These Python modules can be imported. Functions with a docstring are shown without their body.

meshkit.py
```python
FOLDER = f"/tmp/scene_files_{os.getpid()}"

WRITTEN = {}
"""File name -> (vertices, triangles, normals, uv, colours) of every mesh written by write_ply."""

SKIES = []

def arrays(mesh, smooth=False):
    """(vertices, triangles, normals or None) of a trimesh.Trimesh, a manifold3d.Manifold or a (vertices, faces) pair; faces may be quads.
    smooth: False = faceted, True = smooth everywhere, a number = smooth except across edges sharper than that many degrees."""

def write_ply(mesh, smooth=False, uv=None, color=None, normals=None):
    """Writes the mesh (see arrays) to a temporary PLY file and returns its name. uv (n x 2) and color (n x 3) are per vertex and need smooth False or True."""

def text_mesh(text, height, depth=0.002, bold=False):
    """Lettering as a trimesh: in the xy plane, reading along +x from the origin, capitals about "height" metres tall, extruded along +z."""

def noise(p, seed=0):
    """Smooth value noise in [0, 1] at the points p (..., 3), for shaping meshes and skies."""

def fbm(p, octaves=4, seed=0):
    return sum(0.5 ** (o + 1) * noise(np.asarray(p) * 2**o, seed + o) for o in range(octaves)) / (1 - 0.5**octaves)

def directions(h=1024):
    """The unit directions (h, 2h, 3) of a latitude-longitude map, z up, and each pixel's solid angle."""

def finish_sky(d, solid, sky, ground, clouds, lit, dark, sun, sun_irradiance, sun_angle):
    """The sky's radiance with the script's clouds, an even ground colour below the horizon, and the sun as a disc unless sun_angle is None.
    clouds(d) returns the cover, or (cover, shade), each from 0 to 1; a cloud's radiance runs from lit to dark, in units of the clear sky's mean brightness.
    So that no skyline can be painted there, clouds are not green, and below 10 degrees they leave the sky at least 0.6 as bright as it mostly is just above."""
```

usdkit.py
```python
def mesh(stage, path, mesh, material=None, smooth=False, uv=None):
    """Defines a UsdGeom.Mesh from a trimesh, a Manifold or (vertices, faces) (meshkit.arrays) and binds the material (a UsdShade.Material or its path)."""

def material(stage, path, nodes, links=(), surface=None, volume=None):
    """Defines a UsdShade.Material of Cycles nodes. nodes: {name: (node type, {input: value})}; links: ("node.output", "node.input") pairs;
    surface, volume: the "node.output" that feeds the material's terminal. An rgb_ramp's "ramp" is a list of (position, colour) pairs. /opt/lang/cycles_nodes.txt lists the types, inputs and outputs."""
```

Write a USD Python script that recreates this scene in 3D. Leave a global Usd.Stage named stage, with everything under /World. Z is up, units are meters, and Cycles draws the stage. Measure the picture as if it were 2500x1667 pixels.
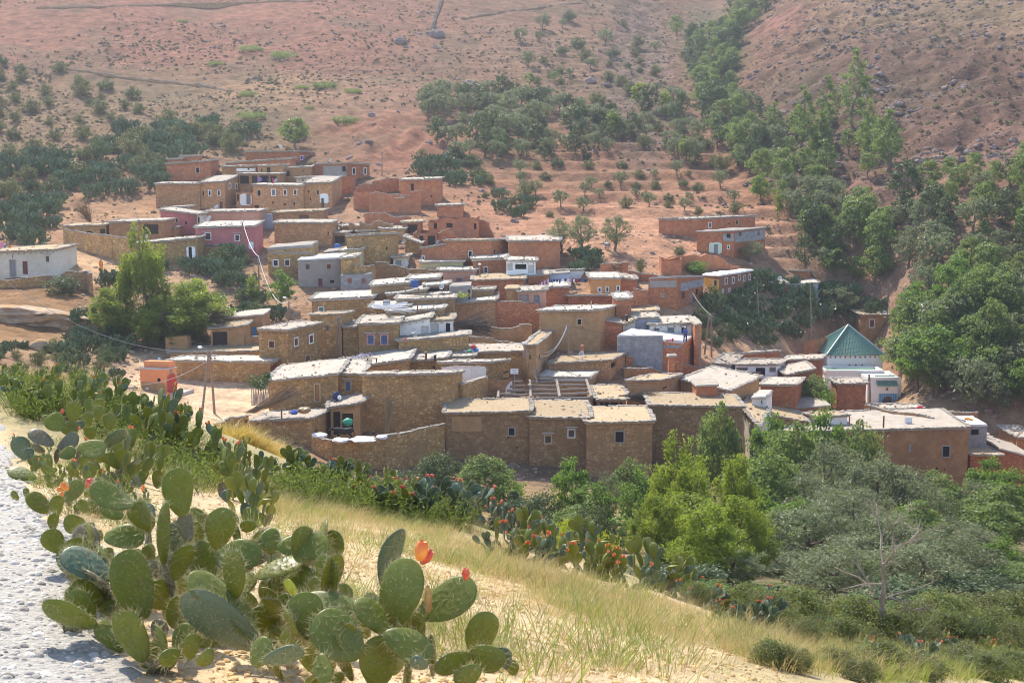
import math, random
import numpy as np
import trimesh
import manifold3d
import usdkit, meshkit
from scipy.interpolate import RBFInterpolator, RegularGridInterpolator
from scipy.ndimage import gaussian_filter
from pxr import Usd, UsdGeom, UsdLux, UsdShade, Gf, Sdf, Vt

stage = Usd.Stage.CreateInMemory()
UsdGeom.SetStageUpAxis(stage, 'Z')
UsdGeom.SetStageMetersPerUnit(stage, 1.0)
UsdGeom.Xform.Define(stage, '/World')
RNG = np.random.default_rng(11)

# ------------------------------------------------------------------ camera
FPX, UC, VC, HORIZON = 3434.0, 1250.0, 833.5, 330.0      # measured in the photograph's own pixels
PITCH = math.atan((VC - HORIZON) / FPX)
cam = UsdGeom.Camera.Define(stage, '/World/camera')
cam.CreateHorizontalApertureAttr(36.0)
cam.CreateVerticalApertureAttr(24.0)
cam.CreateFocalLengthAttr(36.0 * FPX / 2500.0)
cam.CreateClippingRangeAttr((0.1, 5000.0))
cam.CreateExposureAttr(0.98)
UsdGeom.Xformable(cam).AddRotateXOp().Set(90.0 - math.degrees(PITCH))

# ------------------------------------------------------------------ sky and sun
SUN_AZ, SUN_EL = math.radians(-24.0), math.radians(47.0)      # azimuth from +Y towards +X: behind the village, a little to the left
SUN_DIR = np.array([math.sin(SUN_AZ) * math.cos(SUN_EL), math.cos(SUN_AZ) * math.cos(SUN_EL), math.sin(SUN_EL)])
usdkit.material(stage, '/World/Looks/sky_light', {
 'sky': ('sky_texture', {'sky_type': 'single_scattering', 'sun_disc': False, 'sun_elevation': SUN_EL, 'sun_rotation': math.atan2(SUN_DIR[0], SUN_DIR[1]), 'altitude': 1000.0, 'air_density': 1.0, 'aerosol_density': 1.5, 'ozone_density': 1.0}),
 'bg': ('background_shader', {'strength': 0.15})}, [('sky.color', 'bg.color')], surface='bg.background')
dome = UsdLux.DomeLight.Define(stage, '/World/sky')
UsdShade.MaterialBindingAPI.Apply(dome.GetPrim()).Bind(UsdShade.Material.Get(stage, '/World/Looks/sky_light'))
sun = UsdLux.DistantLight.Define(stage, '/World/sun')
sun.CreateIntensityAttr(1.0)
sun.CreateAngleAttr(0.53)
sun.CreateNormalizeAttr(True)
sun.CreateColorAttr(Gf.Vec3f(1.0, 0.93, 0.82))
_q = Gf.Rotation(Gf.Vec3d(0, 0, -1), Gf.Vec3d(*(-SUN_DIR)))
UsdGeom.Xformable(sun).AddTransformOp().Set(Gf.Matrix4d().SetRotate(_q))

# ------------------------------------------------------------------ helpers: names, labels, meshes
USED = {}
def numbered(path):
 n = USED.get(path, -1) + 1
 USED[path] = n
 return path if n == 0 else '%s_%03d' % (path, n)

def tag(prim, label=None, category=None, group=None, kind=None):
 p = prim.GetPrim() if hasattr(prim, 'GetPrim') else prim
 for k, v in (('label', label), ('category', category), ('group', group), ('kind', kind)):
  if v:
   p.SetCustomDataByKey(k, v)
 return p

def mat4(loc=(0, 0, 0), rz=0.0, s=1.0, tilt=(0.0, 0.0)):
 s = np.broadcast_to(np.asarray(s, float), 3)
 m = Gf.Matrix4d(1).SetScale(Gf.Vec3d(*map(float, s)))
 r = Gf.Matrix4d().SetRotate(Gf.Rotation(Gf.Vec3d(1, 0, 0), math.degrees(tilt[0])) * Gf.Rotation(Gf.Vec3d(0, 1, 0), math.degrees(tilt[1])) * Gf.Rotation(Gf.Vec3d(0, 0, 1), math.degrees(rz)))
 t = Gf.Matrix4d().SetTranslate(Gf.Vec3d(*map(float, loc)))
 return m * r * t

def thing(name, label, category, loc=(0, 0, 0), rz=0.0, s=1.0, group=None, tilt=(0, 0)):
 x = UsdGeom.Xform.Define(stage, numbered('/World/' + name))
 x.AddTransformOp().Set(mat4(loc, rz, s, tilt))
 tag(x, label, category, group)
 return x.GetPrim()

def dup(src, loc, rz=0.0, s=1.0, label=None, category=None, group=None, tilt=(0, 0), name=None):
 """another individual of the same build: an instance of the first one with its own place and label"""
 base = name or src.GetName().rstrip('0123456789').rstrip('_')
 x = UsdGeom.Xform.Define(stage, numbered('/World/' + base))
 x.GetPrim().GetReferences().AddInternalReference(src.GetPath())
 x.GetPrim().SetInstanceable(True)
 ops = x.GetOrderedXformOps()
 ops[0].Set(mat4(loc, rz, s, tilt))
 tag(x, label or src.GetCustomDataByKey('label'), category or src.GetCustomDataByKey('category'), group)
 return x.GetPrim()

class MB:
 """collects pieces of ONE mesh"""
 def __init__(self):
  self.v, self.f, self.n = [], [], 0
 def add(self, v, f):
  v = np.asarray(v, float); f = np.asarray(f, int)
  if f.shape[1] == 4:
   f = np.vstack([f[:, [0, 1, 2]], f[:, [0, 2, 3]]])
  self.v.append(v); self.f.append(f + self.n); self.n += len(v)
  return self
 def tm(self, m):
  return self.add(m.vertices, m.faces)
 def box(self, c, size, rz=0.0, tilt=0.0):
  b = trimesh.creation.box(size)
  v = b.vertices
  if tilt:
   ct, st = math.cos(tilt), math.sin(tilt)
   v = v @ np.array([[1, 0, 0], [0, ct, st], [0, -st, ct]])
  cz, sz = math.cos(rz), math.sin(rz)
  v = v @ np.array([[cz, sz, 0], [-sz, cz, 0], [0, 0, 1]])
  return self.add(v + np.asarray(c), b.faces)
 def tube(self, pts, radii, sides=6, cap=True):
  p = np.asarray(pts, float)
  r = np.broadcast_to(np.asarray(radii, float), (len(p),))
  t = np.gradient(p, axis=0); t /= np.linalg.norm(t, axis=1, keepdims=True) + 1e-12
  a = np.cross(t, np.where(np.abs(t[:, 2:]) < 0.9, [0, 0, 1.0], [1.0, 0, 0])); a /= np.linalg.norm(a, axis=1, keepdims=True) + 1e-12
  b = np.cross(t, a); ang = np.arange(sides) * 2 * np.pi / sides
  v = (p[:, None] + r[:, None, None] * (np.cos(ang)[None, :, None] * a[:, None] + np.sin(ang)[None, :, None] * b[:, None])).reshape(-1, 3)
  i, j = np.meshgrid(np.arange(len(p) - 1), np.arange(sides), indexing='ij')
  q = np.stack([i * sides + j, i * sides + (j + 1) % sides, (i + 1) * sides + (j + 1) % sides, (i + 1) * sides + j], -1).reshape(-1, 4)
  f = np.vstack([q[:, [0, 1, 2]], q[:, [0, 2, 3]]])
  if cap:
   n = len(v); v = np.vstack([v, p[:1], p[-1:]])
   k = np.arange(sides); e = (len(p) - 1) * sides
   f = np.vstack([f, np.stack([np.full(sides, n), (k + 1) % sides, k], 1), np.stack([np.full(sides, n + 1), e + k, e + (k + 1) % sides], 1)])
  return self.add(v, f)
 def arrays(self):
  return np.vstack(self.v), np.vstack(self.f)
 def empty(self):
  return self.n == 0
 def build(self, name, material, parent=None, smooth=False):
  return obj(name, self.arrays(), material, parent, smooth)

def obj(name, mesh, material, parent=None, smooth=False):
 base = str(parent.GetPath()) if parent is not None else '/World'
 return usdkit.mesh(stage, numbered(base + '/' + name), mesh, '/World/Looks/' + material, smooth).GetPrim()

def instancer(name, protos, mats, pos, scale, rot, idx, label, category, parent=None):
 """one stuff object of many small pieces; protos are meshes, rot an angle about z (and a small tilt)"""
 pi = UsdGeom.PointInstancer.Define(stage, numbered('/World/' + name))
 for k, (pm, mt) in enumerate(zip(protos, mats)):
  m = usdkit.mesh(stage, '%s/piece_%03d' % (pi.GetPath(), k) if k else '%s/piece' % pi.GetPath(), pm, '/World/Looks/' + mt)
  pi.CreatePrototypesRel().AddTarget(m.GetPath())
 pi.CreatePositionsAttr(Vt.Vec3fArray.FromNumpy(np.asarray(pos, np.float32)))
 sc = np.asarray(scale, np.float32)
 pi.CreateScalesAttr(Vt.Vec3fArray.FromNumpy(np.repeat(sc[:, None], 3, 1) if sc.ndim == 1 else sc))
 r = np.asarray(rot, float)
 q = np.stack([np.cos(r / 2), 0 * r, 0 * r, np.sin(r / 2)], 1)
 pi.CreateOrientationsAttr(Vt.QuathArray([Gf.Quath(float(a), float(b), float(c), float(d)) for a, b, c, d in q]))
 pi.CreateProtoIndicesAttr(Vt.IntArray.FromNumpy(np.asarray(idx, np.int32)))
 tag(pi, label, category, None, 'stuff')
 return pi

# ------------------------------------------------------------------ from the photograph's pixels to places
CP, SP = math.cos(PITCH), math.sin(PITCH)
def ray(u, v):
 dx = (np.asarray(u, float) - UC) / FPX; dy = (VC - np.asarray(v, float)) / FPX
 fy = CP + dy * SP; fz = -SP + dy * CP
 return dx / fy, fz / fy                       # X and Z per metre of Y
def at(u, v, Y):
 a, b = ray(u, v)
 return np.array([a * Y, float(Y), b * Y])
def project(p):
 p = np.asarray(p, float)
 d = p[..., 1] * CP - p[..., 2] * SP
 up = p[..., 1] * SP + p[..., 2] * CP
 d = np.where(d > 0.1, d, np.nan)
 return UC + FPX * p[..., 0] / d, VC - FPX * up / d

# ------------------------------------------------------------------ the lie of the land
LAND = [
 (0,1610,6.0),(250,1640,6.2),(0,1350,9),(0,1100,17),(100,1250,11),(300,1330,9.3),(380,1620,6.6),(900,1660,6.4),(1250,1620,7.5),(1600,1640,8.6),(1800,1630,10),(1300,1500,9.5),
 (1000,1420,11),(1500,1560,9.5),(1150,1380,13),(900,1340,14.5),(700,1230,20),(1000,1250,20),(1300,1380,15.5),(1600,1500,13),(1700,1480,16),(1850,1600,12),(1400,1420,15),(900,1200,24),
 (650,1150,32),(1150,1270,22),(1300,1330,19.5),(1450,1380,20),(1600,1410,23),(1800,1490,24),(2000,1580,22),(2200,1620,22),(2450,1630,22),(2500,1560,30),
 (200,1100,17),(60,1050,19),(350,1000,22.5),(30,900,33),(250,930,30),(450,1020,25),(450,1150,18),(550,1200,18),(300,1230,11.5),(-200,1200,14),(-200,950,30),
 (650,1200,60),(1200,1400,50),(1200,1350,80),(1200,1262,105),(1600,1400,70),(2000,1450,60),(2300,1500,50),(2000,1330,100),(2400,1330,100),(1100,1165,124),(1300,1190,120),(900,1130,126),
 (700,1090,122),(1000,1220,112),(700,1150,95),(300,1040,70),(0,1000,70),(250,885,150),(100,860,140),(1600,1290,105),
 (480,960,140),(600,930,146),(490,1010,131),(560,1040,118),(400,985,133),(600,1000,133),(600,1080,70),(640,1120,45),(600,1100,55),
 (750,895,150),(900,870,157),(750,760,175),(600,780,168),(700,690,188),(600,625,197),(850,640,197),(900,560,212),(700,520,230),(500,520,230),(900,480,238),(600,460,250),(800,420,262),
 (650,380,275),(1100,560,214),(1200,640,200),(1300,690,188),(1250,760,176),(1150,850,160),(1400,870,158),(1400,790,172),(1600,740,180),(1600,880,160),(1500,950,148),(1700,970,150),
 (1350,1000,138),(1000,1010,134),(1900,960,160),(2000,930,170),(2130,988,178),(1850,800,185),(1750,840,175),(1950,720,200),(1750,720,188),
 (1980,962,172),(2060,985,177),(2130,990,181),(2200,985,184),(2060,955,190),(2160,958,193),(2000,905,190),(2080,880,203),(1900,930,172),
 (1300,1140,127),(1550,1190,126),(1900,1170,130),(2250,1185,146),(2450,1130,155),
 (200,640,190),(50,675,182),(0,560,215),(200,560,212),(330,500,235),(100,450,250),(300,400,265),(100,330,290),(300,300,305),(600,330,290),(700,345,287),(100,200,340),(400,200,350),
 (700,200,345),(100,100,380),(500,100,395),(900,100,400),(0,0,425),(500,0,450),(1000,0,470),(1000,200,350),(1000,320,295),(1150,420,268),(900,330,285),(100,700,172),(100,830,160),
 (1300,500,238),(1300,400,272),(1300,300,305),(1300,200,355),(1300,100,410),(1300,0,480),(1500,580,208),(1500,500,235),(1500,400,270),(1500,300,310),(1500,150,395),(1500,0,500),
 (1700,500,232),(1700,400,270),(1700,250,340),(1700,100,460),(1780,0,560),(1800,400,268),(1850,550,220),(1900,480,240),(1900,400,262),(1900,250,320),(1900,100,380),(1900,0,430),
 (2100,0,390),(2100,150,320),(2100,300,270),(2050,450,240),(2050,560,220),(2300,0,365),(2300,200,285),(2300,400,232),(2500,0,340),(2500,200,265),(2500,400,215),(2450,600,195),
 (2200,620,205),(2200,750,190),(2450,800,178),(2300,900,172),(2450,1000,165),(2200,1000,172),(2700,600,190),(2700,200,260),(2700,1200,150),(2700,1500,60),(-250,700,180),(-250,300,290),(-250,0,420),
]
_pts = [at(*p) for p in LAND]
for x, y, z in [(-300,-60,-2),(0,-60,-1.5),(300,-60,-6),(-6,1,-1.9),(0,1.0,-1.75),(6,1,-2.1),(-40,10,-2),(40,6,-6),(-200,720,150),(0,800,160),(200,800,150),(330,700,150),(-400,500,75),(450,450,80),(450,200,10),(450,60,-20),(-350,150,-8),(-350,40,-3)]:
 _pts.append(np.array([x, y, z], float))
_pts = np.array(_pts)
_warp = lambda xy: np.stack([xy[..., 0], xy[..., 1]], -1) / (18.0 + np.hypot(xy[..., 0], xy[..., 1]))[..., None] ** 0.72     # evens out near and far
_rbf = RBFInterpolator(_warp(_pts[:, :2]), _pts[:, 2], kernel='linear', smoothing=0.0)
def _grid(xs, ys, smooth):
 X, Y = np.meshgrid(xs, ys, indexing='ij')
 Z = _rbf(_warp(np.stack([X, Y], -1)).reshape(-1, 2)).reshape(X.shape)
 return gaussian_filter(Z, smooth)
_fx, _fy = np.arange(-420, 462, 3.0), np.arange(-75, 812, 3.0)
_nx, _ny = np.arange(-16, 44, 0.4), np.arange(-6, 72, 0.4)
_far = RegularGridInterpolator((_fx, _fy), _grid(_fx, _fy, 1.0), bounds_error=False, fill_value=None)
_near = RegularGridInterpolator((_nx, _ny), _grid(_nx, _ny, 2.0), bounds_error=False, fill_value=None)
def smoothstep(a, b, x):
 t = np.clip((x - a) / (b - a), 0, 1)
 return t * t * (3 - 2 * t)
def base_height(x, y):
 x, y = np.asarray(x, float), np.asarray(y, float)
 xy = np.stack([np.clip(x, -418, 455), np.clip(y, -74, 805)], -1)
 w = smoothstep(0, 6, x + 14) * smoothstep(0, 8, 42 - x) * smoothstep(0, 15, 70 - y) * smoothstep(0, 3, y + 5)
 nxy = np.stack([np.clip(x, -16, 43.6), np.clip(y, -6, 71.6)], -1)
 return _far(xy) * (1 - w) + _near(nxy) * w

def fbm2(x, y, s, o=4, seed=0):
 return meshkit.fbm(np.stack([x / s, y / s, 0 * x + seed * 7.3], -1), o, seed) - 0.5

def region(u, v, u0, v0, ru, rv):
 """how much a place belongs to a patch of ground (1 in its middle, 0 outside)"""
 d = np.hypot((u - u0) / ru, (v - v0) / rv)
 return np.nan_to_num(1 - smoothstep(0.6, 1.25, d))
def height(x, y):
 """the ground as built: base shape, then unevenness, field terraces and rocky ribs"""
 x, y = np.asarray(x, float), np.asarray(y, float)
 z = base_height(x, y)
 far = smoothstep(60, 230, y)
 u, v = project(np.stack([x, y, z], -1))
 out = smoothstep(195, 260, y)
 amp = far * (0.35 + 0.9 * out)
 z = z + amp * 3.0 * fbm2(x, y, 26, 4, 1) + amp * 1.1 * fbm2(x, y, 6, 4, 2)
 m = np.clip(region(u, v, 1560, 430, 330, 140) + region(u, v, 1900, 560, 160, 90) + region(u, v, 1350, 160, 160, 80) * .7 + region(u, v, 2330, 700, 180, 90), 0, 1) * smoothstep(200, 215, y)
 step = 1.7
 zz = z + 1.6 * fbm2(x, y, 22, 2, 5)
 q = zz / step
 fr = q - np.floor(q)
 ter = (np.floor(q) + smoothstep(0.62, 1.0, fr)) * step - (zz - z)
 z = z * (1 - 0.85 * m) + ter * 0.85 * m
 rib = np.clip(region(u, v, 2150, 230, 420, 330) + region(u, v, 1560, 150, 120, 200) * .8, 0, 1)
 ridged = 1 - np.abs(2 * (fbm2(x + 0.6 * y, y - 0.4 * x, 13, 4, 8)) * 2)
 z = z + rib * (ridged - 0.55) * 3.2 + rib * 1.7 * fbm2(x, y, 3.4, 4, 14)
 cut = np.clip(region(u, v, 930, 340, 200, 60) + region(u, v, 1080, 330, 90, 40), 0, 1)
 g = np.abs(fbm2(x * 1.0, y * 0.35, 7, 3, 21)) * 2
 z = z - cut * 2.6 * np.clip(0.42 - g, 0, 1) / 0.42 + cut * 0.8
 k = np.nonzero((x < -44) & (y > 161.5) & (y < 177) & (x > -75))
 if len(k[0]):
  xs, ys_ = x[k], y[k]
  w = (1 - smoothstep(-49, -45, xs)) * smoothstep(162.2, 163.4, ys_) * (1 - smoothstep(170, 176, ys_))
  z = z.copy(); z[k] = z[k] * (1 - w) + (base_height(xs, 172 + 0 * ys_) + 0.5 * fbm2(xs, ys_, 3, 3, 9) - 0.05 * (172 - ys_)) * w
 near = 1 - smoothstep(40, 90, y)
 z = z + near * (0.16 * fbm2(x, y, 1.6, 4, 31) + 0.05 * fbm2(x, y, 0.4, 2, 35) + 0.25 * fbm2(x, y, 6, 2, 33))
 return z

def hit(u, v, ymin=3.0, ymax=780.0, above=0.0):
 """the point of the ground seen at a pixel"""
 a, b = ray(u, v)
 Y = np.geomspace(ymin, ymax, 900)
 d = height(a * Y, Y) + above - b * Y
 k = np.nonzero(d > 0)[0]
 if len(k) == 0:
  return np.array([a * ymax, ymax, b * ymax])
 i = max(k[0], 1)
 t = d[i - 1] / (d[i - 1] - d[i] + 1e-12) if d[i - 1] < 0 else 0.0
 y = Y[i - 1] + (Y[i] - Y[i - 1]) * t
 return np.array([a * y, y, b * y])
def on(x, y):
 return np.array([x, y, float(height(np.array([x]), np.array([y]))[0])])
# ------------------------------------------------------------------ materials
def L(name):
 return '/World/Looks/' + name

def m_noise(name, stops, scale=3.0, detail=5.0, bump=0.3, dist=0.05, stretch=(1, 1, 1), rough=0.9, spec=0.2, vary=0.0, big=0.0, big_col=(0.2, 0.15, 0.1), big_scale=0.25, coord='position'):
 """an uneven surface: a ramp of its own colours over noise, some relief, and larger stains"""
 n = {'geo': ('geometry', {}), 'tc': ('texture_coordinate', {}), 'map': ('mapping', {'mapping_type': 'point', 'scale': stretch}),
   'no': ('noise_texture', {'scale': scale, 'detail': detail, 'roughness': 0.62}),
   'ra': ('rgb_ramp', {'ramp': stops}),
   'p': ('principled_bsdf', {'roughness': rough, 'specular_ior_level': spec}),
   'bu': ('bump', {'strength': bump, 'distance': dist})}
 src = 'geo.position' if coord == 'position' else 'tc.object'
 l = [(src, 'map.vector'), ('map.vector', 'no.vector'), ('no.fac', 'ra.fac'), ('no.fac', 'bu.height'), ('bu.normal', 'p.normal')]
 out = 'ra.color'
 if big > 0:
  n['nb'] = ('noise_texture', {'scale': big_scale, 'detail': 4.0, 'roughness': 0.6})
  n['rb'] = ('map_range', {'from_min': 0.45, 'from_max': 0.72, 'to_min': 0.0, 'to_max': big, 'clamp': True})
  n['mb'] = ('mix', {'mix_type': 'mix', 'color2': big_col})
  l += [(src, 'nb.vector'), ('nb.fac', 'rb.value'), ('rb.result', 'mb.fac'), (out, 'mb.color1')]
  out = 'mb.color'
 if vary > 0:
  n['oi'] = ('object_info', {})
  n['rv'] = ('map_range', {'from_min': 0.0, 'from_max': 1.0, 'to_min': 1 - vary, 'to_max': 1 + vary})
  n['hs'] = ('hsv', {'hue': 0.5, 'saturation': 1.0, 'fac': 1.0})
  l += [('oi.random', 'rv.value'), ('rv.result', 'hs.value'), (out, 'hs.color')]
  out = 'hs.color'
 l.append((out, 'p.base_color'))
 return usdkit.material(stage, L(name), n, l, surface='p.BSDF')

def m_stone(name, stones, mortar, sx=3.2, sz=6.5, bump=0.6, stain=0.35, stain_col=(0.19, 0.125, 0.075), mortar_w=0.10, plaster=0.8):
 """rubble masonry in mud: each stone its own tone, joints recessed, mud smeared over in places"""
 n = {'geo': ('geometry', {}), 'map': ('mapping', {'mapping_type': 'point', 'scale': (sx, sx, sz)}),
   'wob': ('noise_texture', {'scale': 2.5, 'detail': 2.0}), 'wm': ('vector_math', {'math_type': 'multiply_add', 'vector2': (0.25, 0.25, 0.5)}),
   'v1': ('voronoi_texture', {'feature': 'f1', 'scale': 1.0, 'randomness': 0.85}),
   'v2': ('voronoi_texture', {'feature': 'distance_to_edge', 'scale': 1.0, 'randomness': 0.85}),
   'sep': ('separate_color', {'color_type': 'rgb'}), 'ra': ('rgb_ramp', {'ramp': stones}),
   'ed': ('map_range', {'from_min': 0.01, 'from_max': mortar_w, 'to_min': 0.0, 'to_max': 1.0, 'clamp': True}),
   'mx': ('mix', {'mix_type': 'mix', 'color1': mortar}),
   'sm': ('noise_texture', {'scale': 0.55, 'detail': 5.0, 'roughness': 0.65}), 'smr': ('map_range', {'from_min': 0.48, 'from_max': 0.68, 'to_min': 1.0, 'to_max': 1.0 - plaster, 'clamp': True}),
   'mul': ('math', {'math_type': 'multiply'}),
   'nb': ('noise_texture', {'scale': 0.3, 'detail': 6.0, 'roughness': 0.7}), 'rb': ('map_range', {'from_min': 0.48, 'from_max': 0.75, 'to_min': 0.0, 'to_max': stain, 'clamp': True}),
   'mb': ('mix', {'mix_type': 'mix', 'color2': stain_col}),
   'fine': ('noise_texture', {'scale': 9.0, 'detail': 4.0, 'roughness': 0.7}), 'fr': ('map_range', {'from_min': 0.3, 'from_max': 0.7, 'to_min': 0.75, 'to_max': 1.2}),
   'hs': ('hsv', {'hue': 0.5, 'saturation': 1.0, 'fac': 1.0}), 'oi': ('object_info', {}), 'ov': ('map_range', {'from_min': 0.0, 'from_max': 1.0, 'to_min': 0.82, 'to_max': 1.2}), 'om': ('math', {'math_type': 'multiply'}),
   'hgt': ('math', {'math_type': 'multiply_add', 'value2': 0.35}),
   'bu': ('bump', {'strength': bump, 'distance': 0.07}),
   'p': ('principled_bsdf', {'roughness': 0.92, 'specular_ior_level': 0.15})}
 l = [('geo.position', 'wob.vector'), ('geo.position', 'map.vector'), ('wob.color', 'wm.vector1'), ('map.vector', 'wm.vector3'), ('wm.vector', 'v1.vector'), ('wm.vector', 'v2.vector'),
   ('v1.color', 'sep.color'), ('sep.r', 'ra.fac'), ('v2.distance', 'ed.value'), ('geo.position', 'sm.vector'), ('sm.fac', 'smr.value'), ('ed.result', 'mul.value1'), ('smr.result', 'mul.value2'),
   ('mul.value', 'mx.fac'), ('ra.color', 'mx.color2'), ('geo.position', 'nb.vector'), ('nb.fac', 'rb.value'), ('rb.result', 'mb.fac'), ('mx.color', 'mb.color1'),
   ('geo.position', 'fine.vector'), ('fine.fac', 'fr.value'), ('oi.random', 'ov.value'), ('ov.result', 'om.value1'), ('fr.result', 'om.value2'), ('om.value', 'hs.value'), ('mb.color', 'hs.color'), ('hs.color', 'p.base_color'),
   ('fine.fac', 'hgt.value1'), ('mul.value', 'hgt.value3'), ('hgt.value', 'bu.height'), ('bu.normal', 'p.normal')]
 return usdkit.material(stage, L(name), n, l, surface='p.BSDF')

def m_leaf(name, cols, trans=0.35, rough=0.5, spec=0.3, vary=0.25, tr_col=None):
 """leaves: a tone per leaf and per plant, some light through them"""
 tr_col = tr_col or tuple(min(1, c * 1.5) for c in cols[-1][1])
 n = {'geo': ('geometry', {}), 'oi': ('object_info', {}), 'ra': ('rgb_ramp', {'ramp': cols}),
   'rv': ('map_range', {'from_min': 0.0, 'from_max': 1.0, 'to_min': 1 - vary, 'to_max': 1 + vary}),
   'hs': ('hsv', {'hue': 0.5, 'saturation': 1.0, 'fac': 1.0}), 'p': ('principled_bsdf', {'roughness': rough, 'specular_ior_level': spec}),
   't': ('translucent_bsdf', {'color': tr_col}), 'mx': ('mix_closure', {'fac': trans})}
 l = [('geo.random_per_island', 'ra.fac'), ('oi.random', 'rv.value'), ('rv.result', 'hs.value'), ('ra.color', 'hs.color'), ('hs.color', 'p.base_color'), ('p.BSDF', 'mx.closure1'), ('t.BSDF', 'mx.closure2')]
 return usdkit.material(stage, L(name), n, l, surface='mx.closure')

def m_plain(name, col, rough=0.6, spec=0.3, metal=0.0, speck=0.12, scale=6.0):
 c = np.asarray(col, float)
 return m_noise(name, [(0.3, tuple(c * (1 - speck))), (0.7, tuple(np.minimum(c * (1 + speck), 1)))], scale=scale, bump=0.08, dist=0.01, rough=rough, spec=spec)

OCH = [(0.0, (0.37, 0.212, 0.082)), (0.35, (0.459, 0.263, 0.097)), (0.7, (0.518, 0.3, 0.113)), (1.0, (0.62, 0.403, 0.176))]
TAN = [(0.0, (0.409, 0.198, 0.092)), (0.5, (0.517, 0.254, 0.117)), (1.0, (0.603, 0.322, 0.157))]
RED = [(0.0, (0.352, 0.129, 0.06)), (0.5, (0.468, 0.177, 0.081)), (1.0, (0.561, 0.241, 0.114))]
BRN = [(0.0, (0.3, 0.172, 0.084)), (0.5, (0.383, 0.22, 0.106)), (1.0, (0.47, 0.295, 0.151))]
m_stone('stone_ochre', OCH, (0.28, 0.175, 0.08), 2.6, 4.4)
m_stone('stone_tan', TAN, (0.33, 0.185, 0.085), 2.8, 4.8)
m_stone('stone_red', RED, (0.35, 0.14, 0.068), 2.8, 4.8, stain_col=(0.2, 0.1, 0.07))
m_stone('stone_brown', BRN, (0.27, 0.165, 0.075), 2.7, 4.6)
m_noise('mud_ochre', [(0.3, (0.345, 0.194, 0.084)), (0.5, (0.419, 0.242, 0.109)), (0.72, (0.502, 0.31, 0.151))], 1.6, 8, 0.5, 0.08, big=0.5, big_col=(0.22, 0.14, 0.08))
m_noise('mud_red', [(0.3, (0.335, 0.12, 0.056)), (0.5, (0.432, 0.165, 0.076)), (0.72, (0.518, 0.23, 0.112))], 1.6, 8, 0.6, 0.1, big=0.5, big_col=(0.22, 0.12, 0.08))
m_noise('mud_brown', [(0.3, (0.27, 0.135, 0.06)), (0.5, (0.335, 0.175, 0.08)), (0.72, (0.41, 0.23, 0.112))], 1.6, 8, 0.5, 0.08, big=0.5, big_col=(0.2, 0.12, 0.075))
m_noise('plaster_pink', [(0.3, (0.42, 0.135, 0.125)), (0.7, (0.50, 0.175, 0.16))], 1.4, 7, 0.2, 0.03, big=0.5, big_col=(0.38, 0.15, 0.12))
m_noise('plaster_salmon', [(0.3, (0.68, 0.245, 0.10)), (0.7, (0.74, 0.295, 0.125))], 2.0, 7, 0.15, 0.02, big=0.35, big_col=(0.58, 0.235, 0.11))
m_noise('plaster_rose', [(0.3, (0.48, 0.25, 0.17)), (0.7, (0.58, 0.31, 0.22))], 1.4, 7, 0.2, 0.03, big=0.7, big_col=(0.42, 0.19, 0.09), stretch=(1.6, 1.6, 0.25))
m_noise('plaster_white', [(0.25, (0.64, 0.60, 0.53)), (0.5, (0.76, 0.74, 0.69)), (0.8, (0.80, 0.79, 0.76))], 1.5, 8, 0.15, 0.03, big=0.45, big_col=(0.55, 0.44, 0.30), stretch=(1.8, 1.8, 0.5))
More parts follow.
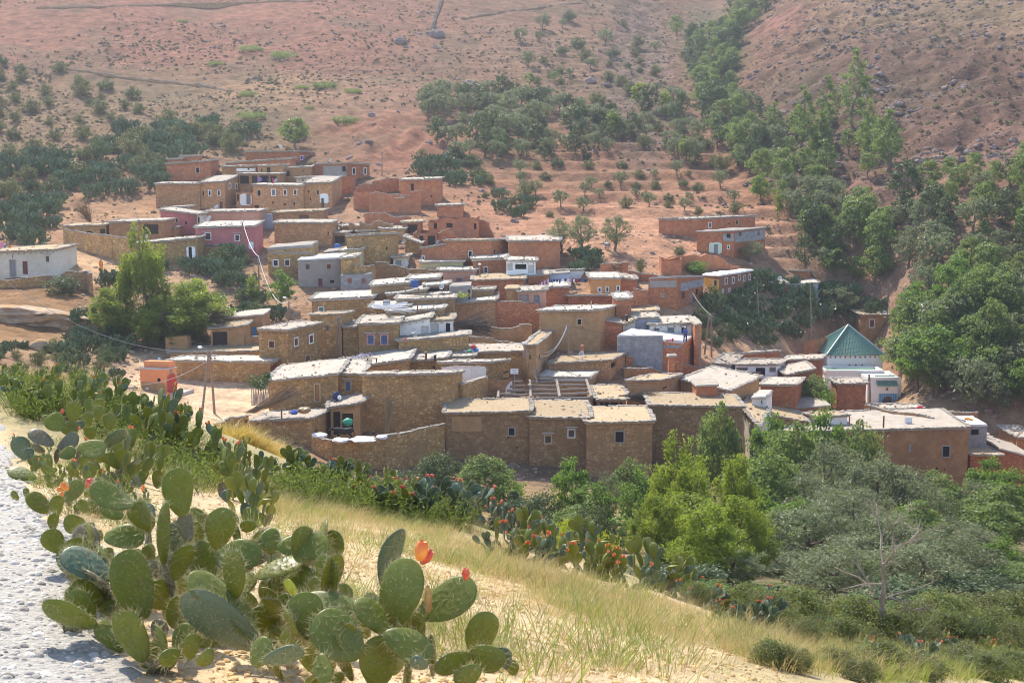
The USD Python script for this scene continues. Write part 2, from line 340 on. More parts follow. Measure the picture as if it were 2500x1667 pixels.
m_noise('plaster_cream', [(0.3, (0.50, 0.46, 0.36)), (0.7, (0.62, 0.58, 0.47))], 1.8, 8, 0.35, 0.05, big=0.5, big_col=(0.42, 0.37, 0.28))
m_noise('whitewash', [(0.25, (0.81, 0.76, 0.711)), (0.8, (0.88, 0.877, 0.82))], 1.5, 6, 0.1, 0.02, big=0.3, big_col=(0.64, 0.6, 0.58))
m_noise('plaster_mint', [(0.3, (0.46, 0.55, 0.44)), (0.7, (0.55, 0.62, 0.50))], 1.5, 6, 0.15, 0.02)
m_noise('plaster_blue', [(0.3, (0.33, 0.36, 0.42)), (0.7, (0.42, 0.45, 0.52))], 1.5, 6, 0.15, 0.02)
m_noise('plaster_yellow', [(0.3, (0.60, 0.32, 0.06)), (0.7, (0.68, 0.38, 0.08))], 1.5, 6, 0.15, 0.02, big=0.3, big_col=(0.45, 0.24, 0.08))
m_noise('plaster_straw', [(0.3, (0.46, 0.38, 0.18)), (0.7, (0.56, 0.47, 0.25))], 1.5, 6, 0.15, 0.02, big=0.4, big_col=(0.36, 0.26, 0.14))
m_noise('plaster_orange', [(0.3, (0.44, 0.20, 0.075)), (0.7, (0.52, 0.255, 0.10))], 1.5, 7, 0.25, 0.04, big=0.4, big_col=(0.35, 0.17, 0.08))
m_noise('plaster_maroon', [(0.3, (0.24, 0.105, 0.06)), (0.7, (0.30, 0.14, 0.08))], 1.5, 7, 0.2, 0.04, big=0.3, big_col=(0.2, 0.1, 0.06))
m_noise('cement', [(0.3, (0.27, 0.235, 0.20)), (0.7, (0.34, 0.30, 0.26))], 1.3, 8, 0.2, 0.03, big=0.5, big_col=(0.22, 0.18, 0.15))
m_noise('cement_pale', [(0.3, (0.52, 0.49, 0.44)), (0.7, (0.62, 0.59, 0.54))], 1.3, 8, 0.2, 0.03, big=0.4, big_col=(0.4, 0.36, 0.3))
usdkit.material(stage, L('block_grey'), {
 'geo': ('geometry', {}), 'sx': ('separate_xyz', {}), 'ad': ('math', {'math_type': 'add'}), 'cb': ('combine_xyz', {}),
 'br': ('brick_texture', {'color1': (0.23, 0.225, 0.225), 'color2': (0.30, 0.29, 0.285), 'mortar': (0.36, 0.34, 0.32), 'scale': 1.0, 'mortar_size': 0.018, 'brick_width': 0.42, 'row_height': 0.21}),
 'no': ('noise_texture', {'scale': 2.0, 'detail': 6.0}), 'rv': ('map_range', {'from_min': 0.3, 'from_max': 0.7, 'to_min': 0.8, 'to_max': 1.15}), 'hs': ('hsv', {'hue': 0.5, 'saturation': 1.0, 'fac': 1.0}),
 'bu': ('bump', {'strength': 0.4, 'distance': 0.03, 'invert': True}), 'p': ('principled_bsdf', {'roughness': 0.9, 'specular_ior_level': 0.2})},
 [('geo.position', 'sx.vector'), ('sx.x', 'ad.value1'), ('sx.y', 'ad.value2'), ('ad.value', 'cb.x'), ('sx.z', 'cb.y'), ('cb.vector', 'br.vector'), ('geo.position', 'no.vector'), ('no.fac', 'rv.value'), ('rv.result', 'hs.value'), ('br.color', 'hs.color'), ('hs.color', 'p.base_color'), ('br.fac', 'bu.height'), ('bu.normal', 'p.normal')], surface='p.BSDF')
m_noise('roof_mud', [(0.28, (0.288, 0.24, 0.184)), (0.5, (0.4, 0.344, 0.28)), (0.75, (0.48, 0.424, 0.352))], 1.1, 8, 0.5, 0.1, big=0.5, big_col=(0.42, 0.34, 0.25), vary=0.12)
m_noise('roof_straw', [(0.28, (0.272, 0.195, 0.112)), (0.5, (0.4, 0.296, 0.172)), (0.75, (0.48, 0.374, 0.25))], 4.0, 8, 0.9, 0.1, big=0.5, big_col=(0.44, 0.33, 0.21), vary=0.12)
m_noise('roof_white', [(0.28, (0.385, 0.343, 0.284)), (0.7, (0.535, 0.489, 0.418))], 0.9, 7, 0.3, 0.05, big=0.4, big_col=(0.55, 0.48, 0.38), vary=0.08)
m_noise('roof_edge', [(0.3, (0.209, 0.177, 0.139)), (0.5, (0.321, 0.286, 0.239)), (0.72, (0.432, 0.394, 0.345))], 3.5, 5, 0.8, 0.1, vary=0.1)
m_noise('wood_grey', [(0.3, (0.20, 0.165, 0.13)), (0.7, (0.34, 0.29, 0.24))], 3.0, 6, 0.4, 0.02, stretch=(4, 4, 0.6))
m_noise('wood_brown', [(0.3, (0.15, 0.085, 0.05)), (0.7, (0.25, 0.15, 0.09))], 3.0, 6, 0.4, 0.02, stretch=(4, 4, 0.6))
m_noise('pole_wood', [(0.3, (0.22, 0.14, 0.09)), (0.7, (0.34, 0.225, 0.15))], 2.0, 6, 0.3, 0.02, stretch=(5, 5, 0.4))
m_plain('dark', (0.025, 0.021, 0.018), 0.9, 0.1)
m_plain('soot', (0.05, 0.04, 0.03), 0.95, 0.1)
m_plain('pane', (0.03, 0.033, 0.04), 0.15, 0.6)
m_plain('frame_white', (0.74, 0.72, 0.68)); m_plain('frame_pink', (0.78, 0.36, 0.38)); m_plain('frame_grey', (0.30, 0.27, 0.24)); m_plain('frame_tan', (0.45, 0.34, 0.22))
m_plain('shutter_maroon', (0.16, 0.045, 0.035)); m_plain('shutter_brown', (0.13, 0.07, 0.045)); m_plain('shutter_blue', (0.07, 0.16, 0.30)); m_plain('shutter_sky', (0.10, 0.30, 0.52)); m_plain('shutter_green', (0.15, 0.34, 0.27)); m_plain('shutter_grey', (0.23, 0.24, 0.25))
m_plain('door_red', (0.45, 0.045, 0.03)); m_plain('door_rust', (0.20, 0.06, 0.045)); m_plain('door_orange', (0.46, 0.21, 0.06)); m_plain('door_white', (0.74, 0.73, 0.71))
m_plain('dish', (0.50, 0.48, 0.44), 0.5, 0.3); m_plain('steel', (0.25, 0.25, 0.25), 0.5, 0.5); m_plain('rust', (0.20, 0.09, 0.05)); m_plain('wire', (0.30, 0.29, 0.29), 0.6); m_plain('wire_dark', (0.07, 0.065, 0.06), 0.6); m_plain('lamp_white', (0.82, 0.82, 0.82))
m_plain('tank_blue', (0.04, 0.09, 0.25)); m_plain('plastic_black', (0.02, 0.02, 0.025), 0.4); m_plain('plastic_blue', (0.05, 0.18, 0.50)); m_plain('plastic_green', (0.04, 0.30, 0.18)); m_plain('plastic_red', (0.5, 0.05, 0.05)); m_plain('plastic_white', (0.75, 0.75, 0.76))
for _n, _c in (('red', (0.45, 0.05, 0.06)), ('pink', (0.72, 0.25, 0.40)), ('white', (0.78, 0.77, 0.76)), ('blue', (0.07, 0.11, 0.33)), ('navy', (0.04, 0.05, 0.12)), ('teal', (0.05, 0.35, 0.36)), ('orange', (0.70, 0.25, 0.05)), ('purple', (0.25, 0.13, 0.36)), ('yellow', (0.75, 0.55, 0.08)), ('skin', (0.28, 0.15, 0.09)), ('hair', (0.02, 0.015, 0.012))):
 m_plain('cloth_' + _n, _c, 0.85, 0.1)
m_plain('cow_black', (0.018, 0.015, 0.014), 0.7, 0.25)
m_noise('tile_green', [(0.3, (0.09, 0.19, 0.14)), (0.55, (0.15, 0.27, 0.20)), (0.75, (0.28, 0.40, 0.32))], 5.0, 4, 0.3, 0.02, rough=0.32, spec=0.5)
m_plain('tile_ridge', (0.30, 0.36, 0.31), 0.35, 0.5); m_plain('brick_red', (0.38, 0.14, 0.09))
m_plain('lozenge_orange', (0.62, 0.26, 0.08)); m_plain('lozenge_blue', (0.12, 0.16, 0.34)); m_plain('stripe_blue', (0.05, 0.22, 0.40)); m_plain('stripe_pale', (0.34, 0.52, 0.62)); m_plain('door_brown', (0.16, 0.075, 0.065))
m_noise('bark', [(0.3, (0.10, 0.075, 0.055)), (0.7, (0.20, 0.155, 0.115))], 4.0, 6, 0.7, 0.03, stretch=(3, 3, 0.7), coord='object')
m_noise('bark_pale', [(0.3, (0.225, 0.165, 0.128)), (0.7, (0.345, 0.277, 0.225))], 4.0, 6, 0.4, 0.02, coord='object')
m_leaf('leaf_olive', [(0, (0.12, 0.149, 0.061)), (0.6, (0.184, 0.216, 0.094)), (1, (0.271, 0.299, 0.143))], 0.22)
m_leaf('leaf_pepper', [(0, (0.15, 0.211, 0.024)), (0.6, (0.246, 0.324, 0.034)), (1, (0.386, 0.454, 0.054))], 0.45, tr_col=(0.34, 0.42, 0.04))
m_leaf('leaf_fresh', [(0, (0.092, 0.157, 0.021)), (0.6, (0.151, 0.239, 0.031)), (1, (0.251, 0.358, 0.052))], 0.42, tr_col=(0.22, 0.36, 0.05))
m_leaf('leaf_broad', [(0, (0.087, 0.14, 0.029)), (0.6, (0.135, 0.198, 0.04)), (1, (0.222, 0.288, 0.063))], 0.32)
m_leaf('leaf_dark', [(0, (0.047, 0.08, 0.022)), (0.6, (0.079, 0.119, 0.034)), (1, (0.141, 0.176, 0.056))], 0.2)
m_leaf('leaf_lime', [(0, (0.176, 0.242, 0.017)), (0.6, (0.264, 0.341, 0.022)), (1, (0.374, 0.44, 0.044))], 0.45, tr_col=(0.5, 0.55, 0.05))
m_leaf('leaf_shrub', [(0, (0.094, 0.111, 0.034)), (0.6, (0.149, 0.167, 0.047)), (1, (0.218, 0.222, 0.069))], 0.2)
m_leaf('leaf_scrub', [(0, (0.12, 0.10, 0.06)), (0.5, (0.17, 0.145, 0.085)), (1, (0.23, 0.18, 0.11))], 0.15, vary=0.35)
m_leaf('leaf_weed', [(0, (0.077, 0.095, 0.016)), (0.6, (0.12, 0.143, 0.027)), (1, (0.185, 0.198, 0.042))], 0.45, tr_col=(0.22, 0.29, 0.05))
m_leaf('grass_dry', [(0, (0.36, 0.27, 0.11)), (0.5, (0.50, 0.39, 0.18)), (1, (0.62, 0.52, 0.30))], 0.4, tr_col=(0.62, 0.48, 0.2))
m_leaf('grass_gold', [(0, (0.44, 0.32, 0.07)), (0.5, (0.58, 0.44, 0.11)), (1, (0.66, 0.54, 0.18))], 0.4, tr_col=(0.68, 0.5, 0.12))
m_leaf('grass_green', [(0, (0.12, 0.155, 0.03)), (0.5, (0.20, 0.23, 0.055)), (1, (0.34, 0.33, 0.11))], 0.4, tr_col=(0.35, 0.4, 0.08))
m_leaf('leaf_near', [(0, (0.09, 0.11, 0.035)), (0.6, (0.14, 0.165, 0.05)), (1, (0.20, 0.22, 0.075))], 0.35, tr_col=(0.28, 0.33, 0.08))
m_leaf('bloom', [(0, (0.25, 0.18, 0.42)), (0.5, (0.42, 0.36, 0.58)), (1, (0.62, 0.58, 0.70))], 0.3)
m_leaf('twig', [(0, (0.10, 0.075, 0.055)), (0.5, (0.19, 0.14, 0.10)), (1, (0.32, 0.25, 0.18))], 0.05)
m_leaf('straw', [(0, (0.33, 0.22, 0.11)), (0.5, (0.46, 0.32, 0.17)), (1, (0.58, 0.44, 0.26))], 0.15)
m_leaf('cactus_far', [(0, (0.1, 0.132, 0.051)), (0.6, (0.154, 0.185, 0.077)), (1, (0.254, 0.278, 0.127))], 0.0, rough=0.33, spec=0.5, vary=0.15)

def m_cactus(name, c_dark, c_mid, c_light, scar=(0.28, 0.17, 0.07), bloom=0.35, trans=0.14):
 usdkit.material(stage, L(name), {
  'tc': ('texture_coordinate', {}), 'geo': ('geometry', {}), 'no': ('noise_texture', {'scale': 5.0, 'detail': 5.0, 'roughness': 0.6}), 'ra': ('rgb_ramp', {'ramp': [(0.28, c_dark), (0.5, c_mid), (0.74, c_light)]}),
  'n2': ('noise_texture', {'scale': 14.0, 'detail': 5.0, 'roughness': 0.7}), 'r2': ('map_range', {'from_min': 0.58, 'from_max': 0.70, 'to_min': 0.0, 'to_max': 0.75, 'clamp': True}), 'ms': ('mix', {'mix_type': 'mix', 'color2': scar}),
  'n3': ('noise_texture', {'scale': 2.2, 'detail': 2.0}), 'r3': ('map_range', {'from_min': 0.42, 'from_max': 0.65, 'to_min': 0.0, 'to_max': bloom, 'clamp': True}), 'mbl': ('mix', {'mix_type': 'mix', 'color2': (0.16, 0.22, 0.15)}),
  'oi': ('geometry', {}), 'rv': ('map_range', {'from_min': 0.0, 'from_max': 1.0, 'to_min': 0.8, 'to_max': 1.2}), 'hs': ('hsv', {'hue': 0.5, 'saturation': 1.0, 'fac': 1.0}),
  'bu': ('bump', {'strength': 0.25, 'distance': 0.006}), 'p': ('principled_bsdf', {'roughness': 0.42, 'specular_ior_level': 0.4}), 't': ('translucent_bsdf', {'color': (0.40, 0.45, 0.04)}), 'mx': ('mix_closure', {'fac': trans})},
  [('geo.position', 'no.vector'), ('no.fac', 'ra.fac'), ('geo.position', 'n2.vector'), ('n2.fac', 'r2.value'), ('r2.result', 'ms.fac'), ('ra.color', 'mbl.color1'), ('geo.position', 'n3.vector'), ('n3.fac', 'r3.value'), ('r3.result', 'mbl.fac'), ('mbl.color', 'ms.color1'),
   ('oi.random_per_island', 'rv.value'), ('rv.result', 'hs.value'), ('ms.color', 'hs.color'), ('hs.color', 'p.base_color'), ('n2.fac', 'bu.height'), ('bu.normal', 'p.normal'), ('p.BSDF', 'mx.closure1'), ('t.BSDF', 'mx.closure2')], surface='mx.closure')
m_cactus('cactus', (0.14, 0.165, 0.028), (0.215, 0.245, 0.034), (0.30, 0.31, 0.05), bloom=0.12, trans=0.24)
m_cactus('cactus_blue', (0.075, 0.13, 0.07), (0.12, 0.18, 0.095), (0.17, 0.23, 0.135), bloom=0.5, trans=0.05)
m_cactus('cactus_yellow', (0.17, 0.18, 0.02), (0.26, 0.25, 0.025), (0.36, 0.31, 0.04), bloom=0.1, trans=0.25)
m_cactus('cactus_bark', (0.12, 0.09, 0.05), (0.17, 0.14, 0.075), (0.15, 0.165, 0.07), scar=(0.2, 0.13, 0.07), bloom=0.1, trans=0.0)
m_noise('areole', [(0.3, (0.05, 0.035, 0.02)), (0.7, (0.13, 0.09, 0.05))], 30, 3, 0.1, 0.01)
m_leaf('spine', [(0, (0.52, 0.42, 0.24)), (0.5, (0.66, 0.56, 0.36)), (1, (0.76, 0.68, 0.5))], 0.3, rough=0.4)
m_noise('fruit_red', [(0.35, (0.50, 0.05, 0.03)), (0.65, (0.62, 0.13, 0.05))], 30, 4, 0.2, 0.01, rough=0.4, spec=0.4)
m_noise('fruit_orange', [(0.35, (0.66, 0.13, 0.02)), (0.65, (0.74, 0.27, 0.05))], 18, 4, 0.2, 0.01, rough=0.4, spec=0.4)
m_noise('fruit_dry', [(0.35, (0.22, 0.11, 0.04)), (0.65, (0.45, 0.26, 0.09))], 30, 4, 0.5, 0.01)
m_noise('fruit_young', [(0.35, (0.45, 0.45, 0.05)), (0.65, (0.62, 0.58, 0.08))], 20, 4, 0.2, 0.01)
m_noise('pebble', [(0.3, (0.294, 0.265, 0.235)), (0.5, (0.489, 0.442, 0.385)), (0.75, (0.646, 0.596, 0.513))], 3.0, 5, 0.3, 0.01, vary=0.45)
m_noise('clod', [(0.3, (0.497, 0.32, 0.136)), (0.7, (0.67, 0.46, 0.224))], 6.0, 5, 0.4, 0.02, vary=0.25)
m_noise('rock_purple', [(0.3, (0.143, 0.101, 0.091)), (0.55, (0.218, 0.159, 0.141)), (0.75, (0.336, 0.264, 0.236))], 0.8, 7, 0.8, 0.2, vary=0.25)
m_noise('rubble', [(0.3, (0.28, 0.19, 0.12)), (0.55, (0.38, 0.27, 0.18)), (0.75, (0.48, 0.37, 0.27))], 2.0, 7, 0.6, 0.1, vary=0.25)
m_noise('cliff_rock', [(0.30, (0.25, 0.13, 0.05)), (0.42, (0.38, 0.22, 0.09)), (0.52, (0.34, 0.24, 0.15)), (0.62, (0.46, 0.34, 0.23)), (0.75, (0.40, 0.24, 0.09))], 0.5, 8, 0.9, 0.2, stretch=(0.5, 0.5, 2.2))
m_noise('slab', [(0.3, (0.42, 0.38, 0.33)), (0.7, (0.54, 0.49, 0.43))], 2.0, 6, 0.2, 0.02)

def m_ground(name, s1, s2, relief, dist, lo, hi):
 usdkit.material(stage, L(name), {
  'at': ('attribute', {'attribute': 'tone'}), 'geo': ('geometry', {}),
  'n1': ('noise_texture', {'scale': s1, 'detail': 9.0, 'roughness': 0.68}), 'r1': ('map_range', {'from_min': 0.3, 'from_max': 0.72, 'to_min': lo, 'to_max': hi}),
  'n2': ('noise_texture', {'scale': s2, 'detail': 5.0, 'roughness': 0.7}), 'r2': ('map_range', {'from_min': 0.3, 'from_max': 0.7, 'to_min': 0.8, 'to_max': 1.2}),
  'mu': ('math', {'math_type': 'multiply'}), 'hs': ('hsv', {'hue': 0.5, 'saturation': 1.0, 'fac': 1.0}), 'ad': ('math', {'math_type': 'multiply_add', 'value2': 0.4}),
  'bu': ('bump', {'strength': relief, 'distance': dist}), 'p': ('principled_bsdf', {'roughness': 0.95, 'specular_ior_level': 0.1})},
  [('geo.position', 'n1.vector'), ('n1.fac', 'r1.value'), ('geo.position', 'n2.vector'), ('n2.fac', 'r2.value'), ('r1.result', 'mu.value1'), ('r2.result', 'mu.value2'), ('mu.value', 'hs.value'), ('at.color', 'hs.color'), ('hs.color', 'p.base_color'),
   ('n2.fac', 'ad.value1'), ('n1.fac', 'ad.value3'), ('ad.value', 'bu.height'), ('bu.normal', 'p.normal')], surface='p.BSDF')
m_ground('ground_far', 0.35, 2.2, 1.0, 0.7, 0.5, 1.45)
m_ground('ground_near', 2.5, 18.0, 0.7, 0.06, 0.75, 1.25)
usdkit.material(stage, L('air'), {'v': ('principled_volume', {'color': (0.88, 0.91, 1.0), 'density': 0.00018, 'anisotropy': 0.45})}, [], volume='v.volume')
# ------------------------------------------------------------------ the ground
TONES = [  # u, v, half-width, half-height, tone, weight: patches of earth of another colour, as they lie on the hill
 (1250,0,1400,330,(0.31,0.185,0.12),1.0),(400,60,700,150,(0.40,0.19,0.125),.8),(400,290,520,130,(0.33,0.235,0.135),.8),(700,230,180,50,(0.46,0.30,0.17),.7),(880,260,200,70,(0.42,0.26,0.17),.7),(960,350,220,75,(0.44,0.22,0.14),.95),
 (1500,480,500,170,(0.40,0.225,0.14),.95),(1600,590,300,90,(0.44,0.26,0.165),.9),(1340,150,160,80,(0.38,0.26,0.17),.7),(1560,200,90,230,(0.27,0.21,0.17),.7),(2300,60,350,100,(0.36,0.26,0.17),.85),(2250,300,440,250,(0.205,0.13,0.10),.95),(1850,30,130,60,(0.38,0.19,0.15),.7),(1740,110,90,110,(0.16,0.17,0.085),.75),
 (2300,650,300,150,(0.30,0.20,0.14),.8),(250,480,420,130,(0.40,0.25,0.14),.7),(240,650,220,50,(0.50,0.36,0.22),.9),(120,770,270,100,(0.27,0.17,0.085),.95),(230,870,220,60,(0.33,0.235,0.14),.95),
 (560,950,300,120,(0.66,0.51,0.35),1.0),(700,740,200,140,(0.36,0.25,0.15),.8),(1250,780,700,160,(0.38,0.25,0.16),.8),(1800,800,200,110,(0.46,0.31,0.20),.9),(1600,730,120,60,(0.45,0.32,0.21),.9),
 (1200,1180,620,80,(0.26,0.19,0.125),1.0),(2150,990,500,80,(0.36,0.27,0.18),.9),(2000,1320,700,230,(0.17,0.16,0.09),1.0),(1300,1300,600,110,(0.38,0.30,0.15),.8)]
def tones(P, near=False):
 u, v = project(P)
 c = np.tile(np.array([0.33, 0.215, 0.14]), (len(P), 1))
 wob = 60 * fbm2(P[:, 0], P[:, 1], 25, 3, 41); u = u + wob; v = v + wob * 0.4
 for u0, v0, ru, rv, t, w in TONES:
  k = (region(u, v, u0, v0, ru, rv) * w)[:, None]
  c = c * (1 - k) + np.array(t) * k
 g = smoothstep(0.0, 0.14, fbm2(P[:, 0], P[:, 1], 16, 4, 44))[:, None] * smoothstep(240, 290, P[:, 1])[:, None] * 0.45
 c = c * (1 - g) + np.array([0.20, 0.17, 0.10]) * g
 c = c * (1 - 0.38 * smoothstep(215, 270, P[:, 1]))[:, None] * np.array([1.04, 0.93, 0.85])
 n = (1 - smoothstep(30, 75, P[:, 1]))[:, None]
 s = np.tile(np.array([0.58, 0.43, 0.265]), (len(P), 1))
 gr = smoothstep(-0.10, 0.08, fbm2(P[:, 0], P[:, 1], 5, 3, 47) + 0.5 * (smoothstep(15, 24, P[:, 1]) - 0.5))[:, None]
 u0, v0 = project(P)
 gr = np.maximum(gr, smoothstep(1600, 1850, u0)[:, None] * .8)
 gr = np.maximum(gr, (region(u0, v0, 300, 1060, 330, 130) * .9)[:, None])
 s = s * (1 - 0.75 * gr) + np.array([0.27, 0.24, 0.11]) * 0.75 * gr
 c = c * (1 - n) + s * n
 return c

def sheet(name, xs, ys, material, label, sink=None):
 X, Y = np.meshgrid(xs, ys, indexing='ij')
 Z = height(X, Y)
 if sink is not None:
  Z = Z - sink(X, Y)
 P = np.stack([X, Y, Z], -1).reshape(-1, 3)
 nx, ny = len(xs), len(ys)
 i, j = np.meshgrid(np.arange(nx - 1), np.arange(ny - 1), indexing='ij')
 a = (i * ny + j).ravel()
 f = np.vstack([np.stack([a, a + ny, a + ny + 1], 1), np.stack([a, a + ny + 1, a + 1], 1)])
 m = usdkit.mesh(stage, '/World/' + name, (P, f), L(material), True)
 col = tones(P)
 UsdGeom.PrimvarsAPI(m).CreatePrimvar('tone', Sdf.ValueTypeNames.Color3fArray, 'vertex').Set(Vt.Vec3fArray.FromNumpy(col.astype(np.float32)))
 tag(m, label, 'ground', None, 'structure')
 return m
def frange(*parts):
 out = []
 for a, b, s in parts:
  out += list(np.arange(a, b, s))
 return np.array(out)
hole_far = lambda X, Y: 40.0 * 0 + 0.6 * smoothstep(0, 4, X + 11) * smoothstep(0, 4, 27 - X) * smoothstep(0, 8, 50 - Y) * smoothstep(0, 3, Y - 1)
hole_out = lambda X, Y: 2.5 * smoothstep(0, 12, X + 205) * smoothstep(0, 12, 235 - X) * smoothstep(0, 12, Y + 8) * smoothstep(0, 12, 575 - Y)
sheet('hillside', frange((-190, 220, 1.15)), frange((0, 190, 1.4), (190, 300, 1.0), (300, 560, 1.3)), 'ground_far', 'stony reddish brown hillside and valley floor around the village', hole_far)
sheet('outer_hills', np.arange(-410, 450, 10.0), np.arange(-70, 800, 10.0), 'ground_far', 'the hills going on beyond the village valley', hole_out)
sheet('ground', frange((-10, 26, 0.14)), frange((1.5, 22, 0.11), (22, 48, 0.2)), 'ground_near', 'pale sandy roadside ground and grassy slope in front of the valley')

def road_edge(y):                      # right edge of the gravel road
 uu = np.interp(y, [4.6, 6.5, 9, 9.6, 10.2, 11, 12.8, 15, 17, 20], [275, 270, 258, 235, 160, 118, 74, 40, 26, -10])
 return ray(uu, 1000)[0] * y
ys = np.arange(2.0, 26, 0.1)
ws = np.linspace(0, 1, 46)
x1 = road_edge(ys) + 0.10 * np.sin(ys * 2.3) + 0.06 * np.sin(ys * 7.1)
X = x1[:, None] - 0.02 - ws[None, :] ** 1.2 * 6.5
Y = np.repeat(ys[:, None], len(ws), 1)
Z = height(X, Y) + 0.02 - 0.03 * (1 - smoothstep(0, 0.02, ws))[None, :]
rv = np.stack([X, Y, Z], -1).reshape(-1, 3)
i, j = np.meshgrid(np.arange(len(ys) - 1), np.arange(len(ws) - 1), indexing='ij'); a = (i * len(ws) + j).ravel(); n = len(ws)
rm = usdkit.mesh(stage, '/World/road', (rv, np.vstack([np.stack([a, a + n + 1, a + 1], 1), np.stack([a, a + n, a + n + 1], 1)])), L('gravel'), True) if False else None
m_noise('gravel', [(0.25, (0.20, 0.19, 0.17)), (0.45, (0.38, 0.36, 0.325)), (0.7, (0.52, 0.49, 0.44))], 28, 6, 1.0, 0.03, big=0.35, big_col=(0.46, 0.38, 0.28), big_scale=1.2)
rm = usdkit.mesh(stage, '/World/road', (rv, np.vstack([np.stack([a, a + 1, a + n + 1], 1), np.stack([a, a + n + 1, a + n], 1)])), L('gravel'), True)
tag(rm, 'grey gravel road along the left edge beside the cacti', 'road', None, 'structure')
USED['/World/road'] = 0; USED['/World/ground'] = 0

def rock_mesh(seed, flat=0.6, sub=2):
 m = trimesh.creation.icosphere(sub, 1.0)
 v = m.vertices * (0.72 + 0.6 * meshkit.fbm(m.vertices * 1.3 + seed, 3, seed)[:, None])
 v[:, 2] *= flat
 return v, m.faces
if True:
 r = np.random.default_rng(3)
 N = 15000
 y = 3.4 + (r.random(N) ** 1.6) * 15
 x = road_edge(y) - 0.06 - r.random(N) * (0.9 + 0.32 * y)
 z = height(x, y) + 0.018
 instancer('road_gravel', [rock_mesh(k, 0.65, 1) for k in range(4)], ['pebble'] * 4, np.stack([x, y, z], 1), 0.010 + 0.022 * r.random(N) ** 3, r.random(N) * 6.28, r.integers(0, 4, N), 'loose grey gravel stones lying on the road', 'gravel')
 N = 12000
 y = 5.5 + r.random(N) ** 1.3 * 11
 x = ray(300, 1000)[0] * y + r.random(N) * (ray(2000, 1000)[0] - ray(300, 1000)[0]) * y
 x = np.where(x < road_edge(y) - .05, x + 3, x)
 instancer('sand_clods', [rock_mesh(k + 9, 0.6, 1) for k in range(4)], ['clod'] * 4, np.stack([x, y, height(x, y) + 0.004], 1), 0.004 + 0.022 * r.random(N) ** 5, r.random(N) * 6.28, r.integers(0, 4, N), 'pale stones and clods scattered on the sandy roadside', 'stones')

# ------------------------------------------------------------------ the air
zlo = -75.0
hz = trimesh.creation.box([880, 890, 320.0]); hz.apply_translation([15, 365, zlo + 160])
h_ = obj('haze', hz, 'air'); tag(h_, 'thin sunlit haze filling the valley air', 'haze', None, 'stuff')
# ------------------------------------------------------------------ houses and walls
OR = {0: (0, 0), 1: (0, 330), 2: (350, 330), 3: (650, 430), 4: (1000, 500), 5: (1300, 480), 6: (300, 720), 7: (900, 720), 8: (1500, 750), 9: (1800, 650)}
KS = 3.3357
def px(o, x, y):
 return (float(x), float(y)) if o == 0 else (OR[o][0] + x / KS, OR[o][1] + y / KS)

def wall_face(mb, A, B, zb, zA, zB, holes=(), out=None, rag=0.0, seed=0, rough=0.055, deep=0.24):
 """one wall from A to B (xy), from zb up to zA..zB, with real openings (s0, s1, z0, z1) and their reveals"""
 A, B = np.asarray(A[:2], float), np.asarray(B[:2], float)
 Ln = np.linalg.norm(B - A); t = (B - A) / Ln
 n = np.array([t[1], -t[0]]) if out is None else out
 zl = min(zA, zB) - 0.15
 S = set(np.linspace(0, Ln, max(2, int(Ln / 0.9) + 1)).round(4)); Zs = set(np.linspace(zb, zl, max(2, int((zl - zb) / 0.9) + 1)).round(4))
 for s0, s1, z0, z1 in holes:
  S |= {round(s0, 4), round(s1, 4)}; Zs |= {round(z0, 4), round(min(z1, zl), 4)}
 S = np.array(sorted(S)); Zs = np.array(sorted(Zs))
 S = S[np.concatenate([[True], np.diff(S) > 1e-3])]; Zs = Zs[np.concatenate([[True], np.diff(Zs) > 1e-3])]
 r = np.random.default_rng(seed + 5)
 top = zA + (zB - zA) * S / Ln + (rag * (meshkit.fbm(np.stack([S * 0.8 + seed * 3.1, 0 * S, 0 * S + seed], -1), 3, seed) - 0.55) * 2 if rag else 0.0)
 nz = len(Zs) + 1
 G = np.zeros((len(S), nz, 3))
 for j in range(nz):
  z = np.full(len(S), Zs[j]) if j < nz - 1 else np.maximum(top, Zs[-1] + 0.02)
  G[:, j, :2] = A + S[:, None] * t
  G[:, j, 2] = z
 d = rough * 2 * (meshkit.fbm(G * 0.7 + seed, 3, 7) - 0.5)
 d[0] = 0; d[-1] = 0
 G[:, :, :2] += d[:, :, None] * n
 idx = np.arange(len(S) * nz).reshape(len(S), nz)
 F = []
 for i in range(len(S) - 1):
  for j in range(nz - 1):
   sc, zc = (S[i] + S[i + 1]) / 2, ((Zs[j] + Zs[j + 1]) / 2 if j < nz - 2 else zl + 0.05)
   if any(s0 < sc < s1 and z0 < zc < z1 for s0, s1, z0, z1 in holes):
    continue
   F.append([idx[i, j], idx[i + 1, j], idx[i + 1, j + 1], idx[i, j + 1]])
 if F:
  F = np.array(F)
  cr = np.cross(G.reshape(-1, 3)[F[0, 1]] - G.reshape(-1, 3)[F[0, 0]], G.reshape(-1, 3)[F[0, 3]] - G.reshape(-1, 3)[F[0, 0]])
  if cr[:2] @ n < 0:
   F = F[:, ::-1]
  mb.add(G.reshape(-1, 3), F)
 n3 = np.array([n[0], n[1], 0.0])
 for s0, s1, z0, z1 in holes:
  z1 = min(z1, zl)
  c = [np.array([*(A + s * t), z]) + n3 * 0.012 for s, z in ((s0, z0), (s1, z0), (s1, z1), (s0, z1))]
  b = [p - n3 * (deep + 0.012) for p in c]
  mb.add(np.array(c + b), [[0, 1, 5, 4], [1, 2, 6, 5], [2, 3, 7, 6], [3, 0, 4, 7]])
 return np.stack([G[:, -1, 0], G[:, -1, 1], G[:, -1, 2]], 1)

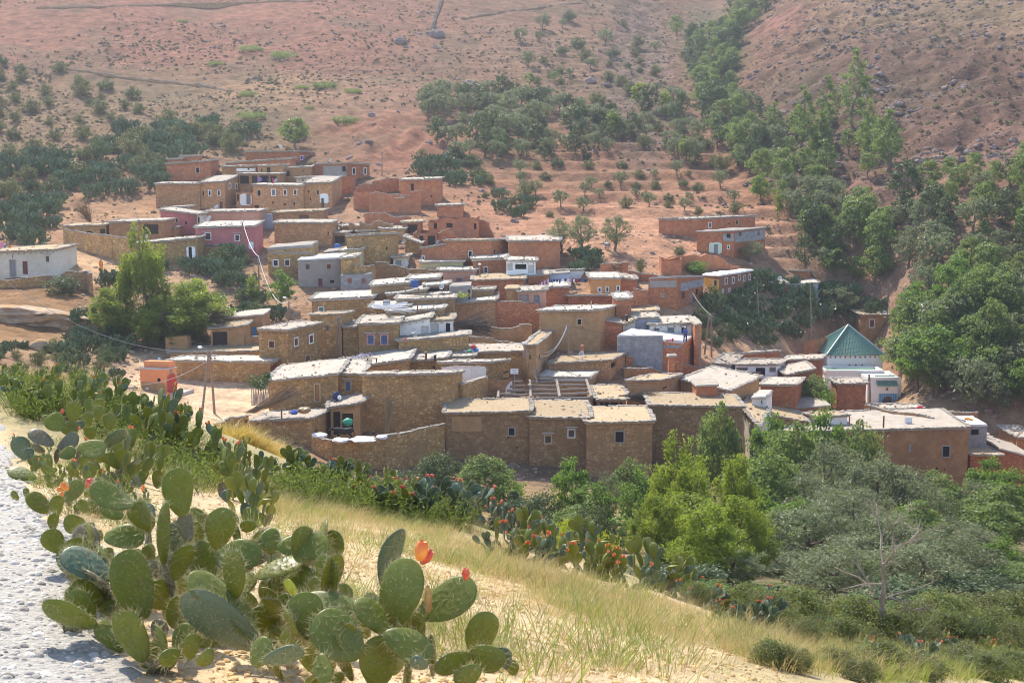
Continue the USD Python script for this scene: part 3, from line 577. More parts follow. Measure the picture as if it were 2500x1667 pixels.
def rim(mb, pts, seed, step=0.30, w=0.34, h=0.085, out=0.10, closed=True):
 """flat stones and lumps of mud laid along the top of a wall or the edge of a roof"""
 r = np.random.default_rng(seed)
 P = np.asarray(pts, float)
 Q = np.vstack([P, P[:1]]) if closed else P
 for a, b in zip(Q[:-1], Q[1:]):
  Ln = np.linalg.norm(b[:2] - a[:2])
  if Ln < 0.05:
   continue
  ang = math.atan2(b[1] - a[1], b[0] - a[0])
  s = r.random() * step
  while s < Ln:
   p = a + (b - a) * (s / Ln)
   k = 0.65 + 0.8 * r.random()
   v = trimesh.creation.box([w * k, w * (0.8 + 0.6 * r.random()), h * (0.6 + 0.9 * r.random())])
   vv = v.vertices * (1 + 0.25 * (r.random((8, 3)) - 0.5))
   c, sn = math.cos(ang + 0.5 * (r.random() - 0.5)), math.sin(ang + 0.5 * (r.random() - 0.5))
   vv = vv @ np.array([[c, sn, 0], [-sn, c, 0], [0, 0, 1]])
   mb.add(vv + p + np.array([out * (r.random() - 0.5), out * (r.random() - 0.5), 0.03 + 0.05 * r.random()]), v.faces)
   s += step * (0.7 + 0.7 * r.random())

def roof_mesh(C, over=0.28, th=0.16, seed=0, sag=0.10):
 """a flat earth roof: uneven top, rounded ragged edge standing over the walls"""
 C = np.asarray(C, float); cen = C.mean(0)
 r = np.random.default_rng(seed + 77)
 ring = []
 for a, b in zip(C, np.roll(C, -1, 0)):
  n = max(3, int(np.linalg.norm(b[:2] - a[:2]) / 0.45))
  for k in range(n):
   ring.append(a + (b - a) * k / n)
 ring = np.array(ring)
 d = ring[:, :2] - cen[:2]; d /= np.linalg.norm(d, axis=1, keepdims=True) + 1e-9
 jit = over + 0.10 * (r.random(len(ring)) - 0.5) + 0.12 * (meshkit.fbm(np.stack([ring[:, 0] * .6, ring[:, 1] * .6, 0 * ring[:, 0] + seed], -1), 2, seed) - 0.5)
 zj = 0.07 * (r.random(len(ring)) - 0.5)
 m = len(ring); rows = []
 rows.append(np.c_[ring[:, :2] + d * (jit * 0.55)[:, None], ring[:, 2] - 0.03])
 rows.append(np.c_[ring[:, :2] + d * jit[:, None], ring[:, 2] + 0.02 + zj * 0.5])
 rows.append(np.c_[ring[:, :2] + d * (jit - 0.05)[:, None], ring[:, 2] + th + zj])
 for q in (0.97, 0.90, 0.72, 0.45, 0.2):
  p = cen + (ring - cen) * q
  bump = sag * 2 * (meshkit.fbm(np.stack([p[:, 0] * .45, p[:, 1] * .45, 0 * p[:, 0] + seed], -1), 3, seed + 3) - 0.5)
  rows.append(np.c_[p[:, :2], p[:, 2] + th + 0.02 + bump + (0.05 if q > 0.92 else 0.0)])
 V = np.vstack(rows + [np.append(cen[:2], cen[2] + th)[None]])
 F = []
 k = np.arange(m); k1 = (k + 1) % m
 for q in range(len(rows) - 1):
  F.append(np.stack([q * m + k, q * m + k1, (q + 1) * m + k1, (q + 1) * m + k], 1))
 F = np.vstack(F)
 tri = np.vstack([F[:, [0, 1, 2]], F[:, [0, 2, 3]], np.stack([(len(rows) - 1) * m + k, (len(rows) - 1) * m + k1, np.full(m, len(V) - 1)], 1)])
 area = np.sum(C[:, 0] * np.roll(C[:, 1], -1) - np.roll(C[:, 0], -1) * C[:, 1])
 if area < 0:
  tri = tri[:, ::-1]
 return (V, tri), rows[2]

def line_hit(o, x, y, P, t):
 """where the sight line of a pixel meets the upright plane through P along t: (distance along t, height)"""
 u, v = px(o, x, y)
 a, b = ray(u, v)
 s = (a * P[1] - P[0]) / (t[0] - a * t[1])
 Y = P[1] + s * t[1]
 return s, b * Y

HOUSES = {}
def opening(parent, mb_holes, o, op, A, B, n, zmin, ztop):
 """reads one opening (kind, face, cx, cy, w, h, panel, frame) and builds its panel and frame as parts"""
 kind, face, cx, cy, w, h, panel, frame = (list(op) + [None, None])[:8]
 A2, B2 = np.asarray(A[:2]), np.asarray(B[:2])
 Ln = np.linalg.norm(B2 - A2); t = (B2 - A2) / Ln
 s0, _ = line_hit(o, cx - w / 2, cy, A2, t); s1, _ = line_hit(o, cx + w / 2, cy, A2, t)
 s0, s1 = min(s0, s1), max(s0, s1)
 _, z1 = line_hit(o, cx, cy - h / 2, A2, t); _, z0 = line_hit(o, cx, cy + h / 2, A2, t)
 s0, s1 = max(s0, 0.12), min(s1, Ln - 0.12)
 z1 = min(z1, ztop - 0.2)
 if s1 - s0 < 0.08 or z1 - z0 < 0.08:
  return
 n3 = np.array([n[0], n[1], 0]); t3 = np.array([t[0], t[1], 0]); up = np.array([0, 0, 1.0])
 O = np.array([A2[0], A2[1], 0.0])
 pt = lambda s, z, off: O + t3 * s + up * z + n3 * off
 def bar(mb, sa, sb, za, zb_, o0, o1):
  c = [pt(sa, za, o1), pt(sb, za, o1), pt(sb, zb_, o1), pt(sa, zb_, o1), pt(sa, za, o0), pt(sb, za, o0), pt(sb, zb_, o0), pt(sa, zb_, o0)]
  mb.add(np.array(c), [[0, 1, 2, 3], [4, 7, 6, 5], [0, 4, 5, 1], [1, 5, 6, 2], [2, 6, 7, 3], [3, 7, 4, 0]])
 if kind == 'p':                       # a patch of wash or plaster on the wall, irregular outline
  from shapely.geometry import Polygon, box as sbox
  r = np.random.default_rng(int(cx * 7 + cy)); k = 30; an = np.arange(k) / k * 2 * np.pi
  sq = panel in ('block_grey', 'cement', 'plaster_yellow', 'mud_ochre'); pw, jt = (0.08, 0.01) if sq else (0.4, 0.14)
  ex = np.sign(np.cos(an)) * np.abs(np.cos(an)) ** pw; ey = np.sign(np.sin(an)) * np.abs(np.sin(an)) ** pw
  rr = 1 + jt * (r.random(k) - 0.5)
  sc, zc = (s0 + s1) / 2, (z0 + z1) / 2
  pg = Polygon([(sc + ex[i] * rr[i] * (s1 - s0) / 2, zc + ey[i] * rr[i] * (z1 - z0) / 2) for i in range(k)]).buffer(0).intersection(sbox(0.02, z0 - 5, Ln - .02, ztop - .04))
  for h0, h1, y0, y1 in mb_holes:
   pg = pg.difference(sbox(h0 - .01, y0 - .01, h1 + .01, y1 + .01))
  m = MB()
  for gq in getattr(pg, 'geoms', [pg]):
   if gq.geom_type == 'Polygon' and gq.area > .01:
    e3 = trimesh.creation.extrude_polygon(gq, 0.09, engine='earcut'); w3 = e3.vertices
    m.add(O + t3 * w3[:, :1] + up * w3[:, 1:2] + n3 * (w3[:, 2:3] - 0.045), e3.faces if np.cross(t3, up) @ n3 > 0 else e3.faces[:, ::-1])
  if m.empty():
   return
  m.build('plaster_patch', panel, parent)
  return
 mb_holes.append((s0, s1, z0, z1))
 name = {'w': 'window', 'd': 'door', 'v': 'vent', 'o': 'doorway'}[kind]
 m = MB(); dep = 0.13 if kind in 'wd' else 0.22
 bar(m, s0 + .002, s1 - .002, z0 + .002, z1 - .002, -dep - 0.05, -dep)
 if kind == 'd':                       # plank joints and a rail
  nb = max(2, int((s1 - s0) / 0.28))
  for q in range(nb):
   a0, a1 = s0 + (s1 - s0) * q / nb, s0 + (s1 - s0) * (q + 1) / nb
   bar(m, a0 + .012, a1 - .012, z0 + .03, z1 - .03, -dep, -dep + 0.022)
  bar(m, s0 + .03, s1 - .03, z0 + (z1 - z0) * .62, z0 + (z1 - z0) * .68, -dep, -dep + .04)
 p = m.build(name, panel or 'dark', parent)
 if kind == 'w' and panel not in (None, 'dark', 'soot'):
  g = MB(); nb = max(2, int((s1 - s0) / 0.22))
  for q in range(1, nb):
   s = s0 + (s1 - s0) * q / nb
   bar(g, s - .014, s + .014, z0, z1, -dep + .01, -dep + .035)
  bar(g, s0, s1, (z0 + z1) / 2 - .014, (z0 + z1) / 2 + .014, -dep + .036, -dep + .06)
  g.build('grille', 'wire_dark' if panel != 'shutter_blue' else 'shutter_maroon', p)
 if frame:
  f = MB(); fw = 0.085 + 0.05 * ((cx * 13 + cy * 7) % 10) / 10
  bar(f, s0 - fw, s0, z0 - fw, z1 + fw, -0.03, 0.045); bar(f, s1, s1 + fw, z0 - fw, z1 + fw, -0.03, 0.045)
  bar(f, s0, s1, z1, z1 + fw, -0.03, 0.045); bar(f, s0, s1, z0 - fw, z0, -0.03, 0.045)
  f.build('frame', frame, p)
 if kind == 'w' and panel in ('shutter_blue', 'shutter_sky', 'shutter_brown') or frame == 'frame_pink':
  l = MB(); bar(l, s0 - .3, s1 + .3, z1 + .26, z1 + .33, -0.05, 0.32)
  l.build('canopy', 'slab', p)

def house(name, label, o, A, B, C=None, base=0, d=6.0, wall='stone_ochre', roof='roof_mud', dA=0.0, dC=4.5, Y=None, op=(), over=0.26, cat='house', rag=0.0, group=None, th=0.16, drop=0.7, rims=True, edge='roof_edge'):
 uB, vB = px(o, *B); uA, vA = px(o, *A)
 ub, vb = (uB, px(o, 0, base)[1]) if C is not None else ((uA + uB) / 2, px(o, 0, base)[1])
 Yb = Y or hit(ub, vb, 60)[1]
 PA, PB = at(uA, vA, Yb + dA), at(uB, vB, Yb)
 if C is not None:
  uC, vC = px(o, *C)
  PC = at(uC, vC, Yb + dC)
 else:
  t = (PB - PA)[:2]; t /= np.linalg.norm(t)
  nb = np.array([-t[1], t[0]]); nb = nb if nb[1] > 0 else -nb
  PC = PB + np.array([nb[0] * d, nb[1] * d, 0.0])
 PD = PA + PC - PB
 cor = [PA, PB, PC, PD]
 X = np.array([p[0] for p in cor]); Yv = np.array([p[1] for p in cor])
 zb = float(height(X, Yv).min()) - drop
 zb = min(zb, min(p[2] for p in cor) - 1.6)
 seed = (len(HOUSES) * 13 + 7) % 9973
 cen = np.mean(cor, 0)
 org = np.array([cen[0], cen[1], float(height(cen[:1], cen[1:2])[0])])
 h = thing(name, label, cat, group=group)
 faces = [(PA, PB), (PB, PC), (PC, PD), (PD, PA)]
 mb = MB()
 for k, (p, q) in enumerate(faces):
  t = (q - p)[:2]; t = t / np.linalg.norm(t)
  n = np.array([t[1], -t[0]])
  if n @ ((p + q)[:2] / 2 - cen[:2]) < 0:
   n = -n
  holes = []
  for e in sorted(op, key=lambda e: e[0] == 'p'):
   if e[1] == k:
    opening(h, holes, o, e, p, q, n, zb, min(p[2], q[2]))
  wall_face(mb, p, q, zb, p[2], q[2], holes, n, rag, seed + k)
 mb.build('wall', wall, h)
 if roof:
  rm_, ring = roof_mesh(cor, over, th, seed)
  obj('roof', rm_, roof, h, 40)
  if rims:
   rmb = MB(); rim(rmb, ring, seed, out=0.12)
   pr = rmb.build('roof_edge', edge, h)
   tag(pr, kind='stuff')
   r = np.random.default_rng(seed); sm = MB(); n = int(6 + 22 * r.random())
   for q in range(n):
    a_, b_ = r.random() * .9 + .05, r.random() ** 1.3 * .9 + .05
    p = PA + (PB - PA) * a_ + (PD - PA) * b_; s = 0.05 + .16 * r.random() ** 2
    v, f = rock_mesh(seed + q, .6, 0) if q % 3 else ((trimesh.creation.box([1.6, .5, .12]).vertices) @ np.array([[math.cos(q), math.sin(q), 0], [-math.sin(q), math.cos(q), 0], [0, 0, 1]]), trimesh.creation.box().faces)
    sm.add(v * s + p + [0, 0, th + .06], f)
   tag(sm.build('roof_stones', 'rubble', h), kind='stuff')
   if seed % 5 < 3:
    bm = MB(); t = (PB - PA) / np.linalg.norm(PB - PA); nn = np.array([t[1], -t[0], 0]); nn = nn if nn[1] < 0 else -nn; Lw = np.linalg.norm(PB - PA)
    for q in np.arange(.5, Lw - .3, .75):
     p = PA + t * (q + .15 * r.random()) + [0, 0, -.16 - .06 * r.random()]
     bm.tube([p - nn * .2, p + nn * (.16 + .22 * r.random())], .05 + .03 * r.random(), 6)
    tag(bm.build('beam_ends', 'wood_grey', h), kind='stuff')
 HOUSES[name + str(len(HOUSES))] = dict(prim=h, cor=np.array(cor), zb=zb)
 return h, np.array(cor)

def wall_run(name, label, o, pts, mat='stone_ochre', thick=0.45, rag=0.25, Y=None, cat='wall', group=None, rims=True, op=(), edge='roof_edge', dy=0.0):
 """a free-standing wall through points (x, y of its top, y of its foot)"""
 P = []
 for q in pts:
  u, vt = px(o, q[0], q[1]); _, vb = px(o, q[0], q[2])
  Yq = q[3] if len(q) > 3 else (Y or hit(u, vb, 60)[1] + dy)
  P.append(at(u, vt, Yq))
 P = np.array(P)
 h = thing(name, label, cat, group=group)
 mb, rmb = MB(), MB()
 seed = (len(HOUSES) * 17 + 3) % 9973
 for k, (p, q) in enumerate(zip(P[:-1], P[1:])):
  t = (q - p)[:2]; Ln = np.linalg.norm(t); t /= Ln
  n = np.array([t[1], -t[0]]); n = n if n[1] < 0 else -n
  zb = float(height(np.array([p[0], q[0]]), np.array([p[1], q[1]])).min()) - 0.7
  zb = min(zb, min(p[2], q[2]) - 0.7)
  holes = []
  for e in op:
   if e[1] == k:
    opening(h, holes, o, e, p, q, n, zb, min(p[2], q[2]))
  off = np.array([*(-n * thick), 0.0])
  ext = np.array([t[0], t[1], 0.0]) * thick * 0.5
  f = wall_face(mb, p - ext * (k > 0), q + ext * (k < len(P) - 2), zb, p[2], q[2], [(a + (thick * .5 if k else 0), b + (thick * .5 if k else 0), c, d_) for a, b, c, d_ in holes], n, rag, seed + k, 0.05)
  bk = f + off
  g = np.vstack([f, bk]); m = len(f); i = np.arange(m - 1)
  mb.add(g, np.stack([i, i + 1, m + i + 1, m + i], 1))                       # top
  lo = bk.copy(); lo[:, 2] = zb
  mb.add(np.vstack([bk, lo]), np.stack([i + 1, i, m + i, m + i + 1], 1))      # back
  for e in (0, m - 1):                                                      # ends
   a, b = f[e], bk[e]
   mb.add(np.array([a, b, [b[0], b[1], zb], [a[0], a[1], zb]]), [[0, 1, 2, 3]])
  if rims:
   mid = (f + bk) / 2
   rim(rmb, mid, seed + k, w=thick * 0.75, out=0.1, closed=False)
 mb.build('wall_body', mat, h)
 if rims:
  tag(rmb.build('coping_stones', edge, h), kind='stuff')
 HOUSES[name + str(len(HOUSES))] = dict(prim=h, cor=P, zb=0)
 return h, P
# ------------------------------------------------------------------ the village, from the top left down to the front
H = house
H('stone_house', 'squat red stone house topmost left, one small dark window, smaller blocks on its roof', 1, (1355, 238), (1715, 212), base=372, d=7, wall='stone_red', op=[('w', 0, 1610, 287, 26, 40, 'dark', 'frame_tan')])
H('roof_room', 'small reddish room standing on the topmost left house, beside a lower one', 1, (1470, 178), (1608, 172), base=215, Y=257, d=4, wall='stone_red', cat='room')
H('roof_room', 'lowest of the two reddish rooms on the topmost left house', 1, (1370, 202), (1478, 196), base=215, Y=255.5, d=4, wall='stone_red', cat='room')
H('stone_house', 'long blank stone house at the left end of the upper row beside the cactus thicket', 1, (1265, 403), (1625, 402), base=590, d=7, wall='stone_tan')
H('stone_house', 'stone house with three narrow windows in a row and a satellite dish at its foot', 1, (1627, 395), (1830, 386), base=605, dC=6, C=(1952, 332), wall='stone_tan', op=[('w', 0, 1655, 475, 13, 40, 'dark', 'frame_tan'), ('w', 0, 1708, 472, 14, 40, 'dark', 'frame_white'), ('w', 0, 1783, 472, 14, 40, 'dark', 'frame_white'), ('d', 0, 1802, 580, 24, 74, 'shutter_brown', None), ('w', 1, 1872, 413, 13, 38, 'dark', 'frame_white'), ('w', 1, 1925, 416, 13, 38, 'dark', 'frame_white')])
H('stone_house', 'recessed house front with bluish white wash around a grey door', 2, (755, 470), (900, 470), base=600, d=4, wall='stone_tan', roof=None, rims=False, op=[('p', 0, 835, 520, 95, 110, 'whitewash'), ('d', 0, 857, 522, 34, 84, 'shutter_grey', None), ('o', 0, 770, 505, 14, 66, 'dark', None)])
H('stone_house', 'broad stone house with four small windows in a row, grass tufts on its roof edge', 2, (893, 412), (1302, 417), base=640, d=8, wall='stone_tan', op=[('w', 0, 942, 473, 24, 44, 'dark', 'frame_tan'), ('w', 0, 1060, 467, 28, 46, 'shutter_grey', 'frame_white'), ('w', 0, 1155, 467, 21, 40, 'shutter_brown', 'frame_white'), ('w', 0, 1237, 467, 21, 38, 'shutter_brown', 'frame_white'), ('v', 0, 1055, 550, 11, 24), ('v', 0, 1152, 565, 22, 12), ('v', 0, 1228, 560, 12, 24), ('o', 0, 915, 600, 54, 56, 'soot')])
H('stone_house', 'open dark loggia with washing under a thin slab roof, above the four window house', 2, (780, 322), (1108, 322), base=440, d=5, Y=240, wall='mud_brown', over=.4, op=[('o', 0, 822, 362, 75, 70, 'dark'), ('o', 0, 905, 360, 44, 66, 'soot'), ('o', 0, 985, 362, 70, 72, 'dark'), ('o', 0, 1060, 360, 50, 60, 'soot')])
H('stone_house', 'low ochre block with a sooty doorway behind the loggia', 2, (930, 255), (1140, 250), base=360, d=5, Y=249, wall='mud_ochre', op=[('o', 0, 1020, 285, 30, 58, 'soot'), ('v', 0, 965, 290, 10, 30)])
H('stone_house', 'house with a whitewashed upper strip and tiny window, behind the loggia', 2, (640, 262), (920, 258), base=340, d=5, Y=251, wall='stone_tan', op=[('p', 0, 835, 275, 160, 42, 'whitewash'), ('w', 0, 857, 271, 14, 24, 'dark', None)])
H('stone_house', 'low long red block under the topmost roof of the village', 2, (690, 232), (1200, 195), base=290, d=6, Y=260, wall='mud_red', op=[('v', 0, 1165, 240, 18, 36)])
H('stone_house', 'topmost long red house of the village, a dish behind its roof', 2, (830, 138), (1268, 135), base=225, C=(1390, 150), dC=7, wall='stone_red', op=[('w', 1, 1290, 185, 18, 30, 'dark', 'frame_white')])
H('stone_house', 'low tan house with a black window hole left of the grey upper house', 2, (1145, 275), (1370, 262), base=400, d=6, Y=250, wall='mud_brown', op=[('o', 0, 1177, 315, 32, 44, 'soot'), ('v', 0, 1305, 285, 10, 26)])
H('stone_house', 'cream walled low house under a pale roof, below the black window hole', 2, (1245, 355), (1480, 345), base=430, d=5, Y=242, wall='plaster_cream', op=[('v', 0, 1300, 372, 14, 10)])
H('stone_house', 'tall house, grey plastered left face and red stone right face with two white windows', 2, (1390, 240), (1658, 232), base=395, C=(1842, 243), dC=5, dA=2, wall='stone_red', op=[('p', 0, 1560, 295, 190, 110, 'cement'), ('w', 0, 1635, 272, 28, 48, 'dark', 'frame_grey'), ('w', 1, 1715, 294, 20, 46, 'dark', 'frame_white'), ('w', 1, 1806, 294, 18, 46, 'dark', 'frame_white'), ('v', 1, 1792, 385, 30, 12), ('v', 1, 1663, 370, 10, 40)])
H('stone_house', 'red stone house with a round splash of whitewash over its door', 2, (1303, 398), (1535, 392), base=592, C=(1615, 342), dC=8, wall='stone_tan', op=[('p', 0, 1472, 515, 72, 78, 'whitewash'), ('d', 0, 1460, 553, 20, 76, 'shutter_brown', None), ('w', 0, 1421, 467, 14, 34, 'dark', 'frame_tan'), ('v', 0, 1345, 460, 9, 18), ('v', 0, 1360, 520, 9, 22)])
H('stone_house', 'narrow red stone house front right of the whitewash splash, below the white windows', 2, (1535, 350), (1700, 338), base=560, d=5, Y=240, wall='stone_red', op=[('v', 0, 1585, 460, 12, 26)], roof=None, rims=False, rag=.3)
R = lambda label, o, pts, mat='mud_red', **k: wall_run('ruined_wall', label, o, pts, mat, rag=k.pop('rag', 0.7), cat='ruin', **k)
R('long ragged red wall climbing behind the ruins', 3, [(745, 75, 150), (900, 50, 150), (1085, 18, 120)], rag=.5)
H('ruined_house', 'tallest red ruined house with a flat top at the right of the ruins', 3, (1090, 38), (1418, 28), base=235, d=8, wall='mud_red', cat='ruin', op=[('o', 0, 1190, 90, 22, 55, 'soot'), ('v', 0, 1345, 165, 14, 14), ('v', 0, 1225, 175, 24, 18)])
H('ruined_house', 'roofless red shell with a broken front in the upper ruins', 3, (710, 120), (860, 122), base=270, d=7, wall='mud_red', roof=None, rims=False, rag=.6, cat='ruin')
R('broken red front with a gap in the upper ruins', 3, [(835, 130, 300), (950, 150, 300), (1060, 155, 300), (1185, 150, 300), (1260, 130, 300)], rag=.9)
H('ruined_house', 'red ruin block with a doorway in the middle of the ruins', 3, (1040, 182), (1120, 178), base=300, d=3, wall='mud_red', cat='ruin', op=[('o', 0, 1075, 265, 30, 36, 'soot')], rims=False)
R('low crumbling red wall in the middle of the ruins', 3, [(800, 300, 400), (960, 270, 390), (1090, 330, 390), (1180, 310, 380)], rag=1.2)
H('ruined_house', 'flat topped red ruin lowest at the right edge of the ruins', 3, (1390, 248), (1600, 240), base=335, d=5, wall='mud_red', cat='ruin')
H('ruined_house', 'ruined red house with three dark openings facing the slope', 3, (1320, 372), (1730, 345), base=505, d=6, wall='mud_red', roof=None, rag=.8, rims=False, cat='ruin', op=[('o', 0, 1378, 402, 26, 56, 'soot'), ('o', 0, 1492, 395, 50, 48, 'soot'), ('w', 0, 1702, 409, 20, 46, 'dark', None)])
R('jagged red wall stub at the right end of the ruins', 3, [(1735, 360, 480), (1800, 370, 490), (1845, 480, 500)], rag=.6)
R('pointed red gable stump in the lower ruins', 3, [(1190, 500, 560), (1215, 440, 560), (1245, 500, 560)], rag=.4)
H('ruined_house', 'small red ruin with two doorways in the lower ruins', 3, (1240, 475), (1385, 470), base=575, d=4, wall='mud_red', roof=None, rag=.5, rims=False, cat='ruin', op=[('o', 0, 1262, 515, 36, 80, 'soot'), ('o', 0, 1345, 520, 60, 80, 'soot')])
H('ruined_house', 'straw covered lean-to among the lower ruins', 3, (1120, 385), (1260, 378), base=480, d=4, wall='mud_red', roof='roof_straw', cat='ruin', over=.5, op=[('o', 0, 1190, 430, 80, 70, 'soot')])
R('broken brown wall with sockets below the ruins', 3, [(670, 400, 480), (770, 395, 480), (880, 390, 480), (1030, 380, 480)], 'mud_brown', rag=1.3)
R('tapering red pier between the dark openings of the ruins', 3, [(1400, 470, 540), (1480, 430, 540), (1560, 500, 540)], rag=.5)
H('white_house', 'cream white house at the left edge, dark red door, washing on its roof', 1, (-70, 962), (468, 938), base=1152, d=8, wall='plaster_cream', roof='roof_straw', op=[('d', 0, 105, 1085, 46, 136, 'shutter_grey', 'frame_tan'), ('d', 0, 205, 1080, 42, 106, 'shutter_maroon', None), ('w', 0, 387, 1010, 25, 46, 'shutter_brown', None), ('v', 0, 103, 985, 8, 40)])
wall_run('terrace_wall', 'dry stone terrace wall under the cream white house at the left edge', 1, [(-80, 1185, 1250), (200, 1165, 1240), (370, 1148, 1225)], 'stone_ochre', cat='wall')
wall_run('terrace_wall', 'dry stone wall end right of the cream white house above the cliff', 1, [(530, 1120, 1230), (700, 1115, 1260), (722, 1120, 1290)], 'stone_brown')
H('stone_house', 'low stone house with a straw roof behind the long yard wall, left', 1, (515, 752), (862, 740), base=870, d=6, wall='stone_ochre', roof='roof_straw', op=[('v', 0, 725, 792, 42, 18), ('p', 0, 850, 770, 70, 70, 'soot')])
H('stone_house', 'grey mud house with one shuttered window and a dark porch behind the yard wall', 1, (888, 716), (1340, 704), base=900, d=6, wall='mud_brown', op=[('w', 0, 1100, 795, 28, 54, 'shutter_brown', 'frame_tan'), ('o', 0, 1225, 760, 130, 92, 'soot')])
H('stone_house', 'small stone block with stones drying on its roof beside the tall yellow green tree', 1, (1310, 768), (1425, 760), base=860, d=5, wall='stone_tan')
wall_run('yard_wall', 'long curving stone yard wall sinking to the right behind the pepper tree', 1, [(512, 770, 880), (705, 803, 950), (900, 822, 1010), (1058, 842, 1040)], 'stone_ochre', rag=.15)
H('stone_house', 'ochre stone house with white wash round a dark door, right of the pepper tree', 1, (1075, 895), (1602, 845), base=1052, d=5, wall='stone_ochre', op=[('p', 0, 1555, 940, 70, 110, 'whitewash'), ('d', 0, 1550, 965, 26, 108, 'dark', None), ('v', 0, 1355, 893, 14, 12)])
wall_run('rubble_heap', 'tumbled heap of dry stones below the pink house', 1, [(1600, 905, 985), (1720, 900, 990), (1850, 910, 1000), (1925, 970, 1010)], 'stone_ochre', thick=1.6, rag=.9, cat='rubble')
H('pink_house', 'pink plastered house, lower part with two white framed windows', 1, (1590, 758), (2078, 748), base=985, C=(2140, 706), dC=7, wall='plaster_pink', roof='roof_white', op=[('w', 0, 1693, 825, 42, 50, 'shutter_brown', 'frame_white'), ('w', 0, 1932, 837, 32, 44, 'shutter_brown', 'frame_white'), ('p', 0, 2045, 900, 40, 60, 'plaster_white')])
H('pink_house', 'taller pink plastered house with two tiny arched windows', 1, (1305, 612), (1600, 652), base=800, Y=213, d=6, wall='plaster_pink', op=[('w', 0, 1440, 695, 14, 28, 'dark', 'frame_tan'), ('v', 0, 1515, 715, 14, 24)])
H('roof_room', 'pale stair room with a dark door on the pink house', 1, (1602, 655), (1650, 650), base=745, Y=211, d=3, wall='plaster_cream', op=[('d', 0, 1618, 698, 16, 66, 'dark', None)], cat='room')
H('roof_room', 'small stone room behind the parapet of the taller pink house', 1, (1385, 598), (1535, 590), base=650, Y=220, d=4, wall='stone_tan', cat='room')
H('stone_house', 'low house with rose and rust streaked wall above the pink house', 1, (1670, 632), (2112, 625), base=745, Y=215, d=6, wall='plaster_rose')
wall_run('block_wall', 'bluish cement wall between the pink house and the tan stone house', 2, [(950, 640, 760), (1055, 642, 765)], 'plaster_blue', rag=.05, rims=False)
H('stone_house', 'stone house with a dark square opening under a bristling roof', 2, (1060, 640), (1460, 622), base=760, d=6, wall='stone_tan', roof='roof_straw', op=[('o', 0, 1308, 672, 76, 70, 'shutter_brown')])
H('stone_house', 'big blank tan house below the dark square opening', 2, (1065, 722), (1535, 720), base=905, d=7, wall='stone_tan', op=[('v', 0, 1505, 800, 10, 26)])
H('stone_house', 'wide ochre stone house with a smooth white roof edge, a niche on its left', 2, (1655, 822), (2012, 806), base=1040, C=(2076, 812), dC=4, wall='stone_ochre', roof='roof_white', op=[('v', 0, 1982, 920, 10, 26), ('v', 0, 1782, 848, 9, 9)])
H('stone_house', 'shaded lean-to left of the wide ochre house', 2, (1545, 800), (1665, 800), base=960, Y=207, d=5, wall='mud_brown', op=[('o', 0, 1600, 850, 80, 60, 'soot')])
for k, (a, b, bs, lab) in enumerate([((1600, 752), (1765, 748), 830, 'low broken tan block left below the ruins'), ((1740, 790), (1930, 786), 860, 'low straw edged block below the ruins, middle one'), ((1930, 770), (2125, 772), 880, 'tan block right below the ruins beside a dish'), ((2130, 840), (2260, 890), 960, 'dim stone house beside the dish, right of the wide ochre house')]):
 H('stone_house', lab, 2, a, b, base=bs, Y=[212, 209, 207, 200][k], d=5, wall=['stone_tan', 'mud_ochre', 'mud_ochre', 'stone_ochre'][k])
H('stone_house', 'ochre stone house with a cement parapet and two white framed windows', 2, (1012, 938), (1366, 912), base=1155, d=7, wall='stone_ochre', roof='cement', rims=False, th=.3, over=.08, op=[('p', 0, 1190, 940, 350, 50, 'cement'), ('w', 0, 1078, 1042, 34, 44, 'pane', 'frame_white'), ('w', 0, 1172, 1038, 34, 44, 'pane', 'frame_white'), ('w', 0, 1030, 1040, 12, 12, 'shutter_grey', None)])
H('cement_house', 'grey cement house with two barred windows and a dark red door', 2, (1258, 1022), (1604, 1006), base=1235, d=7, wall='cement', roof='cement_pale', rims=False, over=.12, op=[('w', 0, 1338, 1073, 30, 36, 'shutter_brown', None), ('w', 0, 1511, 1071, 32, 38, 'shutter_maroon', 'frame_tan'), ('d', 0, 1441, 1198, 32, 62, 'shutter_maroon', None), ('w', 0, 1537, 1193, 36, 22, 'dark', None)])
H('stone_house', 'ochre house with a broken right wall next to the cement house', 2, (1607, 1012), (1728, 998), base=1200, Y=182, d=5, wall='stone_ochre', roof='roof_white')
wall_run('ruined_wall', 'stepped broken ochre wall above the grey block room', 2, [(1728, 1060, 1220, 181), (1800, 1072, 1220, 182), (1890, 1068, 1220, 184)], 'stone_ochre', rag=.3, cat='ruin')
H('block_house', 'grey block room with two bricked up windows', 2, (1607, 1152), (1850, 1142), base=1312, d=5, wall='block_grey', roof='cement', rims=False, over=.03, op=[('w', 0, 1680, 1178, 34, 54, 'brick_red', None), ('w', 0, 1793, 1176, 36, 54, 'brick_red', None), ('w', 0, 1758, 1250, 13, 13, 'frame_white', None)])
H('yellow_house', 'small straw yellow house with a wide dark window behind the cement house', 2, (1602, 948), (1782, 936), base=1060, Y=193, d=5, wall='plaster_straw', roof='roof_white', op=[('w', 0, 1652, 980, 44, 24, 'dark', None), ('v', 0, 1747, 975, 10, 12)])
H('cement_house', 'small grey house with two square vents behind the cement house', 2, (1470, 962), (1590, 946), base=1060, Y=194, d=5, wall='cement_pale', roof='cement', rims=False, op=[('v', 0, 1505, 990, 30, 18), ('v', 0, 1545, 990, 22, 16)])
wall_run('yard_wall', 'dark stained yard wall running right of the grey block room', 3, [(880, 700, 850), (960, 705, 860), (1050, 735, 870), (1160, 760, 880), (1400, 768, 880)], 'stone_brown', rag=.3)
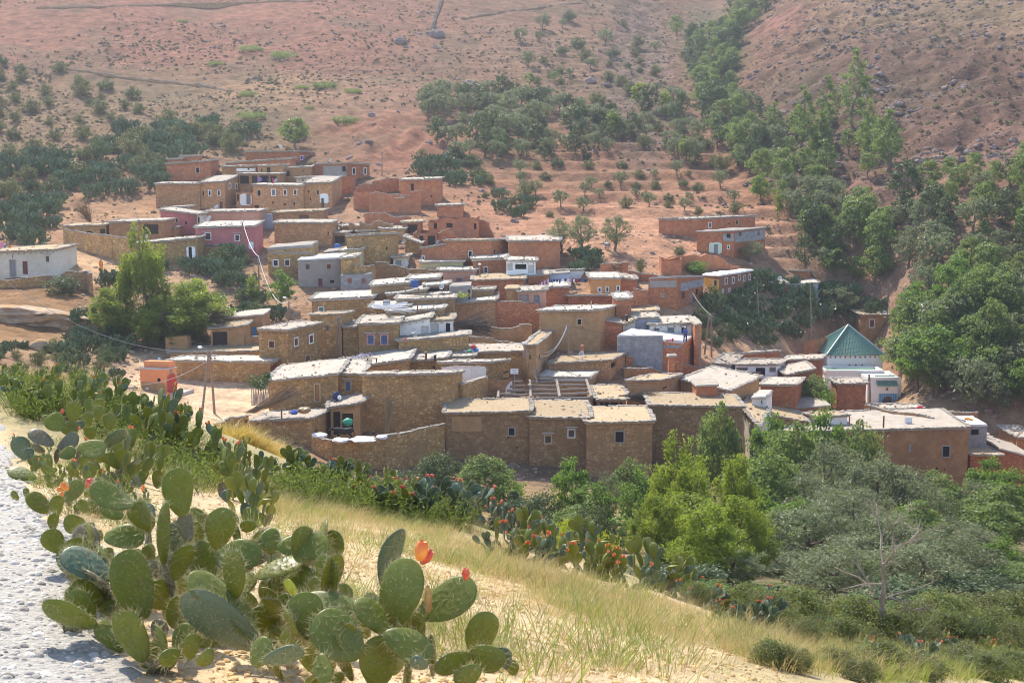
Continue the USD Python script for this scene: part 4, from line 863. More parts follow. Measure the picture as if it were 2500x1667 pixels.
H('stone_house', 'tiny white washed house with grey door and dish under the dim stone house', 3, (1035, 672), (1150, 660), base=740, d=4, wall='plaster_cream', roof='roof_straw', over=.4, op=[('d', 0, 1075, 708, 48, 50, 'shutter_grey', None)])
H('red_house', 'long brown red house with one white framed window and grass on its roof', 4, (285, 298), (660, 296), base=530, C=(802, 288), dC=4, wall='stone_red', roof='roof_straw', op=[('w', 0, 494, 400, 24, 44, 'dark', 'frame_white'), ('w', 1, 692, 380, 14, 40, 'dark', None)])
H('red_house', 'lower smooth red house with a sloping shoulder, left of the white framed window', 4, (98, 362), (285, 330), base=500, d=5, wall='mud_red', op=[('w', 0, 107, 435, 20, 36, 'dark', 'frame_white')], dA=1.5)
H('red_house', 'large blank red house back right of the centre', 4, (803, 302), (1226, 297), base=515, d=9, wall='mud_red', op=[])
H('roof_room', 'low stone coping step in front of the large blank red house', 4, (808, 388), (1108, 374), base=470, Y=203, d=3, wall='stone_red', cat='room')
H('brown_house', 'dark brick red house with a swollen white roof and one white framed window', 4, (515, 458), (790, 447), base=615, d=6, wall='stone_red', roof='roof_white', th=.28, op=[('w', 0, 621, 531, 26, 44, 'shutter_maroon', 'frame_white')])
H('white_porch', 'white porch room open to the front, right of the swollen white roof', 4, (788, 458), (1026, 466), base=580, Y=186, d=5, wall='whitewash', roof='roof_white', cat='porch', op=[('o', 0, 817, 498, 44, 72, 'cement_pale'), ('o', 0, 905, 505, 90, 40, 'dark'), ('o', 0, 990, 525, 50, 70, 'cement_pale')])
H('yellow_house', 'very low yellow wall house under a white coping', 4, (92, 478), (436, 470), base=550, d=4, wall='plaster_straw', roof='roof_white', op=[('v', 0, 145, 518, 14, 10)])
H('stone_house', 'low tan house with one small bright blue window', 4, (235, 545), (540, 540), base=650, d=5, wall='plaster_rose', roof='roof_white', op=[('w', 0, 402, 612, 44, 20, 'shutter_sky', None), ('w', 0, 265, 590, 12, 40, 'dark', None)])
H('brown_house', 'long low red brown house with a tall dark door and straw on its roof', 4, (515, 622), (932, 612), base=775, d=7, wall='stone_red', roof='roof_straw', op=[('d', 0, 707, 702, 24, 78, 'shutter_brown', None)])
H('stone_house', 'plain tan wall block left of the tall dark door', 4, (508, 705), (682, 700), base=775, Y=173, d=3, wall='mud_ochre')
H('stone_house', 'rough orange brown tower stub in the middle of the village', 4, (788, 690), (885, 685), base=785, Y=171, d=3, wall='mud_ochre', roof='roof_straw', cat='tower', rims=False)
H('stone_house', 'house with pale posts and open porch, right of the orange brown stub', 4, (885, 716), (1112, 704), base=800, Y=170, d=5, wall='plaster_rose', roof='roof_mud', op=[('o', 0, 930, 755, 80, 56, 'cement'), ('o', 0, 1035, 770, 46, 70, 'shutter_grey')])
H('red_house', 'red brown house with a white topped left block and low parapet', 4, (1104, 684), (1296, 674), base=830, d=6, wall='stone_red', roof='roof_white', op=[])
H('red_house', 'long red brown wall house with a white washed parapet terrace', 4, (1290, 745), (1682, 740), base=850, C=(1805, 765), dC=5, wall='stone_red', roof='roof_white')
H('orange_house', 'orange plastered house with three white framed windows and white washed foot', 4, (1475, 606), (1722, 604), base=745, d=7, wall='plaster_orange', roof='roof_white', op=[('w', 0, 1547, 692, 18, 30, 'pane', 'frame_white'), ('w', 0, 1610, 690, 18, 36, 'pane', 'frame_white'), ('w', 0, 1698, 680, 16, 34, 'pane', 'frame_white'), ('p', 0, 1700, 728, 60, 46, 'whitewash')])
H('block_house', 'blue grey block room behind the clothes line', 4, (1142, 572), (1312, 562), base=665, d=5, wall='plaster_blue', roof='cement', rims=False, over=.03, op=[('d', 0, 1330, 615, 20, 90, 'shutter_maroon', None)])
H('white_house', 'low white house with a dark end above the clothes line', 4, (1210, 545), (1392, 535), base=600, C=(1425, 528), dC=3, wall='whitewash', roof='roof_mud')
H('red_house', 'low red house left of the blue grey block room', 4, (965, 590), (1140, 572), base=690, d=5, wall='stone_red')
H('red_house', 'smooth red house right of the orange house, below a curved wall', 4, (1722, 606), (1850, 615), base=740, Y=183, d=6, wall='mud_red')
wall_run('yard_wall', 'ragged red yard wall left of the unfinished brick house', 5, [(765, 800, 890), (850, 765, 890), (945, 752, 880)], 'stone_red', rag=.4)
H('red_house', 'upper long red house on the slope with one white framed window', 5, (1030, 190), (1330, 190), base=325, C=(1815, 165), dC=9, wall='mud_red', op=[('w', 1, 1445, 233, 20, 38, 'shutter_grey', 'frame_white'), ('w', 1, 1665, 208, 16, 34, 'dark', 'frame_tan'), ('v', 1, 1600, 222, 14, 10)])
H('unfinished_house', 'house with an unfinished grey block upper storey and a pale green door front', 5, (1340, 292), (1645, 282), base=500, C=(1897, 258), dC=7, wall='stone_red', roof='cement', rims=False, op=[('p', 0, 1490, 420, 105, 95, 'plaster_mint'), ('d', 0, 1493, 427, 30, 74, 'shutter_grey', None), ('p', 0, 1597, 320, 92, 84, 'block_grey'), ('w', 0, 1597, 312, 32, 46, 'dark', None), ('p', 1, 1770, 315, 242, 92, 'block_grey'), ('w', 1, 1692, 300, 20, 42, 'shutter_brown', None), ('w', 1, 1838, 298, 18, 38, 'frame_grey', None), ('w', 0, 1596, 412, 14, 24, 'dark', 'frame_white'), ('w', 1, 1840, 399, 14, 30, 'dark', 'frame_white')])
wall_run('yard_wall', 'curved red earth yard wall below the green door house', 5, [(1075, 505, 620), (1210, 490, 600), (1330, 472, 590), (1460, 475, 585), (1560, 510, 590), (1620, 570, 610), (1780, 575, 620)], 'mud_red', rag=.35, rims=False)
H('tower_ruin', 'red mud tower stump with a sloping left edge', 5, (1050, 512), (1215, 505), base=645, d=3, wall='mud_red', roof=None, rag=.6, rims=False, cat='ruin')
wall_run('yard_wall', 'low red wall under an olive bush right of the prickly pear thicket', 5, [(555, 550, 640), (660, 545, 640), (780, 535, 625)], 'mud_red', rag=.2)
wall_run('yard_wall', 'stone topped red wall leading to the yellow fronted house', 5, [(780, 600, 680), (900, 635, 690), (1060, 650, 690), (1220, 652, 690)], 'stone_red', rag=.3)
H('yellow_house', 'brown house with a bright yellow end wall and five white framed windows', 5, (1394, 642), (1526, 648), base=838, C=(1790, 606), dC=9, dA=4, wall='plaster_maroon', roof='whitewash', rims=False, th=.2, op=[('p', 0, 1460, 715, 136, 132, 'plaster_yellow'), ('w', 0, 1491, 703, 22, 42, 'pane', 'frame_white'), ('w', 1, 1575, 687, 16, 44, 'shutter_grey', 'frame_white'), ('w', 1, 1633, 681, 15, 42, 'shutter_grey', 'frame_white'), ('w', 1, 1684, 657, 16, 44, 'shutter_grey', 'frame_white'), ('w', 1, 1722, 665, 13, 42, 'shutter_grey', 'frame_white'), ('w', 1, 1768, 655, 12, 40, 'shutter_grey', 'frame_white'), ('w', 1, 1550, 768, 8, 18, 'dark', 'frame_white'), ('w', 1, 1602, 760, 8, 18, 'dark', 'frame_white'), ('v', 1, 1648, 768, 14, 20)])
H('roof_room', 'small red brown roof room behind the bright yellow end wall', 5, (1225, 582), (1330, 578), base=625, Y=196, d=4, wall='mud_red', cat='room')
H('unfinished_house', 'unfinished brick house with a bare roof terrace and dark openings', 5, (945, 672), (1180, 660), base=930, C=(1392, 655), dC=7, wall='stone_red', roof='cement', rims=False, over=.04, op=[('p', 0, 1060, 705, 230, 70, 'cement'), ('w', 0, 1065, 805, 50, 42, 'frame_tan', None), ('p', 1, 1300, 705, 190, 84, 'block_grey'), ('w', 1, 1228, 805, 26, 54, 'shutter_brown', None), ('d', 1, 1300, 822, 24, 94, 'shutter_grey', None), ('o', 1, 1343, 775, 26, 46, 'dark')])
H('stone_house', 'low tan stone yard block below the unfinished brick house', 5, (808, 945), (1025, 935), base=995, d=7, wall='stone_red', roof='roof_straw')
H('stone_house', 'long red stone house back wall right of the yellow end wall', 5, (1795, 612), (2262, 606), base=700, C=(2292, 690), dC=3, wall='stone_red')
H('blue_white_house', 'small house with a bluish white washed front and two white framed windows', 5, (2072, 728), (2328, 708), base=822, d=6, wall='plaster_blue', roof='roof_white', op=[('w', 0, 2103, 768, 14, 28, 'dark', 'frame_white'), ('w', 0, 2218, 756, 14, 28, 'shutter_maroon', 'frame_white'), ('d', 0, 2165, 800, 20, 56, 'dark', 'frame_white'), ('d', 0, 2275, 790, 18, 70, 'shutter_blue', 'frame_white')])
H('red_house', 'red stone house under a dish left of the bluish white front', 5, (1800, 678), (1910, 674), base=760, d=5, wall='stone_red')
H('red_house', 'low red stone block touching the bluish white front', 5, (1925, 708), (2072, 714), base=790, d=5, wall='stone_red')
H('stone_house', 'lonely small tan house with a white framed door among the trees at right', 9, (1005, 400), (1300, 400), base=525, d=7, wall='mud_brown', roof='roof_straw', op=[('d', 0, 1095, 465, 36, 60, 'shutter_maroon', 'frame_white')])
H('brown_house', 'tall smooth orange brown house with one small square window', 4, (1055, 872), (1555, 862), base=1195, C=(1682, 828), dC=8, wall='mud_ochre', roof='roof_white', op=[('w', 0, 1382, 953, 28, 42, 'dark', 'frame_tan'), ('v', 0, 1292, 945, 8, 8), ('v', 0, 1410, 1000, 8, 8)])
H('brown_house', 'narrow higher part of the tall orange brown house', 4, (1680, 776), (1806, 768), base=935, Y=168, d=6, wall='stone_red', roof='roof_white')
H('stone_house', 'tan house under a sloping white roof left of the tall orange brown house', 4, (345, 812), (700, 782), base=1000, d=7, wall='stone_tan', roof='roof_white')
wall_run('yard_wall', 'tall red stone yard wall with loose coping beside the tall orange brown house', 4, [(702, 796, 1000), (880, 792, 1010), (1060, 805, 1015)], 'stone_red', rag=.12)
H('stone_house', 'ochre stone house with one green shuttered window under a smooth white roof', 3, (370, 1020), (872, 996), base=1180, d=7, wall='stone_ochre', roof='roof_white', th=.25, op=[('w', 0, 448, 1090, 34, 44, 'shutter_green', 'frame_white')])
for k, (a, b, bs, w, rf, lab, Yk) in enumerate([((855, 900), (1160, 876), 960, 'mud_ochre', 'roof_white', 'narrow tan house in front of the blue tank', 173), ((985, 975), (1300, 930), 1010, 'stone_tan', 'roof_white', 'low white roof with a wooden bench on it', 170), ((1145, 988), (1490, 965), 1020, 'stone_tan', 'roof_white', 'low pale roof left of the grey cement room', 168.5),
  ((1060, 1014), (1530, 1000), 1090, 'stone_brown', 'roof_mud', 'dark shaded stone front under a thin pale roof, chimney pipe beside', 165), ((845, 1085), (1160, 1068), 1140, 'stone_ochre', 'roof_white', 'low roof cluttered with pale sheets and poles', 163), ((985, 1115), (1440, 1085), 1180, 'stone_ochre', 'roof_white', 'ochre stone house with a long white roof behind the pink framed windows', 160.5), ((1520, 1042), (1860, 1005), 1120, 'mud_ochre', 'roof_white', 'tan house with a long slanting white roof edge left of the yard wall', 166)]):
 if k == 6:
  continue
 H('stone_house', lab, 3, a, b, base=bs, Y=Yk, d=6, wall=w, roof=rf)
H('cement_house', 'small grey cement room with a maroon door and potted plants at its side', 3, (1490, 910), (1668, 904), base=1010, Y=169.5, d=4, wall='cement', roof='cement', rims=False, over=.03, op=[('d', 0, 1655, 960, 22, 84, 'shutter_maroon', None)])
H('stone_house', 'dark open shelter beside the blue tank', 3, (1160, 848), (1400, 838), base=905, Y=176, d=5, wall='mud_brown', roof='roof_white', op=[('o', 0, 1330, 872, 110, 50, 'dark')])
H('stone_house', 'low dark opening under a rough roof behind the dish, right of the wooden bench', 3, (1290, 902), (1480, 888), base=960, Y=172, d=4, wall='mud_brown', roof='roof_white', op=[('o', 0, 1385, 925, 130, 44, 'dark')])
H('stone_house', 'ochre stone house with a straw edged roof and one grey window', 3, (360, 1140), (612, 1132), base=1475, C=(698, 1112), dC=5, wall='stone_ochre', roof='roof_straw', op=[('w', 0, 497, 1237, 26, 40, 'shutter_grey', None)])
H('stone_house', 'lower ochre stone house part right of the straw edged roof', 3, (625, 1235), (748, 1238), base=1475, Y=155, d=5, wall='stone_ochre', roof='roof_mud')
H('stone_house', 'ochre stone house with two blue windows in pink frames', 3, (750, 1214), (1078, 1205), base=1475, d=7, Y=154, wall='stone_ochre', roof='roof_mud', op=[('w', 0, 850, 1330, 50, 74, 'shutter_blue', 'frame_pink'), ('w', 0, 961, 1330, 50, 74, 'shutter_blue', 'frame_pink'), ('w', 0, 979, 1418, 13, 13, 'plastic_white', None), ('p', 0, 920, 1462, 320, 40, 'whitewash')])
H('white_house', 'white walled terrace room with a grey recess and a big dish in front', 3, (1078, 1205), (1330, 1160), base=1350, Y=155.5, d=5, wall='plaster_white', roof='roof_mud', op=[('w', 0, 1195, 1210, 30, 24, 'frame_grey', None), ('o', 0, 1300, 1245, 80, 120, 'cement_pale')])
H('white_house', 'white room with a dark doorway under a straw roof, right of the grey recess', 3, (1332, 1185), (1512, 1178), base=1330, Y=156.5, d=5, wall='plaster_white', roof='roof_straw', op=[('o', 0, 1370, 1250, 70, 116, 'cement_pale'), ('o', 0, 1480, 1245, 36, 100, 'dark')])
H('stone_house', 'ochre stone terrace front with a bright blue door in a pink frame', 3, (1080, 1350), (1640, 1300), base=1500, Y=152.5, d=3.0, wall='stone_ochre', roof='roof_mud', op=[('d', 0, 1213, 1462, 44, 52, 'shutter_sky', 'frame_pink'), ('d', 0, 1367, 1440, 26, 40, 'frame_tan', None), ('w', 0, 1447, 1445, 22, 34, 'dark', None)])
wall_run('yard_wall', 'crumbling mud wall with a stony top right of the white rooms', 7, [(990, 262, 370), (1090, 280, 380), (1190, 272, 380), (1330, 255, 380)], 'mud_ochre', rag=.5)
wall_run('yard_wall', 'grey mud yard wall with a stepped top in front of the crumbling wall', 7, [(830, 345, 470), (1005, 355, 470), (1015, 382, 470), (1260, 395, 470)], 'mud_ochre', rag=.15)
H('stone_house', 'tan stone house under the stepped yard wall', 7, (795, 476), (1262, 468), base=640, d=5, wall='stone_ochre', roof='roof_mud', op=[])
H('stone_house', 'tall narrow ochre mud house at the lane with sticks leaning on it', 7, (1262, 420), (1365, 418), base=740, C=(1500, 300), dC=14, wall='mud_ochre', roof='roof_straw', op=[('v', 0, 1315, 505, 9, 40), ('v', 1, 1390, 505, 8, 40)])
H('shed', 'low ochre shed with a pale blue door below the pepper tree', 6, (830, 192), (1135, 166), base=345, d=5, wall='mud_ochre', roof='roof_mud', cat='shed', rims=False, op=[('d', 0, 1068, 296, 36, 72, 'shutter_sky', None), ('w', 0, 988, 262, 22, 28, 'dark', None)])
H('shed', 'open mud shed with a rubble edged top left of the two storey house', 6, (715, 285), (985, 262), base=455, d=4, wall='mud_ochre', roof='roof_straw', cat='shed', op=[('o', 0, 790, 365, 120, 150, 'soot')])
wall_run('yard_wall', 'low mud wall joining the open shed to the two storey house', 6, [(985, 345, 455), (1112, 342, 455)], 'mud_ochre', rag=.1)
H('stone_house', 'mud wall stub under the pepper tree', 6, (345, 345), (522, 342), base=470, d=2, wall='mud_ochre', roof=None, rims=False, rag=.3, cat='ruin')
H('stone_house', 'two storey ochre stone house with red shuttered windows and a dark door', 6, (1105, 290), (1340, 296), base=690, C=(1612, 238), dC=7, dA=2, wall='stone_ochre', roof='roof_mud', op=[('w', 0, 1212, 403, 42, 54, 'shutter_maroon', 'frame_tan'), ('w', 1, 1410, 382, 28, 58, 'shutter_maroon', 'frame_white'), ('w', 1, 1534, 358, 28, 58, 'shutter_maroon', 'frame_white'), ('d', 1, 1505, 548, 36, 112, 'shutter_brown', 'frame_tan')])
H('stone_house', 'long low stone store with a white roof and a double rust red door', 6, (372, 545), (1195, 552), base=715, C=(1320, 515), dC=4, wall='stone_ochre', roof='roof_white', op=[('d', 1, 1253, 605, 96, 128, 'door_rust', None)])
H('stone_house', 'raised back part of the long low store', 6, (385, 480), (1110, 466), base=540, Y=152, d=4, wall='mud_ochre', roof='roof_straw')
H('stone_house', 'big front house, upper storey with an ochre door and a blue window', 6, (1185, 712), (1750, 650), base=930, Y=133.5, d=9, wall='stone_ochre', roof='roof_mud', op=[('d', 0, 1583, 790, 34, 140, 'door_orange', 'frame_tan'), ('w', 0, 1834, 742, 38, 74, 'shutter_blue', None)])
H('stone_house', 'stone corner between the big front house and its tallest wall, one blue window', 6, (1752, 648), (1945, 655), base=930, Y=134.5, d=8, wall='stone_ochre', roof='roof_mud', op=[('w', 0, 1834, 742, 38, 74, 'shutter_blue', 'frame_tan')])
H('stone_house', 'tallest blank stone wall of the big front house', 7, (-55, 660), (655, 650), base=1120, Y=131.5, C=(765, 632), dC=4, wall='stone_ochre', roof='roof_mud', op=[])
wall_run('yard_wall', 'stone parapet with a mud coping between the tallest wall and the white plastered wall', 7, [(765, 732, 900, 134), (970, 675, 900, 139)], 'stone_ochre', rag=.08, thick=.6)
H('stone_house', 'house with a rust streaked white plaster wall and a smooth roof', 7, (575, 560), (975, 556), base=760, Y=141, C=(1142, 540), dC=5, wall='stone_ochre', roof='roof_white', op=[('p', 0, 775, 640, 395, 150, 'plaster_white'), ('w', 1, 1120, 628, 50, 16, 'wood_grey', None)])
H('shed', 'brick walled shed with a white end beside the lane', 7, (965, 690), (1112, 690), base=830, Y=139.5, C=(1170, 672), dC=5, wall='stone_tan', roof=None, rims=False, cat='shed', op=[('p', 1, 1140, 735, 54, 130, 'plaster_white')])
H('stone_house', 'smooth white roof with two chimney pots behind the plaster wall', 7, (325, 548), (640, 520), base=640, Y=147, d=6, wall='stone_ochre', roof='roof_white', op=[('v', 0, 530, 588, 18, 18)])
H('stone_house', 'long white roof with a wooden bench, above the big front house', 7, (-130, 600), (330, 530), base=640, Y=145, d=8, wall='stone_ochre', roof='roof_white')
H('stone_house', 'low tan roof step between the chimney roof and the stepped yard wall', 7, (640, 515), (855, 508), base=600, Y=149, d=4, wall='stone_ochre', roof='roof_white')
H('stone_house', 'low front house with a flat dusty roof below the ochre door', 6, (1030, 1040), (1530, 1012), base=1270, Y=124, C=(1690, 940), dC=7, wall='stone_ochre', roof='roof_mud', op=[('d', 1, 1575, 1115, 24, 50, 'shutter_brown', None)])
wall_run('yard_wall', 'low stone wall with a dark red door beside the sandy square', 6, [(780, 1050, 1075), (900, 1000, 1085), (1025, 985, 1110)], 'stone_ochre', rag=.2, op=[('d', 1, 1003, 1060, 32, 92, 'shutter_maroon', None)])
H('stone_house', 'cow byre, dark open shelter under a thin slab', 6, (1690, 925), (1930, 880), base=1150, Y=129, d=4, wall='mud_ochre', roof='roof_mud', over=.5, op=[('o', 0, 1742, 1045, 58, 190, 'dark'), ('o', 0, 1830, 1040, 90, 150, 'soot')], cat='shelter')
wall_run('yard_wall', 'curving stone yard wall of the cow byre with pale sacking on top', 6, [(1535, 1160, 1290, 122), (1690, 1192, 1310, 120.5), (1900, 1188, 1340, 120.5), (2150, 1150, 1345, 122), (2335, 1118, 1345, 123.5), (2620, 1052, 1180, 126.5)], 'stone_ochre', rag=.1)
H('stone_house', 'front row house with a straw strewn roof and one dark window', 7, (630, 972), (1312, 958), base=1330, Y=127, d=6, wall='stone_brown', roof='roof_straw', op=[('w', 0, 1164, 1112, 44, 58, 'dark', 'frame_grey'), ('v', 0, 1136, 1160, 13, 13), ('v', 0, 1210, 1242, 12, 16), ('p', 0, 800, 1050, 240, 120, 'mud_ochre')])
H('stone_house', 'front row house with two brown windows in pale frames', 7, (1312, 1008), (1800, 1012), base=1420, Y=126.5, d=8, wall='stone_brown', roof='roof_straw', op=[('w', 0, 1461, 1175, 46, 56, 'shutter_brown', 'frame_tan'), ('w', 0, 1651, 1127, 48, 58, 'shutter_brown', 'frame_white')])
H('stone_house', 'front row corner house with one big black window', 7, (1775, 1050), (2312, 1040), base=1500, Y=125, d=7, wall='stone_brown', roof='roof_straw', op=[('w', 0, 2043, 1155, 66, 86, 'dark', 'frame_grey')])
H('stone_house', 'long brown stone house behind the yellow green tree', 8, (300, 806), (1045, 822), base=1010, Y=131, d=6, wall='stone_brown', roof='roof_straw', op=[('v', 0, 830, 905, 10, 12)])
H('stone_house', 'raised corner with a slanting straw edge behind the dark green tree', 8, (1045, 830), (1180, 985), base=1060, Y=130, C=(1240, 850), dC=9, wall='plaster_cream', roof='roof_straw', dA=8)
h_frame, c_frame = H('beam_frame_house', 'roofless house showing a grid of bare grey beams', 7, (1055, 856), (1815, 846), base=935, Y=135.5, d=9.5, wall='stone_ochre', roof=None, rims=False)
H('shelter', 'small hut under a shaggy pale straw roof right of the bare beams', 7, (1860, 858), (2095, 856), base=910, Y=135, d=7, wall='mud_brown', roof='roof_straw', cat='hut', over=.4, op=[('o', 0, 1975, 882, 180, 40, 'dark')])
H('stone_house', 'tan house with a wide pillow shaped white roof behind the bare beams', 7, (1402, 686), (1795, 690), base=780, Y=146, C=(1895, 608), dC=8, wall='mud_ochre', roof='roof_white', th=.3, op=[('w', 0, 1692, 730, 24, 14, 'dark', None)])
H('stone_house', 'tan house with a dish and straw on its roof and a black opening', 7, (1465, 568), (1965, 540), base=700, Y=151, C=(2090, 478), dC=6, wall='stone_tan', roof='roof_straw', op=[('o', 1, 1995, 562, 46, 52, 'dark')])
H('white_house', 'white fronted courtyard house with two blue doors under a white roof', 5, (958, 1052), (1318, 1036), base=1190, Y=163, d=6, wall='plaster_white', roof='roof_mud', op=[('w', 0, 1010, 1095, 46, 46, 'cement', None), ('d', 0, 1127, 1110, 54, 92, 'shutter_grey', None), ('o', 0, 1235, 1105, 44, 90, 'dark'), ('w', 0, 1245, 1095, 20, 60, 'shutter_blue', None)])
H('white_house', 'bluish white room with a blue door left in the courtyard', 5, (836, 1000), (1018, 992), base=1130, Y=165, d=4, wall='plaster_blue', roof='roof_mud', op=[('d', 0, 940, 1085, 34, 76, 'shutter_sky', None)])
H('white_house', 'yellowish white room with a thatched edge left in the courtyard', 5, (735, 1050), (836, 1010), base=1130, Y=163.5, d=5, wall='plaster_cream', roof='roof_straw', op=[('d', 0, 762, 1105, 12, 44, 'shutter_blue', None)])
H('red_house', 'red brown side wall house between the tall orange house and the courtyard', 5, (570, 1005), (730, 1040), base=1250, Y=163, d=6, wall='stone_red', roof='roof_mud', rims=False)
H('block_house', 'courtyard base of grey blocks over red brick, open terrace on top', 5, (690, 1140), (1225, 1196), base=1345, Y=157.5, C=(1320, 1140), dC=5, wall='stone_red', roof='cement_pale', rims=False, over=.03, op=[('p', 0, 880, 1190, 370, 105, 'block_grey'), ('p', 0, 1150, 1210, 180, 46, 'block_grey')])
wall_run('block_wall', 'grey block parapet of the open courtyard terrace', 5, [(690, 1135, 1200, 157.3), (1062, 1132, 1200, 157.3)], 'block_grey', rag=.02, rims=False, thick=.25)
H('brick_pier', 'narrow red brick house end beside two leaning poles', 5, (1322, 1050), (1378, 1040), base=1320, Y=160, d=6, wall='stone_red', cat='house', roof='roof_mud', rims=False)
wall_run('yard_wall', 'red rubble wall below the courtyard base', 8, [(95, 405, 470), (330, 400, 470), (440, 385, 450)], 'stone_red', rag=.2)
wall_run('yard_wall', 'tan wall with a sagging ragged top above the straw block', 8, [(82, 505, 570), (300, 490, 560), (435, 552, 570)], 'stone_tan', rag=.3)
wall_run('yard_wall', 'long red brown rubble wall sloping down to the right', 8, [(498, 455, 530), (650, 485, 550), (800, 505, 570), (1000, 525, 600), (1195, 540, 620)], 'stone_red', rag=.3)
H('stone_pier', 'stone gate pier at the head of the sloping rubble wall', 8, (445, 405), (497, 400), base=530, Y=150, d=1.0, wall='stone_red', roof='roof_mud', cat='pier', rims=False)
H('stone_house', 'flat house with a dark end among the middle roofs, straw scattered on top', 8, (105, 608), (365, 605), base=700, Y=141, C=(545, 560), dC=7, wall='mud_ochre', roof='roof_straw', op=[('w', 1, 410, 642, 34, 42, 'dark', None)])
H('stone_house', 'tan house with a long pale roof tapering right among the middle roofs', 8, (545, 600), (935, 690), base=730, Y=140, C=(1178, 575), dC=8, dA=7, wall='mud_ochre', roof='roof_mud')
wall_run('yard_wall', 'low pale rubble wall in front of the middle roofs', 8, [(290, 672, 720), (500, 655, 715), (665, 650, 715)], 'stone_tan', rag=.2)
H('tower_ruin', 'square red mud stub between the middle roofs', 8, (668, 645), (838, 640), base=745, Y=136, d=3, wall='mud_red', roof='roof_mud', cat='ruin', rims=False)
wall_run('ruined_wall', 'small red wall end right of the square mud stub', 8, [(858, 625, 720), (915, 640, 720)], 'mud_red', rag=.4, cat='ruin')
wall_run('yard_wall', 'low red wall under loose stones between mud stub and small white shed', 8, [(930, 735, 790), (1100, 740, 795), (1245, 800, 830)], 'stone_red', rag=.2)
H('shed', 'small white shed with a blue door slit', 8, (1120, 742), (1232, 740), base=800, Y=140, C=(1285, 690), dC=4, wall='plaster_white', roof='roof_white', cat='shed', rims=False, op=[('d', 0, 1200, 770, 10, 36, 'shutter_blue', None)])
wall_run('yard_wall', 'smooth pinkish plastered garden wall before the round green tree', 8, [(1283, 738, 800), (1345, 772, 810), (1620, 768, 812), (1830, 772, 812)], 'plaster_rose', rag=.05, rims=False)
H('stone_house', 'farthest back of the pale roofs left of the mosque', 8, (838, 380), (1040, 385), base=460, Y=173, C=(1345, 366), dC=5, wall='stone_red', roof='roof_mud')
H('stone_house', 'pale roof over a black shade with a blue washed wall', 8, (802, 462), (945, 480), base=520, Y=164, C=(1035, 405), dC=6, wall='plaster_blue', roof='roof_mud', op=[('o', 0, 860, 492, 80, 30, 'dark')])
H('white_house', 'white porch house with grey openings under a pale roof left of the mosque', 8, (985, 474), (1330, 474), base=570, Y=164, C=(1405, 436), dC=5, wall='whitewash', roof='roof_mud', op=[('w', 0, 1038, 505, 96, 30, 'cement', None), ('o', 0, 1190, 525, 76, 66, 'dark'), ('w', 0, 1288, 508, 54, 40, 'cement', None)])
H('red_house', 'red brown house with a pale roof touching the mosque', 8, (1400, 438), (1672, 430), base=560, Y=168, C=(1700, 400), dC=5, wall='stone_red', roof='roof_mud')
H('stone_house', 'brown house under a large rippled pale roof before the mosque', 8, (1192, 640), (1475, 642), base=765, Y=150, C=(1540, 588), dC=9, wall='stone_red', roof='roof_mud')
H('stone_house', 'small curved pale roof behind the large rippled roof', 8, (1400, 560), (1625, 512), base=570, Y=161, d=5, wall='stone_red', roof='roof_mud')
H('stone_house', 'brown stone house with a pale roof left of the blue striped gateway', 8, (1815, 628), (2050, 628), base=770, Y=158, d=3.2, wall='stone_red', roof='roof_mud')
H('ruined_house', 'round topped red ruin left of the green tiled roof', 8, (1545, 300), (1640, 258), base=395, Y=186, dA=-1, C=(1765, 250), dC=4, wall='mud_red', roof=None, rag=.9, rims=False, cat='ruin')
H('terrace_house', 'wide dark mud house at the right, big dusty roof terrace, arched window', 9, (300, 1362), (1888, 1322), base=1720, Y=141, d=9.5, wall='mud_brown', roof='roof_mud', over=.15, op=[('w', 0, 1700, 1508, 54, 84, 'dark', 'frame_grey'), ('v', 0, 1626, 1655, 14, 36), ('w', 0, 1412, 1480, 20, 70, 'frame_white', None), ('w', 0, 430, 1470, 40, 60, 'dark', 'frame_white'), ('v', 0, 1690, 1655, 10, 12)])
H('roof_room', 'sunk white court wall with a small window on the big roof terrace', 9, (555, 1208), (800, 1196), base=1290, Y=147, C=(895, 1222), dC=-3.0, wall='whitewash', roof='roof_straw', cat='room', op=[('w', 0, 690, 1272, 60, 30, 'frame_grey', None)])
H('roof_room', 'straw covered low block left on the big roof terrace', 9, (200, 1205), (570, 1275), base=1330, Y=144, d=6, wall='mud_ochre', roof='roof_straw', cat='room')
H('stone_house', 'pale flat roof slab beyond the big roof terrace, left', 9, (200, 1172), (750, 1140), base=1200, Y=152, d=5, wall='stone_tan', roof='roof_mud', rims=False)
wall_run('yard_wall', 'curving parapet with stony top along the back of the big roof terrace', 9, [(1035, 1130, 1180, 152), (1250, 1185, 1240, 149), (1500, 1215, 1260, 146.5), (1720, 1285, 1310, 144)], 'stone_tan', rag=.1)
H('stone_house', 'pale roof behind the curving parapet, a heap of clothes at its end', 9, (1110, 1166), (1500, 1166), base=1210, Y=157, d=2.2, wall='stone_tan', roof='roof_mud')
wall_run('block_wall', 'grey wall end beyond the roof with scattered clothes', 9, [(1500, 1190, 1250, 152), (1960, 1196, 1250, 152)], 'mud_brown', rag=.05)
H('cement_house', 'grey block house with a black opening and clothes spread on its roof', 9, (1640, 1300), (2035, 1302), base=1420, Y=147, d=6, wall='block_grey', roof='cement_pale', rims=False, over=.05, op=[('o', 0, 1935, 1350, 62, 44, 'dark')])
H('stone_house', 'low straw roof at the right edge, upper one', 9, (1895, 1450), (2110, 1438), base=1500, Y=150, d=7, wall='stone_tan', roof='roof_mud')
H('stone_house', 'low straw roof at the right edge, lowest one', 9, (1900, 1545), (2140, 1545), base=1620, Y=144, d=5, wall='stone_red', roof='roof_straw')
